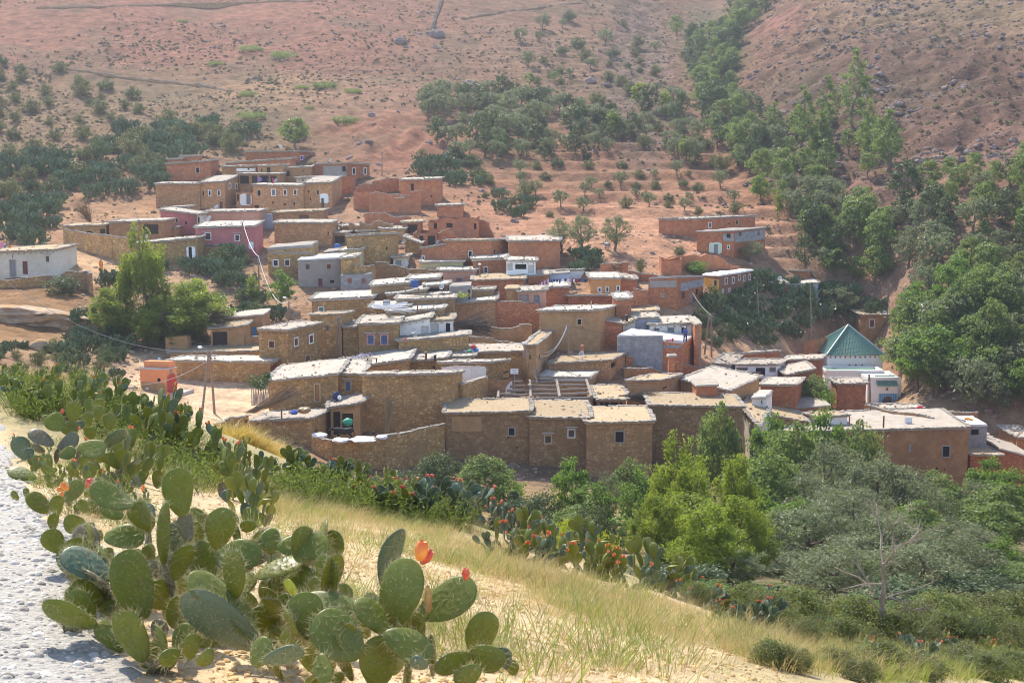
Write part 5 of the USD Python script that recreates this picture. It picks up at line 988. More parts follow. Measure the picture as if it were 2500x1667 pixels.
H('stone_house', 'house with a slanting pale roof cut by the right picture edge', 9, (2145, 1490), (2420, 1570), base=1640, Y=145, d=7, wall='stone_red', roof='roof_mud', rims=False)
H('stone_house', 'farthest right low stone house under trees', 9, (2280, 1400), (2450, 1405), base=1480, Y=153, d=6, wall='stone_tan', roof='roof_mud')
# ------------------------------------------------------------------ plants: builders
def leaves(mb, P, N, size, r, aspect=0.45):
 """a small folded leaf at each point, facing roughly along N"""
 n = len(P)
 N = N + 0.9 * r.normal(size=(n, 3)); N /= np.linalg.norm(N, axis=1, keepdims=True) + 1e-9
 t = r.normal(size=(n, 3)); t -= (t * N).sum(1, keepdims=True) * N; t /= np.linalg.norm(t, axis=1, keepdims=True) + 1e-9
 b = np.cross(N, t)
 s = (size * (0.6 + 0.8 * r.random(n)))[:, None]
 v = np.stack([P - t * s * .5, P + b * s * aspect * .5 + N * s * .08, P + t * s * .5, P - b * s * aspect * .5 + N * s * .08], 1).reshape(-1, 3)
 k = np.arange(n)[:, None] * 4
 mb.add(v, np.vstack([k + np.array([[0, 1, 2]]), k + np.array([[0, 2, 3]])]))

def crown_mesh(seed, rx, rz, zc, clumps, per, leaf, csize=0.3, droop=0.0, shape=1.0, hollow=0.35, aspect=0.45, low=-1.0):
 """leaf clumps spread unevenly through a crown; drooping crowns hang their clumps down"""
 r = np.random.default_rng(seed); mb = MB()
 cs = []
 while len(cs) < clumps:
  p = r.uniform(-1, 1, 3); d = np.linalg.norm(p)
  if d > 1 or d < hollow or p[2] < low:
   continue
  if r.random() > 0.35 + 0.65 * d:
   continue
  k = (1 - 0.5 * shape * max(p[2], 0)) * (0.72 + 0.55 * meshkit.fbm(np.array([[p[0] * 1.4 + seed, p[1] * 1.4, p[2] * 1.4]]), 2, seed)[0])
  cs.append([p[0] * rx * k, p[1] * rx * k, zc + p[2] * rz * (0.8 + 0.4 * r.random())])
 for c in cs:
  c = np.array(c); q = r.normal(size=(per, 3)); q *= (csize * rx * (0.6 + 0.8 * r.random()) * r.random((per, 1)) ** 0.4) / np.linalg.norm(q, axis=1, keepdims=True)
  q[:, 2] *= 0.75
  if droop:
   h = r.random(per); q[:, 2] = q[:, 2] * 0.5 - h * droop; q[:, :2] *= (1 - 0.45 * h)[:, None]
  out = q + 0.25 * (c - [0, 0, zc]) + [0, 0, 0.12 * rx]
  leaves(mb, c + q, out / (np.linalg.norm(out, axis=1, keepdims=True) + 1e-9), leaf, r, aspect)
 return mb, np.array(cs)

def tree_proto(name, label, cat, seed, H, rx, rz, zc, clumps, per, leaf, mat, bark='bark', tr=0.14, loc=(0, 0, 0), s=1.0, rz_=0.0, group=None, limbs=7, **kw):
 t = thing(name, label, cat, loc, rz_, s, group)
 mb, cs = crown_mesh(seed, rx, rz, zc, clumps, per, leaf, **kw)
 r = np.random.default_rng(seed + 1); tb = MB()
 top = zc + 0.25 * rz
 zz = np.linspace(-0.3, top, 7)
 path = np.stack([0.05 * H * np.sin(zz * 0.9 + seed) * (zz > 0), 0.04 * H * np.cos(zz * 0.8 + seed) * (zz > 0), zz], 1)
 tb.tube(path, tr * np.linspace(1.15, 0.3, 7), 7)
 for c in cs[r.permutation(len(cs))[:limbs]]:
  z0 = min(max(c[2] - 0.55 * np.hypot(c[0], c[1]) - 0.2, 0.18 * zc), top * .9)
  a = np.array([np.interp(z0, zz, path[:, 0]), np.interp(z0, zz, path[:, 1]), z0])
  m = (a + c) / 2 + [0, 0, -0.08 * rx]
  tb.tube([a, m, c], tr * np.array([0.5, 0.33, 0.12]), 5)
 tb.build('trunk', bark, t)
 mb.build('crown', mat, t)
 return t

NTH = ['first', 'second', 'third', 'fourth', 'fifth', 'sixth', 'seventh', 'eighth', 'ninth', 'tenth', 'eleventh', 'twelfth', 'thirteenth', 'fourteenth', 'fifteenth', 'sixteenth', 'seventeenth', 'eighteenth', 'nineteenth', 'twentieth'] + ['%dth' % k for k in range(21, 99)]
KIND = {}
SPEC = {
 'pepper':  ('pepper_tree', 'tree', dict(seed=3, H=9, rx=2.6, rz=3.9, zc=5.2, clumps=85, per=130, leaf=0.34, mat='leaf_pepper', tr=.22, csize=.26, droop=1.5, shape=1.0, aspect=.28), 9.2, 6.0),
 'pepper2': ('pepper_tree', 'tree', dict(seed=8, H=9, rx=2.9, rz=3.7, zc=4.6, clumps=75, per=130, leaf=0.34, mat='leaf_pepper', tr=.22, csize=.28, droop=1.3, shape=.6, aspect=.28), 8.6, 6.4),
 'broad':   ('broadleaf_tree', 'tree', dict(seed=12, H=6, rx=2.5, rz=2.3, zc=3.7, clumps=90, per=60, leaf=0.26, mat='leaf_broad', tr=.17, csize=.26, shape=.5, aspect=.6), 6.1, 5.4),
 'broad2':  ('broadleaf_tree', 'tree', dict(seed=15, H=6, rx=2.6, rz=2.4, zc=3.4, clumps=80, per=60, leaf=0.27, mat='leaf_fresh', tr=.17, csize=.25, shape=.4, aspect=.6), 5.9, 5.6),
 'fresh':   ('leafy_tree', 'tree', dict(seed=19, H=5, rx=2.1, rz=2.1, zc=2.9, clumps=65, per=50, leaf=0.25, mat='leaf_fresh', tr=.12, csize=.26, shape=.6, aspect=.6), 5.1, 4.6),
 'olive':   ('olive_tree', 'tree', dict(seed=22, H=4.6, rx=2.1, rz=1.75, zc=3.0, clumps=80, per=50, leaf=0.22, mat='leaf_olive', tr=.2, csize=.25, shape=.4, aspect=.35), 4.8, 4.6),
 'olive2':  ('olive_tree', 'tree', dict(seed=27, H=4.6, rx=2.3, rz=1.7, zc=2.8, clumps=75, per=50, leaf=0.22, mat='leaf_olive', tr=.2, csize=.27, shape=.3, aspect=.35), 4.6, 5.0),
 'farolive': ('olive_tree', 'tree', dict(seed=31, H=4.2, rx=2.0, rz=1.6, zc=2.6, clumps=38, per=26, leaf=0.36, mat='leaf_olive', tr=.18, csize=.30, shape=.4, aspect=.5, limbs=4), 4.3, 4.3),
 'fardark': ('dark_tree', 'tree', dict(seed=35, H=5, rx=2.1, rz=2.2, zc=2.9, clumps=42, per=26, leaf=0.38, mat='leaf_dark', tr=.16, csize=.30, shape=.6, aspect=.55, limbs=4), 5.2, 4.5),
 'farbroad': ('broadleaf_tree', 'tree', dict(seed=39, H=6, rx=2.3, rz=2.5, zc=3.5, clumps=46, per=28, leaf=0.38, mat='leaf_broad', tr=.17, csize=.29, shape=.6, aspect=.55, limbs=4), 6.2, 5.0),
 'euca':    ('eucalyptus_tree', 'tree', dict(seed=43, H=10, rx=2.0, rz=4.4, zc=5.6, clumps=70, per=34, leaf=0.36, mat='leaf_broad', tr=.2, csize=.36, droop=.6, shape=.9, aspect=.4, limbs=6), 10.2, 4.4),
 'poplar':  ('poplar_tree', 'tree', dict(seed=47, H=8, rx=1.5, rz=3.5, zc=4.3, clumps=60, per=32, leaf=0.33, mat='leaf_pepper', tr=.14, csize=.36, droop=.3, shape=.7, aspect=.45, limbs=5), 8.0, 3.3),
 'dark':    ('dark_shrub', 'shrub', dict(seed=51, H=3, rx=1.9, rz=1.4, zc=1.35, clumps=85, per=50, leaf=0.19, mat='leaf_dark', tr=.08, csize=.28, shape=.3, aspect=.55, hollow=.2), 2.9, 4.0),
 'shrub':   ('round_shrub', 'shrub', dict(seed=55, H=2, rx=1.15, rz=0.85, zc=0.75, clumps=46, per=30, leaf=0.19, mat='leaf_shrub', tr=.05, csize=.34, shape=.2, aspect=.45, hollow=.1, limbs=3), 1.75, 2.6),
 'darkbush': ('dark_bush', 'shrub', dict(seed=59, H=2, rx=1.2, rz=0.9, zc=0.8, clumps=46, per=30, leaf=0.2, mat='leaf_dark', tr=.05, csize=.34, shape=.2, aspect=.5, hollow=.1, limbs=3), 1.85, 2.7),
 'flat':    ('flat_shrub', 'shrub', dict(seed=63, H=1, rx=2.0, rz=0.55, zc=0.42, clumps=60, per=24, leaf=0.2, mat='leaf_broad', tr=.05, csize=.25, shape=.1, aspect=.5, hollow=.1, limbs=3), 1.1, 4.3),
 'lime':    ('lime_green_bush', 'shrub', dict(seed=67, H=2.4, rx=1.4, rz=1.0, zc=1.25, clumps=60, per=55, leaf=0.2, mat='leaf_lime', tr=.08, csize=.26, shape=.3, aspect=.25), 2.3, 3.0),
 'vine':    ('young_bush', 'shrub', dict(seed=71, H=2, rx=1.2, rz=0.9, zc=0.9, clumps=50, per=36, leaf=0.17, mat='leaf_fresh', tr=.05, csize=.32, shape=.3, aspect=.6, hollow=.1, limbs=3), 1.9, 2.6),
}
def pad_low(mb, base, axis, normal, Lp, Wp, seg=8):
 axis = axis / np.linalg.norm(axis); normal = normal - axis * (normal @ axis); normal /= np.linalg.norm(normal); side = np.cross(axis, normal)
 an = np.arange(seg) / seg * 2 * np.pi
 y = 0.5 - 0.5 * np.cos(an); x = 0.5 * np.sin(an) * (0.75 + 0.35 * y)
 e = base + axis * (y * Lp)[:, None] + side * (x * Wp)[:, None]
 c = base + axis * Lp * .55
 v = np.vstack([e, c + normal * .045 * Wp * 2, c - normal * .045 * Wp * 2])
 k = np.arange(seg); k1 = (k + 1) % seg
 mb.add(v, np.vstack([np.stack([k, k1, np.full(seg, seg)], 1), np.stack([k1, k, np.full(seg, seg + 1)], 1)]))
def grow(seed, n0, levels, L0, spread=0.6, kids=(1, 3), fan=0.75):
 """pads of a prickly pear: (base, axis, normal, length, width, level)"""
 r = np.random.default_rng(seed); pads = []
 def add(b, ax, lv, Lp):
  nrm = r.normal(size=3); nrm[2] *= 0.25
  nrm[1] -= 0.5
  nrm -= ax * (nrm @ ax); nrm /= np.linalg.norm(nrm)
  W = Lp * (0.56 + 0.16 * r.random())
  pads.append((b, ax, nrm, Lp, W, lv))
  if lv >= levels:
   return
  side = np.cross(ax, nrm)
  for q in range(r.integers(kids[0], kids[1] + 1)):
   a = (r.random() - 0.5) * 2 * fan
   edge = b + ax * Lp * (0.55 + 0.42 * math.cos(a)) + side * W * 0.47 * math.sin(a)
   d = ax * math.cos(a) + side * math.sin(a) + nrm * 0.45 * r.normal() + np.array([0, 0, 0.35])
   add(edge - d / np.linalg.norm(d) * 0.015, d / np.linalg.norm(d), lv + 1, Lp * (0.78 + 0.25 * r.random()))
 for k in range(n0):
  a = r.random() * 6.28; rad = spread * r.random() ** .6
  d = np.array([math.cos(a) * .45, math.sin(a) * .45, 0.9]) + 0.15 * r.normal(size=3)
  add(np.array([math.cos(a) * rad, math.sin(a) * rad, -0.05]), d / np.linalg.norm(d), 0, L0 * (0.8 + .4 * r.random()))
 return pads
def thicket(name, label, seed, loc, rz=0, s=1.0, group=None):
 t = thing(name, label, 'cactus', loc, rz, s, group)
 mb = MB()
 for b, ax, nr, Lp, W, lv in grow(seed, 20, 4, 0.45, 1.1, (1, 3)):
  pad_low(mb, b, ax, nr, Lp * 1.1, W * 1.1)
 mb.build('pads', 'cactus_far', t)
 return t

PENDING = []
def near_bush(kd, u, vt, vb, w):
 P = hit(u, vb, 8); h = (vb - vt) / FPX * P[1]; nm, cat, kw, nh, nw = SPEC[kd]
 S = (w / FPX * P[1] / nw, w / FPX * P[1] / nw, h / nh)
 NEAR.append((dup(NB[kd], P, u * .37, S, 'x', cat, 'bushes on the near slope at the lower right', name='near_bush') if kd in NB else NB.setdefault(kd, tree_proto('near_bush', 'x', cat, loc=P, rz_=u * .37, s=S, group='bushes on the near slope at the lower right', **{**kw, 'seed': kw['seed'] + 500, 'clumps': 110, 'per': 46, 'leaf': .11, 'mat': 'leaf_near' if kd == 'vine' else kw['mat']})), u, vb, {'vine': 'light green bush', 'shrub': 'grey green bush', 'darkbush': 'dark bush'}[kd] + ' near the slope foot'))
NEAR, NB = PENDING, {}
def plant(kind, u, vt, label, vb=None, Y=None, w=None, group=None, rz=None, sink=0.0):
 """a tree or shrub whose top is seen at (u, vt); its foot at vb on the ground, or at distance Y"""
 if Y is None:
  P = hit(u, vb, 60)
 else:
  P = on(ray(u, 1000)[0] * Y, Y)
 h = at(u, vt, P[1])[2] - P[2]
 h = max(h, 0.35) + sink
 P = P - [0, 0, sink]
 r = np.random.default_rng(int(u * 31 + vt * 17) % 100000)
 ang = r.random() * 6.28 if rz is None else rz
 if kind.startswith('thicket'):
  nh, nw, nm = 1.75, 3.2, 'prickly_pear_thicket'
 else:
  nm, cat, kw, nh, nw = SPEC[kind]
 sz = h / nh
 sx = sz if w is None else (w / FPX * P[1]) / nw
 S = (sx, sx, sz)
 if kind not in KIND:
  if kind.startswith('thicket'):
   KIND[kind] = thicket(nm, label, 100 + len(KIND), P, ang, S, group)
  else:
   KIND[kind] = tree_proto(nm, label, cat, loc=P, rz_=ang, s=S, group=group, **kw)
  return KIND[kind]
 return dup(KIND[kind], P, ang, S, label, None, group)

# ------------------------------------------------------------------ plants that stand out
plant('pepper', 362, 535, 'tall slender yellow green pepper tree beside the long yard wall', Y=161, w=150)
plant('pepper2', 475, 668, 'broad drooping green pepper tree right of the tall slender one', Y=160, w=215)
plant('pepper2', 285, 690, 'low drooping pepper tree left of the tall slender one', Y=160, w=140)
plant('pepper', 410, 715, 'lower dense pepper tree between the two big ones', Y=157, w=190)
plant('fresh', 690, 662, 'round green tree in front of the ochre house with two white framed windows', vb=752, w=78)
plant('poplar', 616, 664, 'small yellowish young tree left of the round green tree', vb=745, w=38)
plant('dark', 155, 672, 'dark green bush hanging over the terrace wall by the white house', vb=718, w=85)
plant('olive2', 1368, 535, 'olive tree with a leaning trunk, left of the three by the donkey', vb=618, w=78)
plant('olive', 1420, 520, 'middle of the three olive trees by the donkey', vb=622, w=72)
plant('olive', 1502, 523, 'olive tree with a forked trunk, right of the three by the donkey', vb=615, w=80)
plant('olive2', 1835, 590, 'olive tree covering the corner of the unfinished grey block storey', vb=640, w=66)
plant('vine', 1702, 635, 'bright green bush behind the red roof room', vb=668, w=58)
plant('farolive', 1500, 640, 'olive bush in front of the low red wall', vb=668, w=42)
plant('shrub', 1564, 630, 'small round shrub on the bare slope left of the curved red wall', vb=666, w=26)
plant('shrub', 1660, 600, 'small olive shrub above the curved red wall', vb=622, w=32)
plant('broad', 1990, 922, 'round green tree behind the pinkish garden wall', Y=158, w=100)
plant('vine', 2010, 950, 'pale bush at the foot of the round tree behind the garden wall', Y=155, w=60)
plant('broad', 1650, 735, 'dark green fig tree left of the two leaning poles, near the yellow end wall', Y=172, w=10) if False else None
plant('pepper', 1662, 1040, 'tall yellow green weeping pepper tree in front of the stone houses', Y=88, w=185)
plant('pepper2', 1800, 1085, 'second weeping pepper tree with bare twigs, right of the tall one', Y=84, w=160)
plant('pepper2', 1700, 1190, 'lower weeping pepper tree filling the gap before the tall one', Y=78, w=270)
plant('broad', 1752, 998, 'dark green walnut tree behind the tall weeping pepper tree', Y=118, w=130)
plant('broad2', 1885, 1016, 'fresh green walnut tree before the dusty roof terrace', Y=118, w=130)
plant('broad', 2105, 1045, 'dark leafy tree before the middle of the roof terrace wall', Y=122, w=150)
plant('olive2', 2000, 1075, 'thin olive tree before the left part of the roof terrace wall', Y=119, w=130)
plant('broad2', 2425, 1120, 'fresh green tree below the right end of the mud house', Y=128, w=130)
plant('broad2', 1395, 1122, 'round dark topped green tree before the big black window', Y=104, w=108)
plant('olive', 1490, 1148, 'dull olive tree beside the round dark topped tree', Y=104, w=75)
plant('fresh', 1560, 1160, 'bright leafy bush tree under the big black window house', Y=100, w=110)
plant('fresh', 1510, 1260, 'bright fig bush lower in the ravine, left of the pepper trees', Y=92, w=130)
plant('dark', 1330, 1200, 'dark shrub left of the round dark topped tree', Y=100, w=110)
plant('dark', 1065, 1105, 'black green shrub on the bank under the byre wall', Y=119, w=125)
plant('broad', 1185, 1115, 'leafy dark shrub right of the black green shrub on the bank', Y=112, w=150)
plant('lime', 1360, 1262, 'lime green pine like bush behind the fruiting cacti', Y=60, w=100)
plant('lime', 1480, 1300, 'yellow green feathery bush right of the lime green one', Y=58, w=90)
for u, vt, Yk, w, lab in [(1620, 1190, 72, 190, 'hanging yellow green branches at the left foot of the weeping pepper tree'), (1730, 1215, 66, 230, 'lower weeping pepper tree between the two tall ones'), (1815, 1195, 70, 200, 'drooping pepper tree right of the lower weeping one'), (1690, 1120, 82, 170, 'middle weeping pepper tree behind the lower ones')]:
 plant('pepper2', u, vt, lab, Y=Yk, w=w)
G7 = 'trees and shrubs crowding the ravine at the lower right'
for k, (u, vt, Yk, w, kd) in enumerate([(1990, 1165, 96, 190, 'olive2'), (2090, 1180, 92, 210, 'olive'), (2200, 1170, 98, 190, 'olive2'), (2330, 1270, 92, 200, 'olive2'), (2440, 1230, 98, 190, 'broad'), (2120, 1300, 76, 230, 'olive'), (2260, 1330, 72, 230, 'olive2'), (1900, 1320, 80, 190, 'olive2'), (1960, 1225, 88, 170, 'fresh'), (1860, 1200, 94, 130, 'fresh'),
  (2460, 1310, 80, 130, 'fresh'), (2400, 1400, 70, 210, 'dark'), (2490, 1420, 74, 170, 'olive'), (1800, 1340, 66, 190, 'olive'), (2030, 1400, 62, 200, 'olive'), (2200, 1420, 58, 220, 'dark'), (2340, 1465, 52, 170, 'fresh'), (2470, 1490, 50, 190, 'fresh'), (1890, 1430, 52, 170, 'vine'), (2130, 1480, 48, 200, 'vine'), (2260, 1440, 60, 180, 'olive2'), (2310, 1200, 104, 150, 'broad'), (2390, 1180, 110, 160, 'olive2'), (2480, 1150, 112, 140, 'broad2'), (2240, 1230, 92, 170, 'broad'),
  (1450, 1230, 88, 120, 'dark'), (1270, 1215, 98, 130, 'dark'), (1540, 1380, 56, 130, 'olive'), (1730, 1420, 50, 160, 'vine'), (2030, 1150, 108, 160, 'broad'), (1930, 1130, 112, 150, 'broad'), (1830, 1130, 108, 140, 'broad'), (2060, 1255, 82, 150, 'olive'), (2170, 1250, 84, 170, 'olive2'), (2350, 1350, 78, 180, 'olive'), (1690, 1380, 60, 190, 'dark'), (1960, 1350, 70, 190, 'olive'), (2060, 1340, 68, 180, 'broad'), (2420, 1300, 84, 180, 'olive2'), (1400, 1240, 92, 120, 'broad'), (1000, 1150, 112, 110, 'dark'), (1120, 1180, 104, 130, 'dark'), (1240, 1170, 110, 90, 'vine'), (1880, 1270, 84, 180, 'olive2'), (1990, 1280, 84, 180, 'broad'), (2500, 1380, 76, 170, 'broad'), (1935, 1045, 114, 160, 'broad'), (2030, 1085, 104, 220, 'olive2'), (2140, 1105, 100, 230, 'olive'), (2015, 1005, 120, 120, 'broad2'), (2230, 1150, 100, 200, 'olive2'), (2300, 1160, 112, 170, 'broad'), (1890, 1110, 100, 170, 'broad'), (2080, 1200, 86, 240, 'olive2'), (1970, 1230, 80, 230, 'olive'), (2190, 1265, 76, 250, 'olive2'), (2340, 1280, 78, 240, 'olive'), (2060, 1330, 62, 230, 'olive2'), (2450, 1190, 104, 180, 'broad'), (1545, 1130, 108, 120, 'broad'), (1450, 1180, 100, 120, 'broad2')]):
 lab = {'olive': 'grey green olive tree in the ravine', 'olive2': 'spreading grey olive tree in the ravine', 'broad': 'dark leafy tree in the ravine', 'fresh': 'fresh green leafy tree in the ravine', 'dark': 'dark shaded shrub deep in the ravine', 'vine': 'light green bush in the ravine', 'broad2': 'fresh green walnut tree in the ravine'}[kd]
 PENDING.append((plant(kd, u, vt, lab, Y=Yk, w=w * 1.1, group=G7), u, vt + w / 2, lab))

# ------------------------------------------------------------------ groves and thickets, plant by plant
def grove(kinds, poly, n, size, label, seed, group, vary=0.35, mind=0.55, aspect=1.15):
 """plants spread over a patch of the slope given by its outline in the photograph; size in the photograph's pixels (width)"""
 from shapely.geometry import Polygon, Point
 r = np.random.default_rng(seed); pg = Polygon(poly); x0, y0, x1, y1 = pg.bounds
 got = []; tries = 0
 while len(got) < n and tries < n * 60:
  tries += 1
  u, v = r.uniform(x0, x1), r.uniform(y0, y1)
  if not pg.contains(Point(u, v)):
   continue
  s = size * (1 + vary * (2 * r.random() - 1))
  if any(math.hypot(u - a, (v - b) * 2.0) < mind * (s + c) / 2 for a, b, c in got):
   continue
  got.append((u, v, s))
 for u, v, s in sorted(got, key=lambda g: g[1]):
  v0 = v
  kd = kinds[r.integers(len(kinds))]
  nm = KIND[kd].GetName() if kd in KIND else ''
  hpx = s * aspect if not kd.startswith('thicket') else s * 0.6
  if kd in SPEC:
   hpx = s * SPEC[kd][3] / SPEC[kd][4] * (0.9 + .25 * r.random())
  lb = label[kd] if isinstance(label, dict) else label
  PENDING.append((plant(kd, u, v - hpx, lb, vb=v, w=s, group=group), u, v - hpx / 2, lb))
grove(['farolive', 'farolive', 'fardark'], [(1010, 250), (1120, 235), (1420, 270), (1560, 330), (1480, 380), (1250, 400), (1110, 395), (1030, 320)], 88, 50, {'farolive': 'grey olive tree in the dense grove above the ruins', 'fardark': 'darker tree among the grey olives above the ruins'}, 5, 'olive grove above the ruins', mind=.42)
grove(['thicket1', 'thicket2', 'darkbush'], [(1000, 400), (1130, 390), (1200, 430), (1190, 460), (1090, 450), (1000, 430)], 14, 46, {'thicket1': 'prickly pear thicket at the lower edge of the grove', 'thicket2': 'prickly pear thicket at the lower edge of the grove', 'darkbush': 'dark bush at the lower edge of the grove'}, 6, 'thickets below the grove')
grove(['fardark', 'farbroad'], [(1640, 60), (1720, 90), (1830, 10), (1900, 0), (1800, 120), (1790, 250), (1700, 260), (1680, 150)], 84, 36, 'small green tree in the upper gully between the two hills', 7, 'trees up the gully', mind=.35)
grove(['farolive', 'shrub', 'fardark'], [(1560, 270), (1700, 250), (1830, 300), (1900, 420), (1760, 430), (1640, 400), (1540, 350)], 44, 46, {'farolive': 'grey olive tree on the slope below the gully', 'shrub': 'shrub on the slope below the gully', 'fardark': 'dark tree on the slope below the gully'}, 8, 'trees below the gully')
grove(['farolive', 'shrub', 'darkbush'], [(1180, 430), (1400, 380), (1650, 420), (1850, 470), (1800, 540), (1560, 520), (1300, 540), (1180, 500)], 44, 31, {'farolive': 'small olive tree on the red terraces right of the ruins', 'shrub': 'round shrub on the red terraces right of the ruins', 'darkbush': 'dark bush on the red terraces right of the ruins'}, 9, 'bushes on the red terraces', mind=1.0)
grove(['fardark', 'farbroad', 'farbroad', 'farolive'], [(1960, 640), (2000, 560), (2120, 500), (2330, 430), (2520, 420), (2520, 740), (2350, 720), (2200, 700), (2080, 700)], 66, 72, {'fardark': 'dark tree in the wood right of the village', 'farbroad': 'green tree in the wood right of the village', 'farolive': 'greyish tree in the wood right of the village'}, 10, 'wood right of the village', mind=0.6)
grove(['farbroad', 'broad', 'farolive', 'broad2'], [(2190, 830), (2250, 740), (2520, 730), (2520, 1010), (2380, 1020), (2250, 985), (2200, 920)], 36, 110, {'farbroad': 'green tree in the wood behind the mosque', 'broad': 'leafy tree in the wood behind the mosque', 'farolive': 'grey olive tree in the wood behind the mosque', 'broad2': 'bright walnut tree in the wood behind the mosque'}, 11, 'wood behind the mosque', mind=0.5)
grove(['farbroad', 'fardark', 'farolive', 'farbroad'], [(1690, 250), (1800, 250), (1950, 400), (2090, 540), (2000, 620), (1880, 480), (1760, 370)], 52, 54, {'farbroad': 'green tree in the belt down the gully', 'fardark': 'dark tree in the belt down the gully', 'farolive': 'grey olive in the belt down the gully'}, 25, 'tree belt down the gully', mind=.5)
grove(['thicket1', 'thicket2', 'thicket3'], [(1770, 790), (1800, 700), (1900, 690), (2090, 720), (2200, 740), (2110, 800), (1990, 800), (1900, 850), (1840, 840)], 36, 52, 'grey green prickly pear thicket above the mosque', 12, 'prickly pear thickets above the mosque', mind=0.62)
grove(['thicket1', 'thicket3', 'shrub', 'darkbush'], [(250, 650), (480, 650), (600, 620), (640, 700), (600, 790), (480, 850), (250, 860)], 26, 50, {'thicket1': 'prickly pear clump around the pepper trees', 'thicket3': 'prickly pear clump around the pepper trees', 'shrub': 'round shrub around the pepper trees', 'darkbush': 'dark bush around the pepper trees'}, 28, 'clumps around the pepper trees', mind=.6)
grove(['shrub', 'darkbush', 'thicket2'], [(-30, 840), (120, 850), (260, 860), (300, 930), (-30, 920)], 18, 46, {'shrub': 'low shrub on the bank left of the kiosk', 'darkbush': 'dark bush on the bank left of the kiosk', 'thicket2': 'prickly pear clump on the bank left of the kiosk'}, 29, 'shrubs on the bank', mind=.7)
grove(['thicket1', 'thicket3', 'darkbush'], [(1690, 760), (1750, 730), (1790, 790), (1780, 850), (1720, 850)], 10, 52, {'thicket1': 'prickly pear thicket beside the leaning poles', 'thicket3': 'prickly pear thicket beside the leaning poles', 'darkbush': 'dark bush beside the leaning poles'}, 13, 'thicket by the leaning poles', mind=.4)
grove(['thicket2', 'thicket3'], [(1375, 640), (1420, 620), (1460, 640), (1460, 668), (1390, 672)], 6, 46, 'dark prickly pear thicket under the three olive trees', 14, 'thicket under the three olives', mind=.4)
grove(['thicket1', 'shrub', 'thicket2', 'darkbush'], [(-40, 400), (180, 370), (420, 300), (760, 330), (720, 350), (560, 370), (400, 400), (390, 470), (250, 490), (100, 470), (-40, 500)], 84, 52, {'thicket1': 'prickly pear thicket on the slope left above the village', 'thicket2': 'prickly pear thicket on the slope left above the village', 'shrub': 'round green shrub on the slope left above the village', 'darkbush': 'dark bush on the slope left above the village'}, 15, 'thickets left above the village', mind=.5)
grove(['shrub', 'darkbush', 'shrub'], [(-40, 150), (120, 150), (330, 240), (420, 300), (150, 400), (-40, 400)], 40, 42, {'shrub': 'round shrub on the upper left slope', 'darkbush': 'dark bush on the upper left slope'}, 16, 'bushes on the upper left slope', mind=1.0)
grove(['thicket1', 'thicket3'], [(-40, 520), (130, 500), (150, 590), (60, 640), (160, 620), (-40, 590)], 14, 58, 'dark prickly pear thicket behind the white house', 17, 'thicket behind the white house', mind=.45)
grove(['thicket1', 'thicket2', 'thicket3', 'darkbush'], [(480, 660), (560, 640), (620, 700), (680, 780), (640, 790), (560, 720)], 14, 50, {'thicket1': 'prickly pear thicket right of the pepper trees', 'thicket2': 'prickly pear thicket right of the pepper trees', 'thicket3': 'prickly pear thicket right of the pepper trees', 'darkbush': 'dark bush right of the pepper trees'}, 18, 'thicket right of the pepper trees', mind=.45)
grove(['thicket1', 'darkbush', 'thicket2'], [(150, 800), (280, 780), (310, 880), (120, 900)], 13, 52, 'dark prickly pear thicket on the bank behind the kiosk', 19, 'thicket on the bank', mind=.5)
grove(['euca', 'farbroad', 'euca'], [(1930, 330), (2060, 310), (2190, 330), (2200, 420), (2060, 470), (1930, 400)], 13, 66, {'euca': 'tall eucalyptus tree at the foot of the rocky hill', 'farbroad': 'green tree at the foot of the rocky hill'}, 20, 'trees at the foot of the rocky hill', mind=.7)
grove(['thicket2', 'shrub'], [(1180, 470), (1290, 480), (1330, 530), (1230, 540)], 7, 36, {'thicket2': 'prickly pear clump on the slope right of the ruins', 'shrub': 'round shrub on the slope right of the ruins'}, 23, 'clumps right of the ruins', mind=.8)
grove(['shrub', 'darkbush', 'farolive', 'shrub'], [(1240, 60), (1500, 40), (1640, 160), (1600, 270), (1300, 250)], 34, 32, {'shrub': 'shrub on the dry field strips in the upper middle', 'darkbush': 'dark bush on the dry field strips in the upper middle', 'farolive': 'small tree on the dry field strips in the upper middle'}, 24, 'shrubs on the upper field strips', mind=1.0)
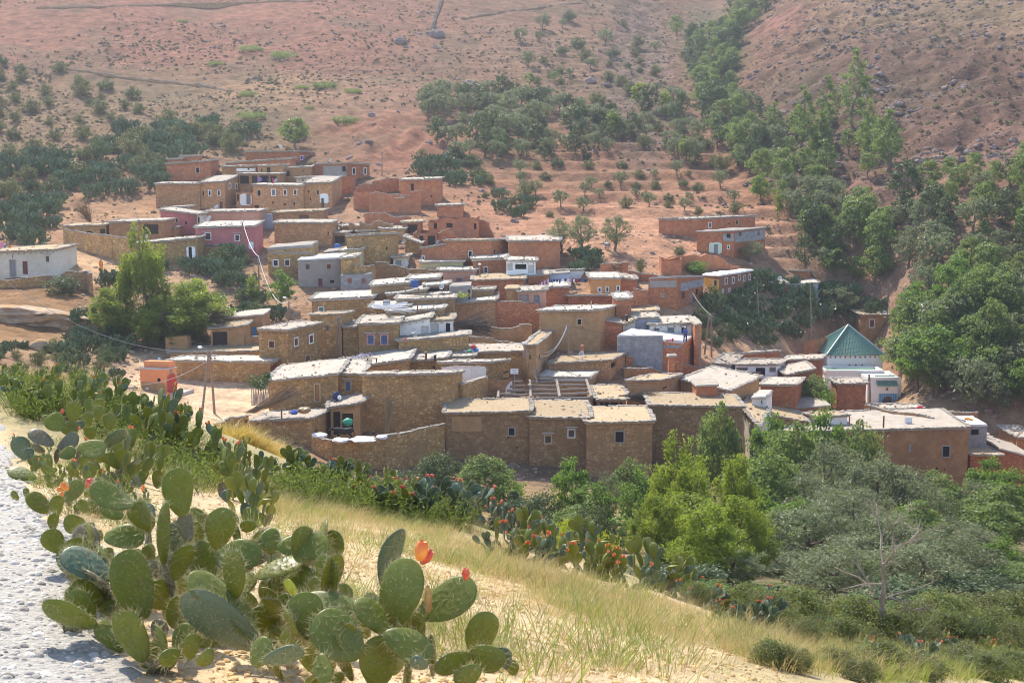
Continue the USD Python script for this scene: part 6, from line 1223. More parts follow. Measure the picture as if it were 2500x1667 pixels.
for u, vt, vb, w, kd, lab in [(1490, 270, 190 + 85, 50, 'poplar', 0), (1562, 190, 272, 54, 'poplar', 'bright pointed poplar by the rocky rib'), (1622, 215, 280, 40, 'poplar', 'smaller poplar right of the bright pointed one'), (1497, 265, 335, 42, 'poplar', 'bright green poplar in front of the grove'), (1672, 330, 395, 36, 'poplar', 'lone pale poplar on the terraces'), (1855, 425, 492, 62, 'fresh', 'bright yellow green tree at the top of the stepped terraces'), (1900, 463, 535, 30, 'poplar', 'slim tree right of the bright yellow green one'),
  (2010, 340, 448, 80, 'euca', 'pale green eucalyptus standing free at the gully mouth'), (2000, 290, 375, 70, 'euca', 'eucalyptus higher up behind the pale one'), (2165, 265, 420, 90, 'euca', 'tallest dark eucalyptus below the rocky hill'), (1890, 250, 330, 60, 'euca', 'eucalyptus left of the rocky hill foot'), (1945, 255, 330, 56, 'euca', 'eucalyptus between its neighbours at the rocky hill foot'), (722, 280, 362, 80, 'farbroad', 'large dark tree behind the topmost red house'), (1293, 175, 212, 34, 'farbroad', 'pale round tree on the upper field strip'), (1355, 172, 200, 24, 'farbroad', 'small umbrella shaped tree on the upper field strip'),
  (1485, 172, 196, 34, 'shrub', 'round shrub on the bare upper field'), (2040, 700, 775, 105, 'olive', 'big round grey shrub tree above the mosque'), (2280, 800, 960, 200, 'broad2', 'big bright walnut tree right of the mosque'), (2230, 800, 925, 170, 'broad', 'dark side of the big walnut tree right of the mosque'), (2240, 720, 790, 75, 'farbroad', 'dark green tree right of the lonely small house'), (1965, 575, 655, 60, 'fardark', 'dark upright tree at the left edge of the wood'), (2045, 545, 640, 70, 'fardark', 'second dark tree at the left edge of the wood')]:
 if lab:
  plant(kd, u, vt, lab, vb=vb, w=w)
for u, vb, w in [(615, 290, 75), (735, 217, 40), (795, 215, 68), (862, 228, 48), (690, 142, 74), (610, 126, 64), (525, 160, 46), (845, 300, 72), (755, 265, 26), (446, 54, 26), (605, 234, 50)]:
 PENDING.append((plant('flat', u, vb - w * .24, 'x', vb=vb, w=w, group='flat green shrubs on the bare hillside'), u, vb, 'flat green shrub mat'))

for lab, pts in [('dry stone field wall crossing the upper left slope', [(165, 172), (240, 182), (330, 196), (420, 205), (505, 214), (560, 226)]), ('long field wall along the top left of the hillside', [(90, 22), (240, 20), (420, 14), (600, 9), (760, 5)]), ('field wall climbing at the top left of the rock rib', [(1052, 88), (1066, 45), (1078, 12), (1090, -20)]), ('field wall running right from the top of the rock rib', [(1130, 48), (1220, 34), (1320, 22), (1420, 10)])]:
 wall_run('field_wall', lab, 0, [(u, v - 4, v) for u, v in pts], 'stone_brown', .8, .5)
for k, (u, vt, vb, w, kd) in enumerate([(1910, 1480, 1545, 110, 'vine'), (1960, 1500, 1570, 120, 'shrub'), (2010, 1490, 1560, 110, 'darkbush'), (2060, 1500, 1580, 130, 'vine'), (2110, 1520, 1590, 110, 'shrub'), (2190, 1490, 1580, 140, 'vine'), (2250, 1510, 1590, 130, 'shrub'), (2310, 1490, 1575, 150, 'vine'), (2370, 1500, 1580, 130, 'darkbush'), (2430, 1480, 1580, 150, 'vine'), (2490, 1500, 1600, 140, 'shrub'), (1850, 1470, 1530, 90, 'shrub'), (1790, 1455, 1510, 80, 'vine'), (2150, 1560, 1640, 150, 'vine'), (2350, 1560, 1640, 160, 'shrub'), (2470, 1580, 1650, 150, 'vine'), (2040, 1570, 1640, 120, 'shrub'), (1940, 1570, 1640, 110, 'shrub'), (1700, 1420, 1475, 90, 'vine'), (1740, 1430, 1490, 90, 'shrub'), (1820, 1420, 1500, 130, 'vine'), (1880, 1430, 1520, 140, 'shrub'), (1950, 1430, 1530, 160, 'vine'), (2030, 1440, 1540, 160, 'shrub'), (2090, 1450, 1560, 150, 'vine'), (2230, 1450, 1560, 170, 'shrub'), (2300, 1440, 1550, 180, 'vine'), (2400, 1430, 1550, 190, 'shrub'), (2480, 1440, 1560, 170, 'vine'), (1880, 1560, 1625, 120, 'vine'), (2250, 1590, 1655, 150, 'shrub'), (2410, 1590, 1660, 150, 'vine'), (2100, 1600, 1665, 120, 'shrub')]):
 near_bush(kd, u, vt, vb, w)
MARKS = [(430, 400, 'the topmost left house'), (720, 335, 'the topmost red house'), (960, 470, 'the red ruins'), (940, 320, 'the red earth cut'), (1420, 560, 'the three olive trees'), (1640, 545, 'the upper long red house'), (1790, 600, 'the unfinished grey storey'), (1760, 690, 'the yellow end wall'), (2105, 785, 'the lonely small house'), (2090, 850, 'the mosque roof'), (2310, 1105, 'the arched window'), (1660, 1200, 'the tall weeping pepper tree'), (2155, 1400, 'the dead tree'), (1930, 705, 'the bluish white house'), (65, 630, 'the cream white house'), (1562, 230, 'the bright pointed poplar'), (1497, 300, 'the poplar before the grove'), (2165, 340, 'the tallest eucalyptus'), (1855, 460, 'the yellow green tree'), (1145, 205, 'the dark boulder'), (360, 900, 'the pink kiosk'), (2040, 740, 'the big grey shrub tree'), (362, 640, 'the slender pepper tree'), (1672, 365, 'the lone pale poplar'), (2005, 400, 'the free standing eucalyptus'), (1395, 1180, 'the round dark topped tree'), (1510, 1065, 'the big black window'), (2280, 880, 'the big bright walnut tree'), (1293, 190, 'the pale round tree'), (2400, 400, 'the rocky slope at the right edge'), (85, 150, 'the upper left corner'), (210, 330, 'the dry upper left slope'), (1740, 60, 'the top of the gully'), (1260, 330, 'the middle of the grove')]
PLACES = {}
for pr, u, v, lb in PENDING:
 d = [math.hypot(u - a, v - b) for a, b, n in MARKS]; k = int(np.argmin(d)); a, b, n = MARKS[k]
 side = ('right of' if u > a else 'left of') if abs(u - a) > abs(v - b) * 1.3 else ('below' if v > b else 'above')
 PLACES.setdefault((lb.split(' in the ')[0].split(' on the ')[0].split(' at the ')[0].split(' right of ')[0].split(' above the ')[0].split(' below the ')[0].split(' left above ')[0].split(' behind the ')[0].split(' beside the ')[0].split(' among ')[0].split(' around the ')[0].split(' under ')[0], side, n), []).append((d[k], pr))
for (lb, side, n), got in PLACES.items():
 for q, (dd, pr) in enumerate(sorted(got, key=lambda g: g[0])):
  pr.SetCustomDataByKey('label', '%s, %snearest %s %s' % (lb, '' if q == 0 else NTH[q] + ' ', side, n) if len(got) > 1 else '%s %s %s' % (lb, side, n))

# ------------------------------------------------------------------ scrub, tufts and stones of the slopes (uncountable)
def scrub_mesh(seed, n=14):
 r = np.random.default_rng(seed); mb = MB()
 q = r.normal(size=(n * 3, 3)); q /= np.linalg.norm(q, axis=1, keepdims=True); q[:, 2] = np.abs(q[:, 2])
 leaves(mb, q * np.array([.5, .5, .42]) * r.random((n * 3, 1)) ** .3, q, 0.34, r, .7)
 return mb.arrays()
r = np.random.default_rng(77)
N = 130000
yy = 205 + (520 - 205) * r.random(N) ** 1.0; xx = (r.random(N) - 0.5) * 2 * 0.40 * yy
zz = height(xx, yy); uu, vv = project(np.stack([xx, yy, zz], 1))
dens = 0.20 + 0.40 * region(uu, vv, 300, 270, 500, 170) + 0.22 * region(uu, vv, 900, 120, 700, 200) + 0.3 * region(uu, vv, 2250, 250, 450, 280) - 0.25 * region(uu, vv, 1500, 500, 380, 110) - 0.3 * region(uu, vv, 960, 340, 230, 80) - 0.3 * region(uu, vv, 850, 250, 220, 60) + 1.7 * fbm2(xx, yy, 17, 4, 61)
vill = np.ones(N, bool)
for hh in HOUSES.values():
 c = hh['cor']; vill &= ~((np.abs(xx - c[:, 0].mean()) < np.ptp(c[:, 0]) / 2 + 1) & (np.abs(yy - c[:, 1].mean()) < np.ptp(c[:, 1]) / 2 + 1))
k = (r.random(N) < dens * .62) & vill & (vv > -60) & (vv < 640)
instancer('hillside_scrub', [scrub_mesh(s) for s in (1, 2, 3, 4)], ['leaf_scrub', 'leaf_scrub', 'leaf_shrub', 'leaf_scrub'], np.stack([xx, yy, zz], 1)[k], 0.22 + 0.85 * r.random(k.sum()) ** 4, r.random(k.sum()) * 6.28, r.integers(0, 4, k.sum()), 'low dry scrub dotting the hillsides', 'scrub')
N = 52000
yy = 200 + 250 * r.random(N); xx = (r.random(N) - 0.35) * 0.75 * yy
zz = height(xx, yy); uu, vv = project(np.stack([xx, yy, zz], 1))
dens = 1.0 * region(uu, vv, 2200, 230, 420, 330) + 0.6 * region(uu, vv, 1060, 50, 40, 60) + 0.7 * region(uu, vv, 1570, 150, 90, 190) + 0.5 * region(uu, vv, 2000, 440, 70, 80) + 0.16 * region(uu, vv, 1000, 330, 260, 90) + 0.05
dens = dens * smoothstep(-0.12, 0.15, fbm2(xx, yy, 12, 3, 66))
k = r.random(N) < dens
instancer('hillside_rocks', [(rock_mesh(s, .6, 1)[0] * np.array([1.0, .7 + .1 * (s % 4), 1.0]) * (1 + .25 * np.sign(np.sin(rock_mesh(s, .6, 1)[0] * 9 + s))), rock_mesh(s, .6, 1)[1]) for s in (21, 22, 23, 24)], ['rock_purple'] * 4, np.stack([xx, yy, zz], 1)[k], 0.10 + 0.75 * r.random(k.sum()) ** 6, r.random(k.sum()) * 6.28, r.integers(0, 4, k.sum()), 'broken purple grey rocks strewn over the right hill', 'rocks')
N = 13000
uu = r.uniform(200, 2450, N); yy = r.uniform(120, 215, N); xx = ray(uu, 1000)[0] * yy; zz = height(xx, yy)
k = np.ones(N, bool)
for hh in HOUSES.values():
 c = hh['cor']; k &= ~((np.abs(xx - c[:, 0].mean()) < np.ptp(c[:, 0]) / 2 + .3) & (np.abs(yy - c[:, 1].mean()) < np.ptp(c[:, 1]) / 2 + .3))
u2, v2 = project(np.stack([xx, yy, zz], 1))
k &= (region(u2, v2, 540, 960, 200, 80) < .2)
instancer('village_rubble', [rock_mesh(s, .7, 1) for s in (31, 32, 33)], ['rubble'] * 3, np.stack([xx, yy, zz], 1)[k], 0.06 + 0.34 * r.random(k.sum()) ** 4, r.random(k.sum()) * 6.28, r.integers(0, 3, k.sum()), 'loose stones lying between the houses', 'rubble')
# ------------------------------------------------------------------ prickly pears near the camera
OR[19] = (0, 1200); OR[20] = (600, 1200)
def px2(o, x, y):
 k = 3.357 if o in (19, 20) else KS
 return OR[o][0] + x / k, OR[o][1] + y / k
OR[17] = (0, 880)

def pad_build(parent, base, axis, normal, Lp, Wp, mat, seed, rings=12, seg=44, spines=1.0, T=None, cell=0.034, name='pad', rimonly=False, wave=1.0):
 """one pad: egg outline, thick in the middle, a lattice of areoles each on its low bump, spines from the areoles"""
 r = np.random.default_rng(seed)
 axis = axis / np.linalg.norm(axis); normal = normal - axis * (normal @ axis); normal /= np.linalg.norm(normal); side = np.cross(axis, normal)
 T = T or 0.020 + 0.022 * Lp
 k1, k2 = wave * 0.10 * r.normal() / max(Lp, .1), wave * 0.10 * r.normal() / max(Lp, .1)
 an = np.arange(seg) / seg * 2 * np.pi
 sq = 0.62 + 0.5 * r.random()
 def outline(a):
  y = 0.5 - 0.5 * np.cos(a)
  return 0.5 * np.sin(a) * (0.70 + 0.55 * y * sq) / (0.70 + 0.33 * sq) * 1.02 * (1 + 0.025 * np.sin(3 * a + seed)), y
 ox, oy = outline(an)
 c0 = np.array([0.0, 0.55])
 ar = []                                   # areoles (local x, y)
 row = 0; yv = cell * .8
 while yv < Lp:
  for xv in np.arange(-Wp, Wp, cell) + (row % 2) * cell / 2:
   jx, jy = xv + cell * .16 * r.normal(), yv + cell * .16 * r.normal()
   q = np.array([jx / Wp, jy / Lp]) - c0
   a = math.atan2(q[0], -q[1])
   ex, ey = outline(np.array([a % (2 * np.pi)]))
   d = np.hypot(ox - 0, oy - c0[1]);
   ai = np.unwrap(np.arctan2(ox, -(oy - c0[1]))); th = a if a >= ai[0] else a + 2 * np.pi
   rad = np.interp(th, np.append(ai, ai[0] + 2 * np.pi), np.append(d, d[0]))
   rho = np.hypot(*q) / rad
   if rho < 0.9:
    ar.append((jx, jy, rho))
  yv += cell * .87; row += 1
 ar = np.array(ar) if ar else np.zeros((0, 3))
 def thick(rho):
  return T / 2 * np.sqrt(np.clip(1 - rho ** 3.2, 0, 1)) + 0.0015
 def place(x, y, z):
  zz = z + k1 * x * x * 2 + k2 * (y - .5 * Lp) ** 2 * 2 - k2 * .5 * Lp * Lp
  return base + side * np.asarray(x)[..., None] + axis * np.asarray(y)[..., None] + normal * np.asarray(zz)[..., None]
 rho = np.sin(np.linspace(0, 1, rings + 1)[1:] * np.pi / 2) ** 0.9
 V, F = [], []
 for sgn in (1, -1):
  X = np.concatenate([[0.0], (ox[None] * rho[:, None]).ravel()]) * Wp
  Yl = np.concatenate([[c0[1]], (c0[1] + (oy - c0[1])[None] * rho[:, None]).ravel()]) * Lp
  R_ = np.concatenate([[0.0], np.repeat(rho, seg)])
  Z = thick(R_)
  if len(ar) and rings > 7:
   dd = np.min(np.hypot(X[:, None] - ar[None, :, 0], Yl[:, None] - ar[None, :, 1]), 1)
   Z = Z + 0.0035 * np.exp(-(dd / (cell * .26)) ** 2) * (1 - R_ ** 6) - 0.001
  if sgn < 0:
   Z = -Z
  V.append(place(X, Yl, Z))
  n0 = 0 if sgn > 0 else len(V[0])
  k = np.arange(seg); kn = (k + 1) % seg
  f = [np.stack([np.full(seg, 0), 1 + k, 1 + kn], 1)]
  for q in range(rings - 1):
   a0 = 1 + q * seg
   f += [np.stack([a0 + k, a0 + seg + k, a0 + seg + kn], 1), np.stack([a0 + k, a0 + seg + kn, a0 + kn], 1)]
  f = np.vstack(f)
  F.append((f if sgn < 0 else f[:, ::-1]) + n0)
 e0 = 1 + (rings - 1) * seg; m = len(V[0])
 k = np.arange(seg); kn = (k + 1) % seg
 F.append(np.vstack([np.stack([e0 + k, m + e0 + k, m + e0 + kn], 1), np.stack([e0 + k, m + e0 + kn, e0 + kn], 1)])[:, ::-1])
 V, F = np.vstack(V), np.vstack(F)
 mm = trimesh.Trimesh(V, F, process=False)
 cen = V.mean(0)
 if np.einsum('ij,ij->i', mm.face_normals, mm.triangles_center - cen).mean() < 0:
  F = F[:, ::-1]
 p = obj(name, (V, F), mat, parent, True)
 if spines <= 0:
  return p
 pts, nrm, ln = [], [], []
 if not rimonly:
  for sgn in (1, -1):
   for x, y, rh in ar:
    pts.append(place(x, y, sgn * (thick(np.array(rh)) + 0.003))); nrm.append(normal * sgn + (side * (x / Wp) + axis * (y / Lp - .5)) * rh * 1.2); ln.append(0.022 + 0.02 * r.random())
 ne = int(2.6 * (Lp + Wp) / (cell * 0.62))
 for a in np.linspace(0.35, 2 * np.pi - .35, ne):
  x, y = outline(np.array([a])); out = side * (x[0] * Wp) + axis * ((y[0] - c0[1]) * Lp)
  pts.append(place(x[0] * Wp, y[0] * Lp, np.array(0.004 * r.normal()))); nrm.append(out / np.linalg.norm(out)); ln.append(0.024 + 0.024 * r.random())
 pts, nrm, ln = np.array(pts), np.array(nrm), np.array(ln); nrm /= np.linalg.norm(nrm, axis=1, keepdims=True)
 am, sm = MB(), MB()
 oc = np.array([[0, 0, 1], [1, 0, 0], [0, 1, 0], [-1, 0, 0], [0, -1, 0]], float); of = np.array([[0, 1, 2], [0, 2, 3], [0, 3, 4], [0, 4, 1]])
 ta = np.cross(nrm, axis + 0.01); ta /= np.linalg.norm(ta, axis=1, keepdims=True); tb = np.cross(nrm, ta)
 s = 0.0028
 vv = pts[:, None] + s * (oc[None, :, 0:1] * ta[:, None] + oc[None, :, 1:2] * tb[:, None] + 0.8 * oc[None, :, 2:3] * nrm[:, None])
 if not rimonly:
  am.add(vv.reshape(-1, 3), (np.arange(len(pts))[:, None, None] * 5 + of[None]).reshape(-1, 3))
  tag(am.build('areoles', 'areole', p), kind='stuff')
 ns = 3 if not rimonly else 2
 P = np.repeat(pts, ns, 0); Nn = np.repeat(nrm, ns, 0) + 0.55 * r.normal(size=(len(pts) * ns, 3)) + axis * 0.15; Nn /= np.linalg.norm(Nn, axis=1, keepdims=True)
 keep = r.random(len(P)) < (0.75 * spines); P, Nn = P[keep], Nn[keep]; ll = (np.repeat(ln, ns)[keep] * (0.6 + 0.8 * r.random(len(P))))[:, None]
 A = np.cross(Nn, [0.3, 0.5, 0.8]); A /= np.linalg.norm(A, axis=1, keepdims=True); B = np.cross(Nn, A); w = 0.0009 if not rimonly else 0.0014
 vv = np.stack([P + A * w, P - A * w * .5 + B * w * .87, P - A * w * .5 - B * w * .87, P + Nn * ll], 1).reshape(-1, 3)
 q = np.arange(len(P))[:, None] * 4
 sm.add(vv, np.vstack([q + np.array([[0, 1, 3]]), q + np.array([[1, 2, 3]]), q + np.array([[2, 0, 3]])]))
 if not sm.empty():
  tag(sm.build('spines', 'spine', p), kind='stuff')
 return p

def fruit(parent, base, d, Lf, Wf, mat, name='fruit', seed=0, seg=12):
 """a prickly pear fruit: barrel with a sunken flat top"""
 r = np.random.default_rng(seed); d = d / np.linalg.norm(d); a = np.cross(d, [0.3, 0.9, 0.1]); a /= np.linalg.norm(a); b = np.cross(d, a)
 prof = [(0.0, 0.30), (0.12, 0.62), (0.35, 0.92), (0.6, 1.0), (0.82, 0.88), (0.95, 0.68), (1.0, 0.56), (0.94, 0.40), (0.92, 0.0)]
 V, F = [], []
 an = np.arange(seg) / seg * 2 * np.pi
 for h, w in prof:
  rr = w * Wf / 2 * (1 + 0.06 * np.sin(5 * an + h * 9 + seed))
  V.append(base + d * h * Lf + rr[:, None] * (np.cos(an)[:, None] * a + np.sin(an)[:, None] * b))
 V = np.vstack(V); k = np.arange(seg); kn = (k + 1) % seg
 for q in range(len(prof) - 1):
  F += [np.stack([q * seg + k, q * seg + kn, (q + 1) * seg + kn], 1), np.stack([q * seg + k, (q + 1) * seg + kn, (q + 1) * seg + k], 1)]
 return obj(name, (V, np.vstack(F)), mat, parent, 50)

PADN = [0]
ORG = {}
def hero_plant(label, u, v, y0):
 P = hit(u, v, y0)
 t = thing('prickly_pear', label, 'cactus', P)
 ORG[t.GetPath()] = P
 return t
def hero(parent, o, bx, by, tx, ty, w, Y, mat='cactus', dy=0.0, turn=None, spines=1.0, lean=0.0, **kw):
 """a pad seen with its foot at (bx, by), its tip at (tx, ty) and w wide"""
 PADN[0] += 1; r = np.random.default_rng(500 + PADN[0])
 ub, vb = px2(o, bx, by); ut, vt = px2(o, tx, ty)
 b, t = at(ub, vb, Y) - ORG[parent.GetPath()], at(ut, vt, Y + dy) - ORG[parent.GetPath()]
 ax = t - b; Lp = np.linalg.norm(ax)
 k = 3.357 if o in (19, 20) else KS
 wm = w / k / FPX * Y
 W = max(wm * 1.12, 0.66 * Lp)
 yaw = math.acos(min(1, wm / W)) * (1 if r.random() < .5 else -1) if turn is None else turn
 view = -(b + t) / 2 - ORG[parent.GetPath()]; view /= np.linalg.norm(view)
 ax /= Lp
 n = view - ax * (view @ ax); n /= np.linalg.norm(n); s = np.cross(ax, n)
 n = n * math.cos(yaw) + s * math.sin(yaw)
 n = n + ax * 0.0 + 0.10 * r.normal(size=3)
 return pad_build(parent, b - ax * Lp * .03, ax, n, Lp * 1.03, W, mat, 900 + PADN[0], spines=spines, **kw)

A1 = hero_plant('large spiny prickly pear at the left front, one big glossy blue green pad', 330, 1605, 4)
for q in [  # front to back: foot, tip, width, distance
 (2125, 1262, 1500, 850, 330, 6.35, 'cactus_blue'), (905, 705, 510, 490, 225, 6.9, 'cactus_blue'), (1195, 1025, 1000, 485, 300, 6.8), (1345, 595, 1350, 90, 150, 7.0, 'cactus'), (1375, 985, 1335, 585, 140, 7.05, 'cactus_bark'),
 (1500, 190, 1428, -190, 262, 7.35), (1790, 465, 1800, 130, 285, 7.1), (1650, 800, 1690, 405, 265, 7.2), (1440, 720, 1545, 435, 170, 7.0, 'cactus'), (1775, 565, 2145, 500, 260, 6.9), (860, 375, 1185, 385, 205, 7.6, 'cactus'),
 (1088, 110, 745, -60, 215, 7.5), (1205, 295, 1095, 75, 185, 7.6, 'cactus_yellow'), (770, 1080, 600, 800, 195, 6.75), (800, 1095, 345, 930, 205, 6.6), (1010, 1305, 785, 1070, 190, 6.6), (1170, 1385, 985, 980, 255, 6.4), (1560, 1370, 1570, 1160, 160, 6.15), (1390, 1430, 1380, 1285, 180, 6.05, 'cactus'),
 (1425, 1110, 1435, 855, 100, 6.6), (1840, 860, 2110, 685, 130, 7.1, 'cactus_yellow'), (2160, 1180, 2140, 930, 262, 6.75, 'cactus'), (2330, 1190, 2290, 1100, 250, 6.6), (1560, 400, 1500, 165, 140, 7.4, 'cactus_bark'), (2240, 500, 2110, 335, 230, 7.5, 'cactus_yellow'),
 (2010, 330, 2050, 235, 140, 8.0), (1960, 420, 1920, 260, 80, 7.9), (1640, 430, 1600, 240, 90, 7.7, 'cactus_yellow'), (900, 590, 850, 465, 140, 7.7, 'cactus_yellow'), (920, 1010, 860, 890, 150, 6.9), (1280, 1220, 1330, 1050, 150, 6.7, 'cactus_bark'), (1210, 1000, 1120, 800, 90, 7.2, 'cactus_bark'), (1330, 760, 1240, 560, 110, 7.5, 'cactus_bark'),
 (1250, 560, 1200, 430, 130, 7.8, 'cactus_yellow'), (1590, 880, 1470, 700, 150, 7.5, 'cactus_yellow'), (1900, 760, 1840, 640, 160, 7.5, 'cactus_yellow'), (2260, 830, 2150, 720, 170, 7.5, 'cactus_yellow'), (2330, 900, 2330, 740, 150, 7.4, 'cactus_yellow'), (1960, 950, 2080, 850, 170, 7.0, 'cactus'), (1260, 1400, 1230, 1230, 150, 6.5),
 (1640, 1190, 1440, 1080, 160, 6.7), (1730, 1400, 1640, 1330, 180, 6.0), (1700, 800, 1740, 700, 60, 7.3), (2060, 640, 1960, 560, 170, 7.6, 'cactus_yellow'), (1000, 210, 830, 90, 150, 7.9), (1150, 330, 1190, 160, 200, 7.7, 'cactus'), (1110, 560, 1090, 470, 120, 7.9, 'cactus_yellow')]:
 hero(A1, 19, *q[:5], q[5], *(q[6:7] or ('cactus',)))
def filler(par, u, v, Y, seed, n0, L0, spread, mats):
 o_ = at(u, v, Y) - ORG[par.GetPath()]
 for k, (b, ax, nr, Lp, W, lv) in enumerate(grow(seed, n0, 2, L0, spread, (1, 2), .8)):
  pad_build(par, b + o_, ax, nr, Lp, W * 1.1, mats[k % len(mats)], seed * 40 + k, rings=9, seg=30)
filler(A1, 400, 1610, 7.5, 71, 6, .27, .42, ['cactus', 'cactus_yellow', 'cactus', 'cactus_bark'])
filler(A1, 560, 1600, 7.6, 72, 4, .26, .30, ['cactus_yellow', 'cactus'])
filler(A1, 290, 1480, 8.2, 73, 3, .24, .25, ['cactus', 'cactus_blue'])
filler(A1, 470, 1560, 7.9, 74, 7, .28, .55, ['cactus_yellow', 'cactus', 'cactus_yellow', 'cactus_bark'])
filler(A1, 640, 1580, 7.2, 75, 4, .26, .3, ['cactus', 'cactus_yellow'])
filler(A1, 330, 1620, 6.9, 76, 4, .24, .4, ['cactus', 'cactus_bark'])
A2 = hero_plant('prickly pear at the front middle with a twin orange fruit on a tall pad', 900, 1650, 4)
for q in [(935, 1340, 560, 1030, 390, 5.85), (905, 950, 375, 985, 290, 6.15), (1150, 1165, 895, 890, 170, 6.1, 'cactus'), (1165, 1135, 1385, 560, 335, 6.2), (1150, 790, 1268, 305, 190, 6.5, 'cactus_blue'), (1415, 1015, 1885, 760, 315, 6.25), (1150, 1155, 1525, 1375, 285, 5.95), (1090, 1600, 1085, 1175, 330, 6.0), (1440, 1190, 1390, 980, 130, 6.2, 'cactus_yellow'),
 (1000, 1190, 850, 960, 190, 6.35, 'cactus_yellow'), (745, 860, 520, 735, 170, 6.5, 'cactus'), (540, 720, 540, 612, 98, 6.9), (622, 715, 625, 640, 34, 6.9), (90, 690, 475, 565, 195, 6.7, 'cactus_yellow'), (270, 440, 685, 435, 245, 6.8), (270, 480, 130, 340, 210, 7.0, 'cactus'), (470, 1290, 340, 1110, 240, 6.0, 'cactus'), (150, 1400, 470, 1285, 170, 5.5, 'cactus_blue'), (60, 1420, 200, 1210, 210, 5.7, 'cactus'), (310, 760, 430, 680, 110, 7.0), (150, 900, 190, 790, 150, 6.9, 'cactus_yellow'), (350, 960, 330, 830, 140, 6.7), (1490, 1430, 1350, 1370, 120, 5.7, 'cactus_blue'), (560, 1490, 700, 1420, 260, 5.6), (1530, 1500, 1525, 1180, 36, 6.2, 'cactus_yellow')]:
 hero(A2, 20, *q[:5], q[5], *(q[6:7] or ('cactus',)))
def hero_fruit(par, o, bx, by, tx, ty, w, Y, mat, name='fruit'):
 b, t = at(*px2(o, bx, by), Y) - ORG[par.GetPath()], at(*px2(o, tx, ty), Y) - ORG[par.GetPath()]; k = 3.357 if o in (19, 20) else KS
 return fruit(par, b, t - b, np.linalg.norm(t - b), w / k / FPX * Y, mat, name, int(bx))
filler(A2, 760, 1640, 6.35, 77, 4, .25, .3, ['cactus', 'cactus_yellow'])
filler(A2, 960, 1660, 6.3, 78, 3, .25, .25, ['cactus_yellow', 'cactus'])
hero_fruit(A2, 20, 1425, 565, 1455, 405, 118, 6.15, 'fruit_orange'); tag(hero_fruit(A2, 20, 1440, 590, 1520, 480, 92, 6.22, 'fruit_red'), 'redder half hidden fruit'); hero_fruit(A2, 20, 1802, 722, 1805, 628, 68, 6.2, 'fruit_red')
tag(hero_fruit(A2, 20, 1492, 770, 1497, 985, 66, 6.1, 'fruit_dry'), 'shrivelled brown fruit'); tag(hero_fruit(A2, 20, 415, 850, 330, 725, 84, 6.6, 'fruit_young', 'young_pad'), 'yellow young pad')
A3 = hero_plant('prickly pear at the bottom edge right of the front middle one, a round scarred pad', 1180, 1650, 4)
for q in [(1880, 1330, 1975, 980, 275, 6.3), (1980, 1480, 1990, 1255, 290, 6.0), (1690, 1490, 1670, 1318, 340, 6.0), (2130, 1450, 2090, 1270, 130, 6.05, 'cactus_blue'), (2200, 1500, 2170, 1370, 120, 6.2), (1830, 1600, 1800, 1420, 250, 5.9)]:
 hero(A3, 20, *q[:5], q[5], *(q[6:7] or ('cactus',)))
A4 = hero_plant('prickly pear with a cluster of orange fruit left behind the big front one', 170, 1235, 6)
for q in [(400, 1235, 225, 1085, 150, 9.6, 'cactus_yellow'), (470, 1260, 465, 1095, 130, 9.5), (525, 1140, 665, 985, 130, 9.7), (435, 1390, 440, 1240, 90, 8.8), (700, 1110, 745, 1040, 80, 10.2), (690, 1240, 660, 1130, 90, 9.8), (560, 1400, 650, 1270, 170, 9.0), (740, 1400, 700, 1330, 120, 8.8), (830, 1460, 760, 1400, 100, 8.6, 'cactus_yellow'), (150, 1130, 100, 1060, 60, 10.5), (210, 1110, 215, 1035, 50, 10.6), (560, 1180, 570, 1100, 60, 9.8, 'cactus_bark')]:
 hero(A4, 17, *q[:5], q[5], *(q[6:7] or ('cactus',)), rings=9, seg=32)
for bx, by, tx, ty, w in [(500, 1060, 470, 1035, 48), (515, 1050, 512, 990, 46), (540, 1060, 545, 1010, 44), (520, 1090, 495, 1080, 44), (735, 1045, 725, 960, 72), (1165, 1060, 1165, 1010, 30), (1590, 1275, 1585, 1235, 50)]:
 hero_fruit(A4, 17, bx, by, tx, ty, w, 9.5 if bx < 1000 else 9.0, 'fruit_red' if w > 60 else 'fruit_orange')
A5 = hero_plant('old prickly pear with brown woody limbs and wide dark pads beside the road bend', 150, 1150, 9)
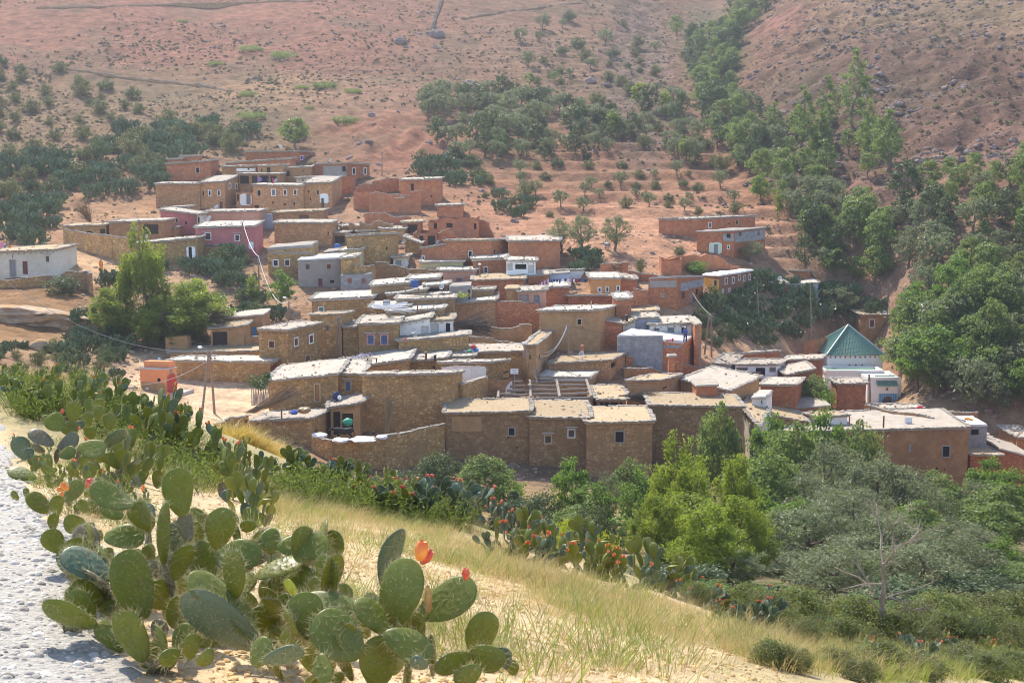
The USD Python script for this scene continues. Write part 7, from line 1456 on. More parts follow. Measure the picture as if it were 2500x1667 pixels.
for q in [(600, 500, 595, 335, 118, 15.2), (510, 560, 395, 450, 165, 15.0), (590, 610, 560, 500, 140, 15.1, 'cactus'), (430, 690, 235, 575, 125, 14.8, 'cactus_bark'), (470, 720, 640, 610, 110, 14.9, 'cactus_bark'), (640, 700, 860, 735, 175, 14.6), (215, 800, 130, 625, 150, 14.9, 'cactus_blue'), (240, 800, 235, 710, 80, 14.7, 'cactus_blue'), (395, 920, 395, 758, 84, 14.3), (290, 960, 65, 890, 105, 14.2), (480, 770, 620, 740, 110, 14.7), (690, 900, 710, 760, 110, 14.6), (460, 840, 465, 720, 40, 14.8, 'cactus_bark'), (640, 850, 640, 700, 36, 14.8, 'cactus_bark'), (850, 705, 1015, 565, 95, 14.9, 'cactus_blue'), (790, 820, 850, 740, 110, 15.0), (300, 880, 320, 770, 110, 14.6), (365, 740, 260, 690, 60, 14.9, 'cactus_bark'), (690, 960, 760, 840, 120, 14.2), (430, 920, 440, 870, 60, 14.3), (750, 640, 715, 540, 95, 15.4), (700, 580, 715, 420, 85, 15.6), (830, 490, 790, 370, 90, 16.0), (890, 560, 890, 430, 105, 15.7), (820, 400, 785, 315, 95, 16.4), (650, 560, 640, 490, 90, 15.4, 'cactus_blue'), (380, 520, 370, 440, 70, 15.5)]:
 hero(A5, 17, *q[:5], q[5], *(q[6:7] or ('cactus',)), rings=9, seg=28, cell=0.05)
hero_fruit(A5, 17, 508, 430, 510, 395, 28, 15, 'fruit_red'); hero_fruit(A5, 17, 650, 560, 640, 545, 26, 14.6, 'fruit_red')

# ------------------------------------------------------------------ rows of prickly pears farther down: a few builds, each copy its own plant
PP = []
def pear_proto(seed, n0, levels, L0, spread, mat, nfruit, label, loc, rz, s, group):
 t = thing('prickly_pear', label, 'cactus', loc, rz, s, group)
 r = np.random.default_rng(seed)
 pads = grow(seed, n0, levels, L0, spread, (1, 2), .7)
 tips = []
 for k, (b, ax, nr, Lp, W, lv) in enumerate(pads):
  m = 'cactus_bark' if lv == 0 and r.random() < .45 else (mat if r.random() < .8 else 'cactus_blue')
  pad_build(t, b, ax, nr, Lp, W, m, seed * 50 + k, rings=5, seg=20, spines=0.9, rimonly=True, cell=.07, wave=1.5)
  if lv >= levels - 1:
   tips.append((b, ax, nr, Lp, W))
 tips.sort(key=lambda q: -q[0][2])
 nf = 0
 for b, ax, nr, Lp, W in tips:
  if nf >= nfruit:
   break
  sd = np.cross(ax, nr)
  for q in range(r.integers(1, 5)):
   a = (r.random() - .5) * 1.5
   e = b + ax * Lp * (.55 + .44 * math.cos(a)) + sd * W * .48 * math.sin(a)
   fruit(t, e - 0.01 * ax, ax * math.cos(a) + sd * math.sin(a) + .2 * r.normal(size=3), .065, .042, 'fruit_red' if r.random() < .6 else 'fruit_orange', seed=nf, seg=8); nf += 1
 return t
PARAM = [(201, 5, 2, .34, .35, 'cactus', 2), (202, 6, 2, .33, .45, 'cactus', 9), (203, 4, 3, .30, .30, 'cactus', 4), (204, 7, 2, .36, .55, 'cactus_blue', 7), (205, 5, 2, .34, .40, 'cactus', 0), (206, 6, 3, .30, .45, 'cactus_blue', 13)]
def pear(k, u, vb, hpx, label, group=None, ymin=5):
 P = hit(u, vb, ymin); hh = hpx / FPX * P[1]
 s = hh / (0.78 if PARAM[k][2] == 2 else 0.95)
 r = np.random.default_rng(int(u * 7 + vb))
 rz = (r.random() - .5) * 2.2
 if k >= len(PP) or PP[k] is None:
  while len(PP) <= k:
   PP.append(None)
  PP[k] = pear_proto(*PARAM[k][:6], PARAM[k][6], label, P, rz, s, group)
  return PP[k]
 return dup(PP[k], P, rz, s, label, None, group)
ORD = NTH
def row(spots, ks, what, group, seed):
 r = np.random.default_rng(seed)
 for n, (u, vb, hp) in enumerate(sorted(spots)):
  pear(ks[r.integers(len(ks))], u, vb, hp, '%s prickly pear from the left %s' % (ORD[n], what), group)
row([(12, 950, 60), (60, 955, 55), (105, 965, 60), (150, 985, 70), (205, 970, 60), (250, 1000, 75), (70, 1010, 65), (165, 1030, 80), (215, 1020, 75), (300, 1035, 75), (275, 1070, 85), (125, 930, 40), (180, 945, 45), (25, 930, 42), (40, 990, 65), (240, 955, 45)], [0, 0, 2, 4], 'in the thicket at the left edge', 'prickly pears in the thicket at the left edge', 1)
row([(325, 1060, 90), (352, 1105, 110), (385, 1090, 115), (415, 1085, 95), (450, 1110, 105), (480, 1140, 105), (365, 1045, 65), (430, 1055, 60)], [0, 2, 4], 'among those against the sandy square', 'prickly pears against the sandy square', 2)
row([(235, 1165, 95), (275, 1190, 100), (320, 1170, 95), (350, 1190, 110), (560, 1150, 110), (590, 1190, 120), (610, 1210, 100), (545, 1215, 100), (600, 1280, 110), (640, 1265, 80)], [0, 4, 2], 'among those behind the big front cactus', 'prickly pears behind the big front cactus', 3)
row([(95, 1150, 75), (130, 1190, 70), (190, 1200, 80), (60, 1120, 60), (210, 1250, 75), (330, 1260, 85), (290, 1230, 80)], [0, 2, 4], 'among the small ones at the road edge', 'small prickly pears at the road edge', 6)
row([(640, 1165, 55), (690, 1180, 80), (735, 1195, 85), (775, 1190, 75), (815, 1200, 75), (855, 1205, 70), (905, 1215, 70), (935, 1240, 85), (968, 1225, 85), (990, 1262, 110), (1030, 1268, 115), (1065, 1275, 110), (1100, 1262, 85), (1150, 1272, 105), (1185, 1290, 110), (1220, 1300, 95), (1240, 1350, 100), (1275, 1375, 120), (1315, 1382, 115), (1350, 1372, 90), (1390, 1395, 110), (1425, 1400, 100), (1465, 1408, 110), (1500, 1420, 100), (1540, 1432, 95), (1585, 1438, 110), (1625, 1445, 85), (1660, 1450, 60), (1010, 1235, 70), (1290, 1340, 80), (1430, 1370, 95)], [1, 5, 1, 3, 5, 4], 'in the long fruiting row along the slope edge', 'fruiting prickly pears along the slope edge', 4)
row([(1700, 1480, 80), (1725, 1462, 60), (1770, 1500, 60), (1800, 1525, 80), (1835, 1530, 80), (1880, 1500, 60), (1845, 1480, 60), (1990, 1560, 60), (2040, 1570, 60), (2090, 1590, 60), (2140, 1618, 70), (2205, 1622, 70), (2260, 1612, 70), (2290, 1600, 50), (2330, 1590, 60), (2380, 1600, 60), (2420, 1590, 50), (2455, 1610, 60), (2490, 1590, 60)], [1, 3, 5], 'in the scattered row at the lower right', 'prickly pears scattered at the lower right', 5)

# ------------------------------------------------------------------ grass and weeds
def hits(u, v, y0=4.0, y1=90.0, n=300):
 a, b = ray(u, v); Y = np.geomspace(y0, y1, n)
 X = a[:, None] * Y[None]; D = height(X, np.broadcast_to(Y, X.shape)) - b[:, None] * Y[None]
 i = np.argmax(D > 0, 1); ok = D[np.arange(len(u)), i] > 0; i = np.maximum(i, 1)
 d0, d1 = D[np.arange(len(u)), i - 1], D[np.arange(len(u)), i]
 y = Y[i - 1] + (Y[i] - Y[i - 1]) * np.clip(d0 / (d0 - d1 - 1e-9), 0, 1)
 x = a * y
 return np.stack([x, y, height(x, y)], 1)[ok]
def tuft(seed, n, h, spread, bend, w=0.006, droop=0.3, heads=False):
 r = np.random.default_rng(seed); mb = MB()
 a = r.random(n) * 6.28; rad = spread * r.random(n) ** .7
 b = np.stack([np.cos(a) * rad, np.sin(a) * rad, -0.02 + 0 * a], 1)
 d = np.stack([np.cos(a + r.normal(size=n) * .6) * bend * r.random(n), np.sin(a + r.normal(size=n) * .6) * bend * r.random(n), np.ones(n)], 1)
 hh = h * (0.45 + 0.75 * r.random(n))
 s = np.stack([-np.sin(a + r.random(n) * 3), np.cos(a + r.random(n) * 3), 0 * a], 1) * w
 m = b + d * (hh * .55)[:, None]; t = b + d * hh[:, None] + np.stack([d[:, 0], d[:, 1], 0 * a], 1) * (hh * .5)[:, None] - np.array([0, 0, 1]) * (hh * droop * r.random(n))[:, None]
 v = np.stack([b - s, b + s, m + s * .8, m - s * .8, t], 1).reshape(-1, 3)
 k = np.arange(n)[:, None] * 5
 mb.add(v, np.vstack([k + np.array([[0, 1, 2]]), k + np.array([[0, 2, 3]]), k + np.array([[3, 2, 4]])]))
 return mb.arrays()
def weed(seed, n, h, spread, leaf):
 r = np.random.default_rng(seed); mb = MB()
 for q in range(12):
  a = r.random() * 6.28; d = np.array([math.cos(a) * .5, math.sin(a) * .5, 1.0]) * h * (.6 + .6 * r.random()); b = np.array([math.cos(a), math.sin(a), 0]) * spread * r.random()
  mb.tube([b, b + d * .5, b + d], [.004, .003, .002], 3, False)
  m = n // 12; P = b + d * r.random((m, 1)) ** .6 + r.normal(size=(m, 3)) * h * .12
  leaves(mb, P, r.normal(size=(m, 3)), leaf, r, .28)
 return mb.arrays()
def cover(name, poly, n, protos, mats, smin, smax, label, cat, seed, clump=0.0, y0=4.0, y1=90.0):
 from shapely.geometry import Polygon
 import shapely
 r = np.random.default_rng(seed); pg = Polygon(poly); x0, y0_, x1, y1_ = pg.bounds
 u, v = r.uniform(x0, x1, n * 3), r.uniform(y0_, y1_, n * 3)
 k = shapely.contains_xy(pg, u, v); P = hits(u[k][:n], v[k][:n], y0, y1)
 if clump:
  P = P[fbm2(P[:, 0], P[:, 1], 1.6, 3, seed) + 0.12 * r.normal(size=len(P)) > clump - .35]
 P = P[P[:, 0] > road_edge(P[:, 1]) + .05]
 return instancer(name, protos, mats, P, smin + (smax - smin) * r.random(len(P)), r.random(len(P)) * 6.28, r.integers(0, len(protos), len(P)), label, cat)
DRY = [tuft(s, 46, .26, .20, 1.1, .0022, .6) for s in (1, 2, 3)] ; GRN = [tuft(s, 40, .22, .22, 1.0, .0028, .6) for s in (4, 5, 6)]
WEED = [weed(s, 150, .42, .30, .065) for s in (7, 8, 9)]
cover('dry_grass', [(640, 1200), (900, 1190), (1150, 1290), (1350, 1400), (1700, 1490), (1850, 1560), (1800, 1600), (1400, 1500), (1150, 1400), (950, 1340), (760, 1320), (650, 1270)], 2300, DRY + GRN[:2], ['grass_dry'] * 3 + ['grass_green'] * 2, .45, 1.0, 'dry straw coloured grass mixed with green on the slope below the sandy shoulder', 'grass', 31, .30)
cover('dry_grass', [(30, 1080), (180, 1080), (330, 1180), (330, 1320), (200, 1290), (90, 1220)], 260, DRY + GRN[:1] + WEED[:1], ['grass_dry'] * 3 + ['grass_green', 'leaf_weed'], .25, .6, 'dry weeds between road and cacti', 'grass', 45, .2)
cover('dry_grass', [(700, 1330), (1000, 1340), (1300, 1430), (1700, 1530), (1850, 1600), (1500, 1560), (1250, 1480), (1000, 1420), (800, 1390)], 700, DRY, ['grass_dry'] * 3, .25, .6, 'thin dry grass at the edge of the bare sandy ground', 'grass', 32, .36)
cover('dry_weeds', [(560, 1240), (800, 1300), (1100, 1380), (1450, 1440), (1800, 1560), (1750, 1660), (1200, 1660), (900, 1560), (620, 1400)], 520, [tuft(s, 30, .12, .16, 1.6, .002, .5) for s in (21, 22)] + GRN[:1], ['grass_dry', 'straw', 'grass_green'], .5, 1.3, 'sparse low dry weeds on the bare sandy ground', 'weeds', 46, .30)
cover('green_grass', [(580, 1160), (700, 1180), (930, 1240), (1080, 1280), (1250, 1370), (1500, 1430), (1660, 1470), (1550, 1470), (1300, 1420), (1100, 1330), (900, 1280), (620, 1260)], 800, GRN + DRY[:1], ['grass_green'] * 3 + ['grass_dry'], .5, 1.0, 'green grass at the foot of the cactus row', 'grass', 33, .34)
cover('golden_grass', [(540, 1075), (640, 1060), (720, 1090), (740, 1130), (640, 1150), (560, 1150)], 900, [tuft(s, 44, .75, .35, .7, .006, .5) for s in (11, 12, 13)], ['grass_gold'] * 3, .7, 1.2, 'tall golden grass in front of the stone houses', 'grass', 34, .0, 38, 110)
cover('green_weeds', [(230, 930), (330, 1010), (460, 1080), (560, 1100), (580, 1180), (480, 1220), (330, 1150), (250, 1090), (150, 1000)], 230, WEED + GRN[:1] + DRY[:1], ['leaf_weed'] * 3 + ['grass_green', 'grass_dry'], .4, .95, 'feathery green weeds growing between the cacti', 'weeds', 35)
cover('green_weeds', [(-20, 920), (120, 930), (230, 960), (150, 1040), (50, 1020), (-20, 990)], 120, WEED + DRY[:1], ['leaf_weed'] * 3 + ['grass_dry'], .4, .9, 'green weeds between the cacti at the left edge', 'weeds', 36)
cover('green_weeds', [(640, 1170), (760, 1190), (1000, 1240), (1150, 1280), (1110, 1300), (900, 1260), (700, 1230)], 170, WEED, ['leaf_weed'] * 3, .5, 1.0, 'green weeds below the fruiting cactus row', 'weeds', 37)
cover('dry_grass', [(1780, 1520), (1900, 1450), (2050, 1480), (2150, 1560), (2100, 1640), (1900, 1640), (1800, 1600)], 600, DRY + GRN[:2], ['grass_dry'] * 3 + ['grass_green'] * 2, .5, 1.1, 'tall pale grass at the right end of the sandy shoulder', 'grass', 38, .1)
cover('green_grass', [(2050, 1500), (2300, 1500), (2520, 1480), (2520, 1660), (2100, 1660)], 1000, GRN + DRY[:1], ['grass_green'] * 3 + ['grass_dry'], .7, 1.5, 'rough green grass between the cacti at the lower right', 'grass', 39, .1)
# ------------------------------------------------------------------ landmarks: the mosque, the striped gateway, the kiosk, the beams
def quad_box(mb, P0, P1, P2, P3, zb):
 """a block from four top corners down to zb"""
 T = np.array([P0, P1, P2, P3], float); B = T.copy(); B[:, 2] = zb
 mb.add(np.vstack([T, B]), [[0, 1, 2, 3], [0, 4, 5, 1], [1, 5, 6, 2], [2, 6, 7, 3], [3, 7, 4, 0]])
def tile_slope(parent, name, a, b, c, d, rows, across, mat='tile_green', sub='tile_row'):
 """a slope of half-round tiles between eave a-b and top d-c: each course of tiles a part of its own"""
 a, b, c, d = map(np.asarray, (a, b, c, d))
 nrm = np.cross(b - a, d - a); nrm /= np.linalg.norm(nrm); nrm = nrm if nrm[2] > 0 else -nrm
 base = obj(name, (np.array([a, b, c, d]), np.array([[0, 1, 2], [0, 2, 3]])), mat, parent)
 for q in range(rows):
  t0, t1 = q / rows, min((q + 1.12) / rows, 1.0)
  e0, e1 = a + (d - a) * t0, b + (c - b) * t0; f0, f1 = a + (d - a) * t1, b + (c - b) * t1
  n = max(2, int(round(np.linalg.norm(e1 - e0) / np.linalg.norm(b - a) * across)))
  mb = MB()
  for k in range(n):
   s = (k + .5) / n; h = 0.36 / n
   l, r_ = e0 + (e1 - e0) * (s - h), e0 + (e1 - e0) * (s + h); m = e0 + (e1 - e0) * s + nrm * .085
   fl, fr = f0 + (f1 - f0) * (s - h * .9), f0 + (f1 - f0) * (s + h * .9); fm = f0 + (f1 - f0) * s + nrm * .05
   up = nrm * .012
   mb.add(np.array([l + up, m + up, r_ + up, fl, fm, fr]), [[0, 1, 4, 3], [1, 2, 5, 4], [0, 2, 1, 1]])
  tag(mb.build(sub, mat, base), kind='stuff')
 return base
YM = 184.0
mq = thing('mosque', 'white mosque with a pyramid roof of green glazed tiles and coloured lozenges under its eave', 'mosque')
A_, B_ = at(*px(9, 735, 728), YM), at(*px(9, 1203, 728), YM)
t = (B_ - A_)[:2] / np.linalg.norm((B_ - A_)[:2]); dp = np.linalg.norm(B_ - A_) * 0.98
rot = 0.05; t = np.array([t[0] * math.cos(rot) - t[1] * math.sin(rot), t[0] * math.sin(rot) + t[1] * math.cos(rot)])
B_ = np.array([A_[0] + t[0] * dp, A_[1] + t[1] * dp, A_[2]]); bk = np.array([-t[1] * dp, t[0] * dp, 0])
C_, D_ = B_ + bk, A_ + bk
zg = float(height(np.array([A_[0]]), np.array([A_[1]]))[0]) - 1.0
hl, mb = [], MB()
cen = (A_ + C_) / 2
for k, (p, q) in enumerate(((A_, B_), (B_, C_), (C_, D_), (D_, A_))):
 n = np.array([(q - p)[1], -(q - p)[0]]); n /= np.linalg.norm(n); n = n if n @ ((p + q)[:2] / 2 - cen[:2]) > 0 else -n
 hl = []
 if k == 0:
  for cx in (915, 966, 1018):
   opening(mq, hl, 9, ('w', 0, cx, 808, 15, 20, 'shutter_maroon'), p, q, n, zg, p[2])
 wall_face(mb, p, q, zg, p[2], q[2], hl, n, 0, 5, 0.01)
mb.build('wall', 'whitewash', mq)
apex = at(*px(9, 968, 484), YM + dp / 2); apex[:2] = cen[:2] + (apex[:2] - cen[:2]) * .0 + 0; ov = 0.22
ev = [p + np.array([*((p - cen)[:2] / np.linalg.norm((p - cen)[:2]) * ov * 1.4), 0.06]) for p in (A_, B_, C_, D_)]
for k in range(4):
 tile_slope(mq, 'roof_slope', ev[k], ev[(k + 1) % 4], apex, apex, 15, 36)
rg = MB()
for k in range(4):
 rg.tube([ev[k] + [0, 0, .06], apex + [0, 0, .10]], [.12, .12], 6)
rg.build('ridge', 'tile_ridge', mq)
fb = MB(); quad_box(fb, *[p + np.array([*((p - cen)[:2] / np.linalg.norm((p - cen)[:2]) * .12), 0.05]) for p in (A_, B_, C_, D_)], A_[2] - .02); fb.build('eave', 'brick_red', mq)
nA = np.array([t[1], -t[0], 0]); nA = nA if nA[1] < 0 else -nA
for k in range(11):
 s = (k + .6) / 11.2 * dp; c = A_ + np.array([t[0] * s, t[1] * s, -.21]) + nA * .03; hw = .17
 v = np.array([c + [t[0] * hw, t[1] * hw, 0], c + [0, 0, hw], c - [t[0] * hw, t[1] * hw, 0], c - [0, 0, hw], c + nA * .03])
 obj('lozenge', (v, np.array([[0, 1, 4], [1, 2, 4], [2, 3, 4], [3, 0, 4]])), ('lozenge_orange', 'lozenge_blue')[k % 2] if k % 3 else 'brick_red', mq)
YW = 180.0
a, b = at(*px(9, 725, 866), YW), at(*px(9, 1185, 866), YW)
zt = a[2]; bkv = np.array([-t[1], t[0], 0]) * 3.4
mb = MB(); quad_box(mb, a, b, b + bkv, a + bkv, zg - .6); mb.build('front_wing', 'whitewash', mq)
rimb = MB()
for p, q in ((a, b), (b, b + bkv), (b + bkv, a + bkv), (a + bkv, a)):
 m = (p + q) / 2; L_ = np.linalg.norm(q - p); an = math.atan2((q - p)[1], (q - p)[0]); rimb.box(m + [0, 0, .16], [L_ + .3, .34, .34], an)
rimb.build('wing_rim', 'whitewash', mq)
i1, i2 = a + (b - a) * .06 + bkv * .25 + [0, 0, .03], b - (b - a) * .06 + bkv * .25 + [0, 0, .03]
tile_slope(mq, 'wing_tiles', i1, i2, i2 + bkv * .55 + [0, 0, .16], i1 + bkv * .55 + [0, 0, .16], 4, 30)
YG = 176.5
gw = thing('gateway', 'white gateway with a tiled pent roof, blue striped panel and brown arched door', 'gateway')
p0, p1, p2 = at(*px(9, 1062, 906), YG), at(*px(9, 1338, 905), YG), None
bkv = np.array([-t[1], t[0], 0]) * 5.0
zb = float(height(np.array([p0[0]]), np.array([p0[1]]))[0]) - 1.0
mb = MB(); quad_box(mb, p0, p1, p1 + bkv, p0 + bkv, zb); mb.build('wall', 'whitewash', gw)
nG = nA
q0, q1 = at(*px(9, 1143, 975), YG - .5), at(*px(9, 1310, 975), YG - .5)
mb = MB(); quad_box(mb, q0, q1, q1 - nG * .5, q0 - nG * .5, zb); mb.build('porch_front', 'whitewash', gw)
r0, r1 = at(*px(9, 1143, 976), YG - .75), at(*px(9, 1312, 976), YG - .75)
hz_ = at(*px(9, 1143, 888), YG + .8)[2] - r0[2]
tile_slope(gw, 'pent_roof', r0, r1, r1 - nG * 1.5 + [0, 0, hz_], r0 - nG * 1.5 + [0, 0, hz_], 6, 13)
x0, x1 = at(*px(9, 1152, 1036), YG - .52), at(*px(9, 1303, 1036), YG - .52); zlow = at(*px(9, 1152, 1150), YG - .52)[2] - .6
ns = 19; up = np.array([0, 0, 1.0])
for k in range(ns):
 s0, s1 = x0 + (x1 - x0) * k / ns, x0 + (x1 - x0) * (k + 1) / ns
 c = (s0 + s1) / 2; w = np.linalg.norm(s1 - s0)
 mb = MB(); mb.box([c[0], c[1], (x0[2] + zlow) / 2] + nG * (.02 + .012 * (k % 2)), [w, .03, x0[2] - zlow], math.atan2(t[1], t[0])); mb.build('strip', 'stripe_blue' if k % 2 else 'stripe_pale', gw)
def arch(parent, name, mat, cpt, w, zb_, ztop, off, along, nrm, thick=.04, seg=14):
 """an arched leaf standing on zb_: half-round on top"""
 r_ = w / 2; zc_ = ztop - r_
 pts = [(-r_, zb_), (r_, zb_)] + [(r_ * math.cos(a_), zc_ + r_ * math.sin(a_)) for a_ in np.linspace(0, math.pi, seg)]
 fr = np.array([[cpt[0] + along[0] * x + nrm[0] * off, cpt[1] + along[1] * x + nrm[1] * off, z] for x, z in pts]); bk_ = fr - np.asarray(nrm) * thick
 n = len(pts); F = [[0, i, i + 1] for i in range(1, n - 1)]
 S = [[i, n + i, (i + 1) % n] for i in range(n)] + [[(i + 1) % n, n + i, n + (i + 1) % n] for i in range(n)]
 return obj(name, (np.vstack([fr, bk_]), np.array(F + S)), mat, parent)
cp = at(*px(9, 1226, 1135), YG - .52); al3 = np.array([t[0], t[1], 0])
zt = at(*px(9, 1226, 1058), YG - .52)[2]
arch(gw, 'arched_door', 'door_brown', cp, np.linalg.norm(at(*px(9, 1272, 1135), YG) - at(*px(9, 1180, 1135), YG)), zlow, zt, .06, al3, nG)
mb = MB(); mb.box(at(*px(9, 1220, 1000), YG - .55), [.3, .1, .3], .4); mb.build('ornament', 'brick_red', gw)
for k, yy_ in enumerate((850, 880, 895)):
 mb = MB(); c = at(*px(9, 1328 - 2 * k, yy_), YG + 2.5 - k); mb.box(c, [.45, .45, .5]); mb.tm(trimesh.creation.cone(.3, .35).apply_translation(c + [0, 0, .25])); mb.build('merlon', 'plaster_rose', gw)
ko, kc = house('kiosk', 'small salmon pink kiosk with a red arched door on a cement slab', 6, (138, 602), (345, 608), (436, 590), base=806, dC=1.6, dA=1.2, Y=None, wall='plaster_salmon', roof='slab', rims=False, over=.03, th=.08, cat='kiosk', op=[('w', 0, 293, 693, 28, 30, 'dark', None), ('p', 0, 235, 762, 215, 100, 'mud_ochre')])
pA, pB, pC = kc[0], kc[1], kc[2]
e = (pC - pB)[:2]; e /= np.linalg.norm(e); ne = np.array([e[1], -e[0], 0]); ne = ne if ne[1] < 0 else -ne
cB = pB + (pC - pB) * .52; zk = float(height(np.array([cB[0]]), np.array([cB[1]]))[0])
zd = at(*px(6, 393, 642), cB[1])[2]
s_ = np.linalg.norm((pC - pB)[:2])
arch(ko, 'door_surround', 'mud_ochre', cB, s_ * .93, zk - .3, zd + .14, .03, [*e, 0], ne)
dr = arch(ko, 'door', 'door_red', cB, s_ * .80, zk - .3, zd, .055, [*e, 0], ne)
mb = MB(); mb.box(cB + ne * .09 + [0, 0, zk + 1.0 - cB[2]], [.06, .06, .16]); mb.build('handle', 'steel', dr)
mb = MB(); mb.box(np.array([cB[0], cB[1], 0]) + ne * .05 + [0, 0, at(*px(6, 380, 619), cB[1])[2]], [.34, .05, .28], math.atan2(e[1], e[0])); mb.build('plaque', 'shutter_grey', ko)
ea = (pB - pA)[:2]; ea /= np.linalg.norm(ea); na = np.array([ea[1], -ea[0], 0]); na = na if na[1] < 0 else -na
m0 = pA + (pB - pA) * .28; mb = MB(); mb.box([m0[0] + na[0] * .05, m0[1] + na[1] * .05, at(*px(6, 198, 767), m0[1])[2]], [.36, .12, .36], math.atan2(ea[1], ea[0])); mb.build('meter_box', 'frame_white', ko)
mb = MB(); hb = at(*px(6, 138, 545), pA[1])[2] - pA[2]; back = (pC - pB) * .95
quad_box(mb, pA + [0, 0, hb], pA + (pB - pA) * .98 + [0, 0, hb * .9], pA + (pB - pA) * .98 + back * .9 + [0, 0, hb], pA + back + [0, 0, hb], pA[2] - .3)
mb2 = MB(); quad_box(mb2, pA + (pB-pA)*.01 + back * .35 + [0, 0, hb], pA + (pB - pA) * .97 + back * .45 + [0, 0, hb], pA + (pB - pA) * .97 + back * .95 + [0, 0, hb], pA + back * .97 + [0, 0, hb], pA[2] - .2); mb2.build('raised_back', 'plaster_salmon', ko)
sl = thing('cement_slab', 'low cement slab under the pink kiosk, running out in front of its door', 'slab')
s0, s1, s2 = hit(*px(6, 95, 800), 60), hit(*px(6, 420, 838), 60), hit(*px(6, 580, 790), 60); zs = zk + .12
mb = MB(); quad_box(mb, [s0[0], s0[1], zs], [s1[0], s1[1], zs], [s2[0], s2[1], zs], [s0[0] + s2[0] - s1[0], s0[1] + s2[1] - s1[1], zs], zs - 1.2); mb.build('slab', 'slab', sl)
P0, P1, P2, P3 = c_frame
for k in range(5):
 f = k / 4.0; a, b = P0 + (P3 - P0) * f, P1 + (P2 - P1) * f
 mb = MB(); n = 9; pts = [a + (b - a) * q / (n - 1) + np.array([0, 0, .10 + .05 * math.sin(q * 1.7 + k)]) for q in range(n)]; mb.tube(pts, .13, 6); mb.build('long_beam', 'wood_grey', h_frame)
for k in range(4):
 f = (.0, .35, .66, 1.0)[k]; a, b = P0 + (P1 - P0) * f, P3 + (P2 - P3) * f
 mb = MB(); mb.tube([a + [0, 0, .24], (a + b) / 2 + [0, 0, .30], b + [0, 0, .24]], .15, 6); mb.build('cross_beam', 'wood_grey', h_frame)

# ------------------------------------------------------------------ poles, wires, dishes
def spot(o, x, y, Y):
 return at(*px(o, x, y), Y)
def pole(label, o, top, foot, Y=None, r=.11, arms=True, lamp=None, foot2=None, mat='pole_wood', ymin=60):
 F = hit(*px(o, *foot), ymin) if Y is None else on(ray(px(o, *foot)[0], 1000)[0] * Y, Y)
 T = spot(o, top[0], top[1], F[1])
 p = thing('utility_pole', label, 'pole')
 mb = MB(); mb.tube([F - [0, 0, .6], (F + T) / 2 + [.02, 0, 0], T], [r * 1.15, r, r * .75], 8); mb.build('shaft', mat, p)
 if foot2:
  G = hit(*px(o, *foot2), ymin) if Y is None else on(ray(px(o, *foot2)[0], 1000)[0] * (Y - .2), Y - .2)
  mb = MB(); mb.tube([G - [0, 0, .6], T + [-.05, -.12, -.15]], [r * 1.1, r * .8], 8); mb.build('strut', mat, p)
 if arms:
  for k in range(3):
   mb = MB(); mb.box(T + [0, -.1, -.25 - .25 * k], [.5, .05, .05]); mb.tm(trimesh.creation.cylinder(.045, .14, sections=8).apply_translation(T + [.2 * (-1) ** k, -.12, -.16 - .25 * k])); mb.build('insulator', 'steel', p)
 if lamp:
  Lp_ = spot(o, *lamp, F[1]); mb = MB(); mb.tube([T + [0, 0, -.1], (T + Lp_) / 2 + [0, 0, .1], Lp_], .03, 6); am = mb.build('lamp_arm', 'steel', p)
  b = trimesh.creation.icosphere(2, .22); b.apply_scale([1.0, .8, .6]); b.apply_translation(Lp_); obj('lamp_head', b, 'lamp_white', am, True)
 return T
def wire(label, a, b, sag, r=.022, mat='wire', mid=None):
 n = 24; q = np.linspace(0, 1, n)[:, None]
 pts = np.asarray(a) * (1 - q) + np.asarray(b) * q; pts[:, 2] -= sag * 4 * (q * (1 - q))[:, 0]
 mb = MB(); mb.tube(pts, r, 5); w = mb.build('power_cable', mat); tag(w, label, 'cable')
T1 = pole('two legged wooden pole with a white street lamp on the sandy square', 6, (705, 455), (748, 965), lamp=(628, 425), foot2=(635, 990))
T2 = pole('two legged pole between the two storey house and the pink framed windows', 6, (1757, 168), (1780, 535), foot2=(1733, 522))
T3 = pole('wooden pole before the pink house holding the white cable', 2, (806, 690), (816, 990))
T4 = pole('wooden pole left of the white framed windows under the white cable', 2, (936, 985), (940, 1290), arms=False)
T5 = pole('short pole with a lamp at the lower end of the white cable', 2, (1185, 1352), (1195, 1540), Y=165, lamp=(1150, 1322))
T6 = pole('pole in front of the tall smooth orange brown house', 4, (1283, 980), (1295, 1200), Y=156)
T7 = pole('pole with a street lamp at the lane by the stepped yard wall', 7, (1274, 440), (1286, 640), Y=142, lamp=(1268, 392))
T8 = pole('upright of the two leaning poles right of the courtyard', 5, (1456, 965), (1450, 1240), Y=168)
T9 = pole('slanting one of the two leaning poles right of the courtyard', 5, (1440, 960), (1388, 1215), Y=167.5, arms=False)
T10 = pole('slim grey pole among the cactus thickets below the yellow end wall', 5, (1830, 735), (1828, 1010), Y=186, arms=False, r=.08)
T11 = pole('pole in front of the bluish white house front', 5, (2262, 700), (2266, 975), Y=187, arms=False, r=.09)
T12 = pole('wooden pole left of the blue striped gateway', 9, (1074, 880), (1082, 1135), Y=168, r=.16, arms=False)
T13 = pole('pole with a small lamp before the four window house', 2, (1272, 485), (1270, 640), Y=229, lamp=(1255, 447), arms=False, r=.08)
T14 = pole('far pole on the red slope right of the upper grey house', 2, (1945, 140), (1942, 330), r=.10)
T15 = pole('slim pole with a lamp beside the dark brick red house', 4, (568, 495), (582, 610), Y=184, lamp=(570, 484), arms=False, r=.08)
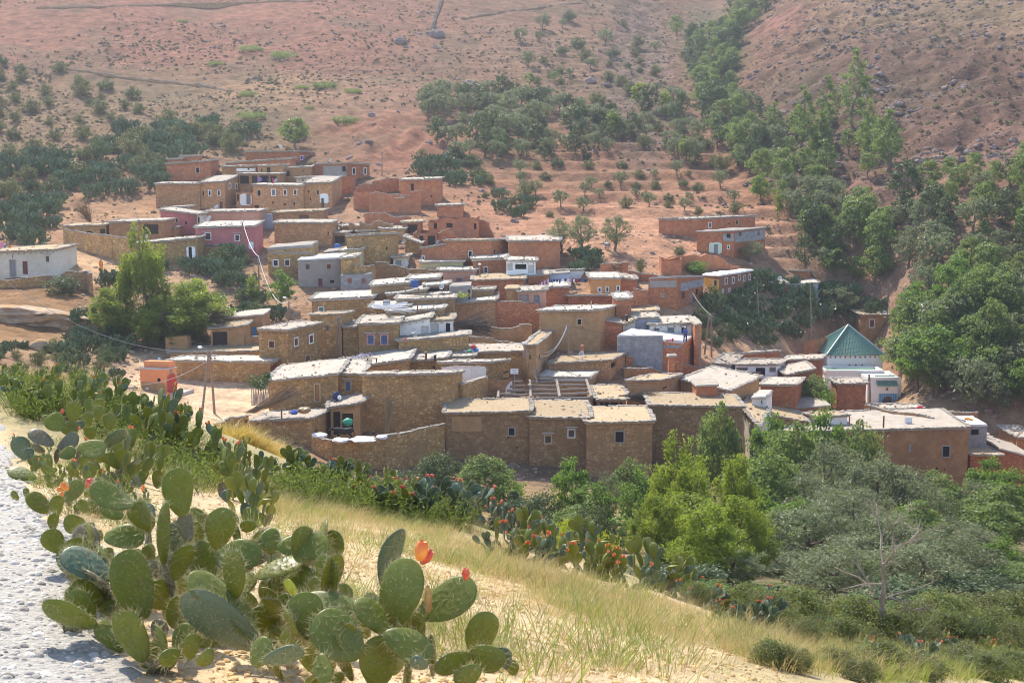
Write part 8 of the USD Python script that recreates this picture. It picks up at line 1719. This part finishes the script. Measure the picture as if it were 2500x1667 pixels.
T16 = pole('thin straight pole at the end of the brick red courtyard house', 5, (1348, 1040), (1368, 1330), Y=156.5, arms=False, r=.13)
wire('black cable from the left edge down to the pole on the sandy square', spot(1, -60, 1110, 128), T1, 2.2)
wire('black cable from the square\'s pole past the kiosk to the left edge', T1 - [0, 0, .8], spot(6, -60, 722, 120), .9)
wire('cable from the square\'s pole to the two legged pole by the pink framed windows', T1 - [0, 0, .5], T2 - [0, 0, .3], .9, mat='wire_dark')
wire('cable from the two legged pole along the pink framed windows to the lane', T2 - [0, 0, .3], T7 - [0, 0, .2], 2.6, mat='wire_dark')
wire('thick white cable from the pink house down to the next pole', T3, T4, 1.0, .035, 'lamp_white')
wire('thick white cable hanging in a long bow before the round green tree', T4, T5, 2.2, .035, 'lamp_white')
wire('pale cable from the orange brown house\'s pole down to the lane', T6, spot(7, 1440, 470, 143), .8, .03)
wire('second pale cable from the orange brown house\'s pole to the lane', T6 - [0, 0, .2], spot(7, 1400, 500, 143), 1.0, .03)
wire('cable from the orange brown house\'s pole across the courtyard', T6, T8, 1.6, mat='wire_dark')
wire('cable from the lane lamp across the white roofs to the right', T7, spot(8, 210, 640, 137), 1.0, mat='wire_dark')
wire('pale cable from the leaning poles up to the unfinished brick house', T8, spot(5, 1305, 785, 178), .3, .03)
wire('cable between the four window house and its lamp pole', T13, spot(2, 1130, 625, 226), .3, .03)

def dish(label, o, cx, cy, dpx, Y, faceaz=-0.6, el=0.55, mast=0.5):
 c = spot(o, cx, cy, Y); D = dpx / KS / FPX * Y
 t = thing('satellite_dish', label, 'satellite dish', c, faceaz)
 n, m = 6, 20; V, F = [], []
 ux = np.array([1, 0, 0.]); nz = np.array([0, -math.cos(el), math.sin(el)]); uy = np.cross(nz, ux)
 for s in (0, 1):
  for q in range(n + 1):
   rr = q / n * D / 2
   for k in range(m):
    a_ = 2 * math.pi * k / m
    V.append(ux * rr * .92 * math.cos(a_) + uy * rr * math.sin(a_) + nz * (0.28 * rr * rr / (D / 2) - s * .025 - .06))
 for s in (0, 1):
  b = s * (n + 1) * m
  for q in range(n):
   for k in range(m):
    f = [b + q * m + k, b + q * m + (k + 1) % m, b + (q + 1) * m + (k + 1) % m, b + (q + 1) * m + k]; F.append(f if s == 0 else f[::-1])
 obj('reflector', (np.array(V), np.array(F)), 'dish', t, 50)
 mb = MB(); f_ = nz * D * .45
 mb.tube([-uy * D * .48, f_ - uy * .05 * D], .018, 5); mb.tube([ux * D * .4 + nz * .1 * D, f_], .012, 4); mb.box(f_, [.09, .12, .09]); mb.build('feed_arm', 'steel', t)
 mb = MB(); mb.tube([-nz * .05, -nz * .12 - [0, 0, .1], [0, .15, -mast - D * .3]], .035, 6); mb.box([0, .15, -mast - D * .3], [.4, .4, .05]); mb.build('mast', 'steel', t)
for q in [('white dish at the foot of the house with three narrow windows', 2, 595, 590, 52, 226), ('dish leaning by the rose streaked wall above the pink house', 2, 535, 678, 50, 205), ('dish among the washing in the loggia', 2, 1078, 375, 44, 239), ('dish on the roof of the upper grey house', 2, 1520, 205, 30, 254), ('grey dish behind the topmost red house', 2, 1115, 94, 46, 272, 2.4), ('dish on the dim house right of the wide ochre house', 2, 2122, 864, 40, 199),
  ('dish beside the grey door of the tiny white house', 2, 2142, 1050, 48, 192), ('dish on the shoulder of the long brown red house', 4, 228, 305, 40, 204), ('big dish before the dark opening among the white roofs', 3, 1430, 902, 50, 168), ('big dish on a post before the white terrace room', 3, 1205, 1250, 64, 151), ('dish on the straw roof by the black opening', 4, 1400, 1212, 54, 152), ('dish behind the swollen white roof', 4, 725, 425, 30, 191), ('dish right of the long back wall by the yellow end wall', 5, 2015, 665, 42, 190), ('little dish left of the unfinished house parapet', 5, 1030, 662, 26, 184),
  ('dish on the roof of the lonely small house', 9, 1200, 376, 36, 190), ('small dish on the mud roof at the right edge', 9, 2090, 1520, 26, 147), ('pale dish at the straw roofed white house on the left slope', 1, 1190, 832, 44, 196)]:
 dish(*q)

# ------------------------------------------------------------------ things on roofs and in yards
def simple(name, label, cat, build, mat, part=None, loc=(0, 0, 0)):
 mb = MB(); build(mb); p = mb.build(name, mat); tag(p, label, cat); return p
def bench(label, o, x0, x1, y, Y):
 a, b = spot(o, x0, y, Y), spot(o, x1, y, Y); c = (a + b) / 2; Lb = np.linalg.norm(b - a)
 t = thing('bench', label, 'bench', c - [0, 0, .45])
 mb = MB(); mb.box([0, 0, .43], [Lb, .4, .06]); mb.build('seat', 'wood_brown', t)
 for s in (-1, 1):
  mb = MB(); mb.box([s * Lb * .42, -.15, .2], [.07, .07, .42]); mb.box([s * Lb * .42, .15, .2], [.07, .07, .42]); mb.box([s * Lb * .42, 0, .12], [.05, .3, .05]); mb.build('leg', 'wood_brown', t)
bench('wooden bench on the low white roof in the middle of the village', 3, 1125, 1250, 912, 167.5)
bench('wooden bench on the long white roof above the big front house', 6, 1985, 2072, 514, 142)
def drum(name, label, o, cx, cy, w, h, Y, mat, cat):
 c = spot(o, cx, cy, Y); k = Y / KS / FPX; t = thing(name, label, cat, c - [0, 0, h * k / 2])
 prof = [(0, 0), (.5, 0), (.5, .06), (.53, .1), (.5, .14), (.5, .5), (.53, .54), (.5, .58), (.5, .95), (.44, 1), (.0, 1)]
 m = trimesh.creation.revolve(np.array(prof) * [w * k, h * k], sections=18); obj('body', m, mat, t, 40)
 m = trimesh.creation.cylinder(w * k * .22, .06, sections=12); m.apply_translation([0, 0, h * k + .03]); obj('lid', m, mat, t)
drum('water_tank', 'blue water tank on the roofs in the middle of the village', 3, 1208, 874, 66, 60, 171, 'tank_blue', 'tank')
drum('barrel', 'small grey barrel among pale sheets on the cluttered roof', 3, 980, 1030, 60, 40, 160, 'shutter_grey', 'barrel')
drum('barrel', 'red bowl on the parapet by the white terrace room', 3, 1130, 1328, 28, 12, 150.5, 'plastic_red', 'bowl')
def chimney(label, o, cx, y0, y1, w, Y, mat='rust', pot=True):
 k = Y / KS / FPX; T = spot(o, cx, y0, Y); hh = (y1 - y0) * k; t = thing('chimney', label, 'chimney', T - [0, 0, hh])
 mb = MB(); mb.tube([[0, 0, -.3], [0, 0, hh * .8]], [w * k / 2, w * k / 2.2], 10); mb.build('pipe', mat, t)
 if pot:
  mb = MB(); mb.tube([[0, 0, hh * .82], [0, 0, hh * .9], [0, 0, hh]], [w * k * .75, w * k * .7, w * k * .3], 10); mb.build('cap', mat, t)
for q in [('rusty chimney pot, left of two on the smooth white roof', 7, 467, 462, 505, 20, 142), ('black squat chimney, right of two on the smooth white roof', 7, 541, 486, 512, 24, 142, 'plastic_black'), ('thin chimney pipe before the shaded stone front', 7, 397, 66, 108, 10, 158), ('black chimney on the thatched courtyard room', 5, 769, 962, 995, 22, 160, 'plastic_black'), ('rust brown post on the roof terrace beside the sunk court', 9, 915, 1205, 1270, 11, 143, 'rust', False), ('taller rust brown post in the middle of the roof terrace', 9, 1195, 1198, 1295, 14, 140.5, 'rust', False), ('dark red chimney stub before the tall orange brown house', 4, 1408, 1140, 1195, 24, 153, 'mud_red'), ('slim yellow post on the roof edge of the tall orange brown house', 4, 1480, 770, 840, 10, 163, 'frame_tan', False), ('rusty pole standing on the dusty roof of the low front house', 6, 1290, 880, 985, 14, 120.5, 'rust', False)]:
 chimney(*q)
def cloth(name, label, cat, o, x, y, w, h, Y, mat, seed=0, lie=False):
 """a garment or sheet hung up (or lying) with folds"""
 r = np.random.default_rng(seed + int(x)); k = Y / KS / FPX; c = spot(o, x, y, Y); n = 9
 if lie:
  m = trimesh.creation.icosphere(3, 1.0); v = m.vertices * (0.7 + .7 * meshkit.fbm(m.vertices * 1.8 + seed + x, 3, 3)[:, None]); v = v * [w * k / 2, w * k / 2, h * k / 2]; mm = (v + c, m.faces)
 else:
  s = np.linspace(-.5, .5, n); q = np.linspace(0, 1, 6); S, Q = np.meshgrid(s, q, indexing='ij')
  yf = .06 * np.sin(S * 14 + seed) * (0.3 + Q) + .03 * r.normal(size=S.shape) * Q
  v = np.stack([c[0] + S * w * k * (1 - .12 * Q * np.cos(S * 9)), c[1] + yf, c[2] - Q * h * k * (1 + .08 * np.sin(S * 8 + seed))], -1).reshape(-1, 3)
  i, j = np.meshgrid(np.arange(n - 1), np.arange(5), indexing='ij'); a = (i * 6 + j).ravel(); f = np.stack([a, a + 6, a + 7, a + 1], 1)
  v2 = v + [0, .015, 0]; mm = (np.vstack([v, v2]), np.vstack([f, f[:, ::-1] + len(v)]))
 tag(obj(name, mm, mat, None, True), label, cat)
NAMES = ['blue', 'navy', 'navy', 'blue', 'white', 'navy', 'white', 'pink', 'white', 'red', 'navy', 'blue', 'navy']
for k, x in enumerate(np.linspace(1155, 1430, 13)):
 cloth('garment', '%s garment, %s from the left on the clothes line before the block room' % (NAMES[k].replace('navy', 'dark blue'), ORD[k]), 'garment', 4, x, 603 + 3 * math.sin(k), 15, (26, 20, 24, 34, 22, 28)[k % 6], 178.5, 'cloth_' + NAMES[k], k)
wire('clothes line before the blue grey block room', spot(4, 1140, 603, 178.5), spot(4, 1445, 603, 178.5), .05, .015)
for k, (x, y) in enumerate(zip(np.linspace(1058, 1128, 9), np.linspace(640, 605, 9))):
 nm = ['purple', 'red', 'white', 'pink', 'purple', 'white', 'red', 'pink', 'white'][k]
 cloth('garment', '%s garment, %s from the left on the slanting clothes line by the red house' % (nm, ORD[k]), 'garment', 4, x, y, 9, 52, 178, 'cloth_' + nm, 40 + k)
wire('slanting clothes line by the low red house', spot(4, 1050, 643, 178), spot(4, 1138, 600, 178), .02, .015)
for k, (x, y, w, h, m, lab) in enumerate([(945, 345, 34, 30, 'purple', 'purple washing hung in the loggia'), (1012, 350, 14, 40, 'navy', 'dark washing hung in the loggia'), (1055, 350, 14, 44, 'red', 'red washing hung in the loggia')]):
 cloth('garment', lab, 'garment', 2, x, y, w, h, 235.5, 'cloth_' + m, 70 + k)
for k, (x, y, w, h, m, lab) in enumerate([(15, 875, 30, 40, 'pink', 'pink cloth hung on the roof of the cream white house'), (42, 892, 16, 28, 'teal', 'teal cloth on the roof of the cream white house'), (75, 895, 26, 24, 'orange', 'orange cloth on the roof of the cream white house')]):
 cloth('garment', lab, 'garment', 1, x, y, w, h, 176, 'cloth_' + m, 80 + k)
cloth('garment', 'purple cloth in the doorway of the topmost red house', 'garment', 2, 1300, 175, 20, 24, 259, 'cloth_purple', 5)
for k, (x, y, w, h, m, lab) in enumerate([(1440, 1168, 60, 22, 'navy', 'dark heap of clothes at the end of the pale roof'), (1485, 1150, 50, 26, 'red', 'dull red heap of clothes at the end of the pale roof'), (1690, 1232, 70, 16, 'white', 'grey white sheet on the grey block house'), (1750, 1236, 50, 24, 'purple', 'purple heap of clothes on the grey block house'), (1830, 1258, 56, 20, 'blue', 'blue clothes spread on the grey block house'), (1875, 1242, 46, 20, 'orange', 'orange cloth on the grey block house'), (1905, 1246, 36, 16, 'yellow', 'yellow cloth on the grey block house')]):
 cloth('clothes_heap', lab, 'clothes', 9, x, y, w, h, 146.5 if x > 1600 else 154, 'cloth_' + m, 90 + k, True)
cloth('sheet', 'long white sheet drying over the parapet of the roof terrace', 'sheet', 9, 1395, 1230, 60, 55, 143.5, 'cloth_white', 9)
for k, (o, x, y, w, h, Y, m, lab) in enumerate([(2, 1578, 905, 46, 44, 203, 'plastic_blue', 'blue plastic bundle in the niche of the wide ochre house'), (6, 1740, 820, 62, 70, 131.5, 'cloth_navy', 'dark sack on the flat roof by the blue window'), (6, 1765, 835, 30, 36, 131, 'plastic_white', 'white bag beside the dark sack by the blue window'), (6, 1395, 955, 62, 36, 120.5, 'cloth_blue', 'blue grey sack on the dusty low front roof'), (6, 1480, 938, 100, 52, 121, 'straw', 'bulging straw sack on the dusty low front roof'), (6, 1600, 1140, 130, 30, 119.8, 'plastic_white', 'pale plastic sacking on the byre wall, left piece'), (6, 1775, 1180, 130, 34, 119.5, 'plastic_white', 'pale plastic sacking on the byre wall, middle piece'), (6, 1960, 1175, 200, 34, 119.6, 'plastic_white', 'long pale plastic sacking on the byre wall, right piece'), (6, 2110, 1155, 90, 34, 120.6, 'plastic_white', 'pale plastic sacking at the right end of the byre wall'), (6, 1830, 1035, 80, 60, 127, 'plastic_green', 'green plastic sheet inside the cow byre'),
  (4, 520, 1155, 40, 34, 149, 'plastic_red', 'red tub in the stepped yard'), (4, 540, 1182, 50, 24, 149, 'plastic_blue', 'blue tub in the stepped yard'), (4, 490, 1190, 36, 24, 149, 'plastic_green', 'green tub in the stepped yard'), (5, 1078, 1170, 22, 22, 156, 'plastic_white', 'white pot on the courtyard parapet'), (5, 1098, 1172, 18, 18, 156, 'cloth_orange', 'orange pot on the courtyard parapet'), (5, 1120, 1168, 24, 18, 156, 'cloth_pink', 'pink bundle on the courtyard parapet'), (5, 1142, 1166, 16, 32, 156, 'plastic_red', 'red bottle shaped pot on the courtyard parapet'), (6, 298, 523, 26, 18, 139.5, 'shutter_sky', 'blue gas bottle lying on the kiosk roof')]):
 cloth('bundle', lab, 'bundle' if 'sack' in lab or 'bundle' in lab or 'bag' in lab or 'sheet' in lab else 'pot', o, x, y, w, h, Y, m, 200 + k, True)
sg = thing('signboard', 'white signboard with faint lines of writing by the lane', 'sign')
c = spot(7, 1187, 622, 138.2); wv, hv = 64 / KS / FPX * 138, 42 / KS / FPX * 138
mb = MB(); mb.box(c, [wv, .04, hv]); mb.build('board', 'plastic_white', sg)
for k in range(3):
 mb = MB(); mb.box(c + [(.02, -.05, .06)[k], -.026, hv * (.25 - .25 * k)], [wv * (.75, .55, .6)[k], .008, .045]); mb.build('writing', 'shutter_grey', sg)
mb = MB(); mb.tube([c + [0, .05, 0], c + [0, .05, -3.0]], .04, 6); mb.build('post', 'steel', sg)
def sticks(name, label, cat, a, b, n, fan, r0, seed, mat='twig', taper=.4, jitter=.1):
 r = np.random.default_rng(seed); mb = MB(); a, b = np.asarray(a), np.asarray(b)
 for k in range(n):
  p = a + jitter * r.normal(size=3) * [1, 1, .3]; q = b + fan * r.normal(size=3); m = (p + q) / 2 + .06 * fan * r.normal(size=3)
  mb.tube([p, m, q], [r0, r0 * .8, r0 * taper], 4, False)
 tag(mb.build(name, mat), label, cat)
sticks('straw_sheaf', 'tall sheaf of dry reeds leaning on the bank above the stone yard wall', 'sheaf', spot(1, 735, 705, 208), spot(1, 650, 560, 208), 130, .75, .025, 1, 'straw')
sticks('stick_bundle', 'bundle of dry branches leaning on the tall wall in the byre yard', 'sticks', spot(6, 2150, 1120, 128.5), spot(6, 2185, 860, 130.8), 34, .3, .03, 2, 'straw')
sticks('stick_bundle', 'sheaf of dry reeds standing in the lane by the signboard', 'sticks', spot(4, 955, 1450, 141), spot(4, 900, 1290, 141), 110, .55, .022, 3, 'straw')
sticks('stick_bundle', 'long grey sticks leaning on the narrow lane house', 'sticks', spot(4, 1050, 1450, 141), spot(4, 1020, 1340, 143), 22, .4, .03, 4, 'twig')
sticks('log_bundle', 'pale logs leaning on the bank beside the three olive trees', 'logs', spot(5, 835, 405, 209), spot(5, 795, 320, 214), 9, .35, .10, 5, 'straw', .8, .35)
sticks('log_pile', 'small pile of dark logs on the ground beside the leaning logs', 'logs', spot(5, 865, 405, 207), spot(5, 930, 390, 207), 10, .3, .09, 6, 'twig', .8, .25)
sticks('brushwood', 'big bundle of grey branches lying on the edge of the low front house', 'brushwood', spot(6, 1050, 950, 123), spot(6, 1350, 820, 125), 60, .45, .03, 7, 'straw', .4, .25)
sticks('brushwood', 'dark end of the branch bundle below the ochre door', 'brushwood', spot(6, 1250, 860, 124.5), spot(6, 1400, 790, 126), 50, .4, .025, 8, 'twig', .4, .3)
sticks('brushwood', 'heap of pale thorn branches right of the shaggy hut', 'brushwood', spot(7, 2110, 830, 136), spot(7, 2330, 830, 136), 90, .5, .025, 9, 'twig', .5, .4)
sticks('brushwood', 'dark heap of thorn branches above the low ochre shed', 'brushwood', spot(6, 680, 180, 158), spot(6, 820, 190, 157), 120, .6, .03, 10, 'twig', .5, .6)
sticks('brushwood', 'tangled dry brush in the hollow left of the stony yard wall', 'brushwood', spot(7, 760, 240, 161), spot(7, 960, 250, 161), 160, .8, .03, 11, 'twig', .5, .7)
sticks('dry_shrub', 'dry grass stalk fan in the hollow by the red yard wall', 'sticks', spot(7, 985, 255, 160.5), spot(7, 925, 145, 161), 30, .5, .02, 12, 'straw')
sticks('brushwood', 'sheets and poles strewn on the cluttered pale roof', 'brushwood', spot(3, 900, 1060, 158), spot(3, 1150, 1075, 158), 26, .4, .035, 14, 'plastic_white', .8, .5)
fn = thing('stick_fence', 'fence of thin upright sticks under a dark clipped vine at the square', 'fence')
fa, fb_ = spot(6, 1050, 860, 124), spot(6, 1188, 830, 129)
for k in range(15):
 f = k / 14; p = fa + (fb_ - fa) * f; z0 = p[2] - .5; zt = spot(6, 1050 + 138 * f, 770 - 25 * f, p[1])[2] + .12 * math.sin(k * 2.2)
 mb = MB(); mb.tube([[p[0], p[1], z0], [p[0] + .04 * math.sin(k), p[1], (z0 + zt) / 2], [p[0] + .08 * math.sin(k * 3), p[1], zt]], [.05, .045, .035], 5); mb.build('stick', 'wood_grey', fn)
mb = MB(); r = np.random.default_rng(9)
for f, zc_, rr in ((.12, 700, .62), (.3, 720, .45), (.5, 735, .5), (.68, 710, .5), (.85, 680, .55), (.92, 655, .35)):
 p = fa + (fb_ - fa) * f; p = np.array([p[0], p[1], spot(6, 1100, zc_, p[1])[2]]); q = r.normal(size=(260, 3)); q /= np.linalg.norm(q, axis=1, keepdims=True); leaves(mb, p + q * rr * r.random((260, 1)) ** .3, q, .17, r, .6)
mb.build('vine', 'leaf_dark', fn)
def flowers(label, o, pts, Y, n, seed, mats=('bloom', 'leaf_fresh')):
 r = np.random.default_rng(seed); t = thing('flowering_plant', label, 'plant')
 a, b = spot(o, *pts[0], Y[0]), spot(o, *pts[1], Y[1])
 for mt, m_, up_ in ((mats[0], n, .12), (mats[1], n // 2, 0.0)):
  mb = MB(); f = r.random(m_)[:, None]; P = a + (b - a) * f + r.normal(size=(m_, 3)) * [.25, .5, .14] + [0, 0, up_]; leaves(mb, P, np.tile([0, 0, 1.0], (m_, 1)), .16, r, .7); mb.build('blossoms' if up_ else 'foliage', mt, t)
flowers('lilac flowering plant trailing along the roof edge of the big front house', 6, ((1215, 680), (1410, 640)), (136, 140), 420, 1)
flowers('lilac flowering plant behind the wooden bench on the long white roof', 6, ((1800, 540), (2010, 495)), (147, 151), 420, 2)
flowers('green and orange weeds before the dark door of the two storey house', 6, ((1580, 600), (1700, 570)), (146, 148), 200, 3, ('straw', 'leaf_weed'))
flowers('potted plants in a row beside the small grey cement room', 3, ((1560, 975), (1640, 975)), (166, 166.5), 160, 4, ('leaf_lime', 'leaf_fresh'))
def cliff():
 nu, nv = 90, 44; V = []
 for x in np.linspace(-63, -45.5, nu):
  zt_, zb_ = height(np.array([x, x]), np.array([164.4, 157.5])) + [0.1, -.6]
  for q in np.linspace(0, 1, nv):
   z = zt_ - (zt_ - zb_) * q
   lay = math.floor(z * 1.1 + .9 * meshkit.noise(np.array([x * .12, 0, 3.3]))); hsh = (math.sin(lay * 12.9898) * 43758.5453) % 1
   V.append([x, 163.9 - 2.6 * (q > 0) - 1.5 * q ** 2 + (q > 0) * (1.1 * hsh - .3 + 2.0 * (meshkit.fbm(np.array([x * .45, z * 1.3, lay * 2.0]), 3, 2) - .5)), z])
 i, j = np.meshgrid(np.arange(nu - 1), np.arange(nv - 1), indexing='ij'); a = (i * nv + j).ravel()
 m = obj('cliff', (np.array(V), np.stack([a, a + nv, a + nv + 1, a + 1], 1)[:, ::-1]), 'cliff_rock', None, 40); tag(m, 'layered ochre rock cliff below the cream white house', 'cliff', None, 'structure')
cliff()
for k, (u, v, w, lab) in enumerate([(1145, 218, 44, 'dark boulder on the bare slope above the grove'), (1084, 214, 30, 'smaller boulder left of the dark boulder above the grove'), (978, 104, 26, 'boulder high on the hillside below the dark rib'), (1066, 90, 36, 'long dark boulder at the foot of the upper rock rib'), (1440, 200, 24, 'boulder at the edge of the dry field strip'), (907, 283, 18, 'grey rock at the top of the red cut'), (850, 295, 14, 'small grey rock above the red cut'), (100, 855, 60, 'ochre block fallen below the cliff'), (50, 848, 40, 'smaller ochre block fallen below the cliff')]):
 P = hit(u, v, 60); s = w / FPX * P[1] / 1.9
 tag(obj('boulder', (rock_mesh(60 + k, .75, 3)[0] * s + P + [0, 0, .15 * s], rock_mesh(60 + k, .75, 3)[1]), 'cliff_rock' if v > 800 else 'rock_purple', None, 40), lab, 'boulder')

# ------------------------------------------------------------------ dead tree at the lower right
YD = hit(2153, 1572, 8)[1]
dt = thing('dead_tree', 'bare dead tree with pale branches at the lower right', 'tree')
def dpt(x, y, dy=0):
 return at(1800 + x / 2.3514, 1000 + y / 2.3514, YD + dy)
mb = MB(); mb.tube([dpt(822, 1345), dpt(832, 1150), dpt(840, 1000), dpt(840, 880)], [.06, .048, .038, .028], 8); mb.build('trunk', 'bark_pale', dt)
r = np.random.default_rng(4)
for br in [[(840, 890), (870, 850), (905, 800), (1000, 740), (1085, 690)], [(838, 900), (822, 800), (825, 720), (805, 620), (800, 540)], [(890, 815), (896, 725), (885, 660), (960, 600), (1005, 550)], [(835, 1120), (780, 1030), (720, 940), (690, 890), (630, 845)], [(845, 1085), (900, 1060), (1050, 1020), (1150, 975)], [(845, 1180), (930, 1160), (1010, 1145), (1090, 1140)], [(842, 1000), (880, 870), (930, 875), (965, 895)], [(860, 1075), (920, 1090), (985, 1115)], [(790, 1040), (700, 960), (610, 930)], [(1000, 740), (1040, 700), (1045, 655)], [(805, 620), (780, 570), (775, 520)], [(885, 660), (860, 620), (880, 560)], [(830, 1000), (720, 1000), (600, 1030)], [(900, 790), (960, 770), (1060, 730)], [(832, 1160), (780, 1110), (750, 1090)]]:
 d0 = .25 * r.normal(); pts = [dpt(x, y, d0 * q) for q, (x, y) in enumerate(br)]
 mb = MB(); mb.tube(pts, np.linspace(.019, .005, len(pts)), 5)
 for q in range(7):
  k = r.integers(1, len(pts)); a = pts[k - 1] + (pts[k] - pts[k - 1]) * r.random(); d = (pts[k] - pts[k - 1]); d = d / np.linalg.norm(d) + .6 * r.normal(size=3); mb.tube([a, a + d * .10, a + d * .22 + [0, 0, .03]], [.005, .004, .002], 4, False)
 mb.build('branch', 'bark_pale', dt)

# ------------------------------------------------------------------ living things
def bones(joints, links, pitch):
 M = None
 for a, b in links:
  s = [manifold3d.Manifold.sphere(joints[k][1], 14).translate(tuple(map(float, joints[k][0]))) for k in (a, b)]
  h_ = manifold3d.Manifold.batch_hull(s); M = h_ if M is None else M + h_
 m = M.refine_to_length(pitch).to_mesh(); t = trimesh.Trimesh(m.vert_properties[:, :3], m.tri_verts); trimesh.smoothing.filter_taubin(t, iterations=6); return t
def person(label, P, rz, top, bottom, head, stride=.18, skirt=False):
 t = thing('person', label, 'person', P, rz)
 J = {'pel': ((0, 0, .95), .14), 'ch': ((0, .02, 1.30), .15), 'neck': ((0, .02, 1.48), .055), 'hd': ((0, -.01, 1.62), .10), 'hd2': ((0, .0, 1.68), .095)}
 for s, sx in (('l', -1), ('r', 1)):
  J.update({'hip' + s: ((.09 * sx, 0, .92), .095), 'kn' + s: ((.10 * sx, -stride * sx * .5, .50), .065), 'an' + s: ((.10 * sx, -stride * sx + .05, .09), .045), 'to' + s: ((.11 * sx, -stride * sx - .11, .04), .035), 'sh' + s: ((.19 * sx, .02, 1.40), .065), 'el' + s: ((.24 * sx, .03 + .05 * sx, 1.12), .048), 'wr' + s: ((.22 * sx, -.08 + .08 * sx, .90), .032), 'fi' + s: ((.21 * sx, -.11 + .08 * sx, .80), .03)})
 Lk = [('pel', 'ch'), ('ch', 'neck'), ('neck', 'hd'), ('hd', 'hd2')]
 for s in 'lr':
  Lk += [('pel', 'hip' + s), ('hip' + s, 'kn' + s), ('kn' + s, 'an' + s), ('an' + s, 'to' + s), ('ch', 'sh' + s), ('sh' + s, 'el' + s), ('el' + s, 'wr' + s), ('wr' + s, 'fi' + s)]
 obj('body', bones(J, Lk, .05), 'cloth_skin', t, 60)
 JJ = {k: (v[0], v[1] + .02) for k, v in J.items()}
 obj('top', bones(JJ, [('pel', 'ch'), ('ch', 'shl'), ('ch', 'shr'), ('shl', 'ell'), ('shr', 'elr')], .05), top, t, 60)
 if skirt:
  mb = MB(); mb.tube([[0, 0, 1.0], [0, 0, .6], [0, -.02, .12]], [.18, .23, .29], 14); mb.build('skirt', bottom, t, 60)
 else:
  obj('trousers', bones(JJ, [('pel', 'hipl'), ('pel', 'hipr'), ('hipl', 'knl'), ('knl', 'anl'), ('hipr', 'knr'), ('knr', 'anr')], .05), bottom, t, 60)
 hm = trimesh.creation.icosphere(3, .118); hm.vertices = hm.vertices * [.95, 1.08, 1.1] + [0, .025, 1.68]; hm.update_faces(~((hm.triangles_center[:, 1] < -.05) & (hm.triangles_center[:, 2] < 1.73))); obj('headwear', hm, head, t, 60)
P = hit(*px(1, 825, 1118), 100); person('person in orange with a pink headscarf on the path below the yard wall', P, .6, 'cloth_orange', 'cloth_orange', 'cloth_pink', .1, True)
pr = spot(5, 1243, 1186, 157.2); person('person in blue standing at the courtyard parapet', pr, 0.2, 'cloth_blue', 'cloth_navy', 'cloth_white')
def beast(name, label, cat, P, rz, s, mat, ears=.12, horn=False):
 t = thing(name, label, cat, P, rz, s)
 J = {'ru': ((.62, 0, 1.05), .24), 'be': ((.1, 0, .92), .30), 'sh': ((-.5, 0, 1.05), .27), 'ne': ((-.85, 0, 1.15), .15), 'po': ((-1.05, 0, 1.22), .12), 'mu': ((-1.38, 0, 1.02), .075), 'ta': ((.86, 0, 1.05), .04), 't2': ((.95, 0, .55), .03)}
 Lk = [('ru', 'be'), ('be', 'sh'), ('sh', 'ne'), ('ne', 'po'), ('po', 'mu'), ('ru', 'ta'), ('ta', 't2')]
 for q, sy in (('l', -1), ('r', 1)):
  J.update({'fs' + q: ((-.48, .15 * sy, .85), .12), 'fk' + q: ((-.50 - .05 * sy, .15 * sy, .46), .07), 'ff' + q: ((-.48 - .08 * sy, .15 * sy, .05), .055), 'hs' + q: ((.58, .15 * sy, .88), .16), 'hk' + q: ((.48, .16 * sy, .68), .10), 'hh' + q: ((.72, .16 * sy, .44), .065), 'hf' + q: ((.66, .16 * sy, .05), .055), 'ea' + q: ((-1.02, .10 * sy, 1.30), .03), 'et' + q: ((-1.0, .2 * sy, 1.30 + ears), .02)})
  Lk += [('sh', 'fs' + q), ('fs' + q, 'fk' + q), ('fk' + q, 'ff' + q), ('ru', 'hs' + q), ('hs' + q, 'hk' + q), ('hk' + q, 'hh' + q), ('hh' + q, 'hf' + q), ('po', 'ea' + q), ('ea' + q, 'et' + q)]
 obj('body', bones(J, Lk, .07), mat, t, 60)
c = on(spot(6, 1800, 1140, 124.5)[0], 124.5); cz = spot(6, 1800, 1148, 124.5)[2]
beast('cow', 'black cow standing in the byre yard behind the curved wall', 'cow', (c[0], 124.5, max(c[2], cz - .5)), 0.15, 1.0, 'cow_black')
P = hit(*px(5, 608, 432), 100); beast('donkey', 'grey donkey standing under the right one of the three olive trees', 'donkey', P, -1.0, .8, 'shutter_grey', .22)
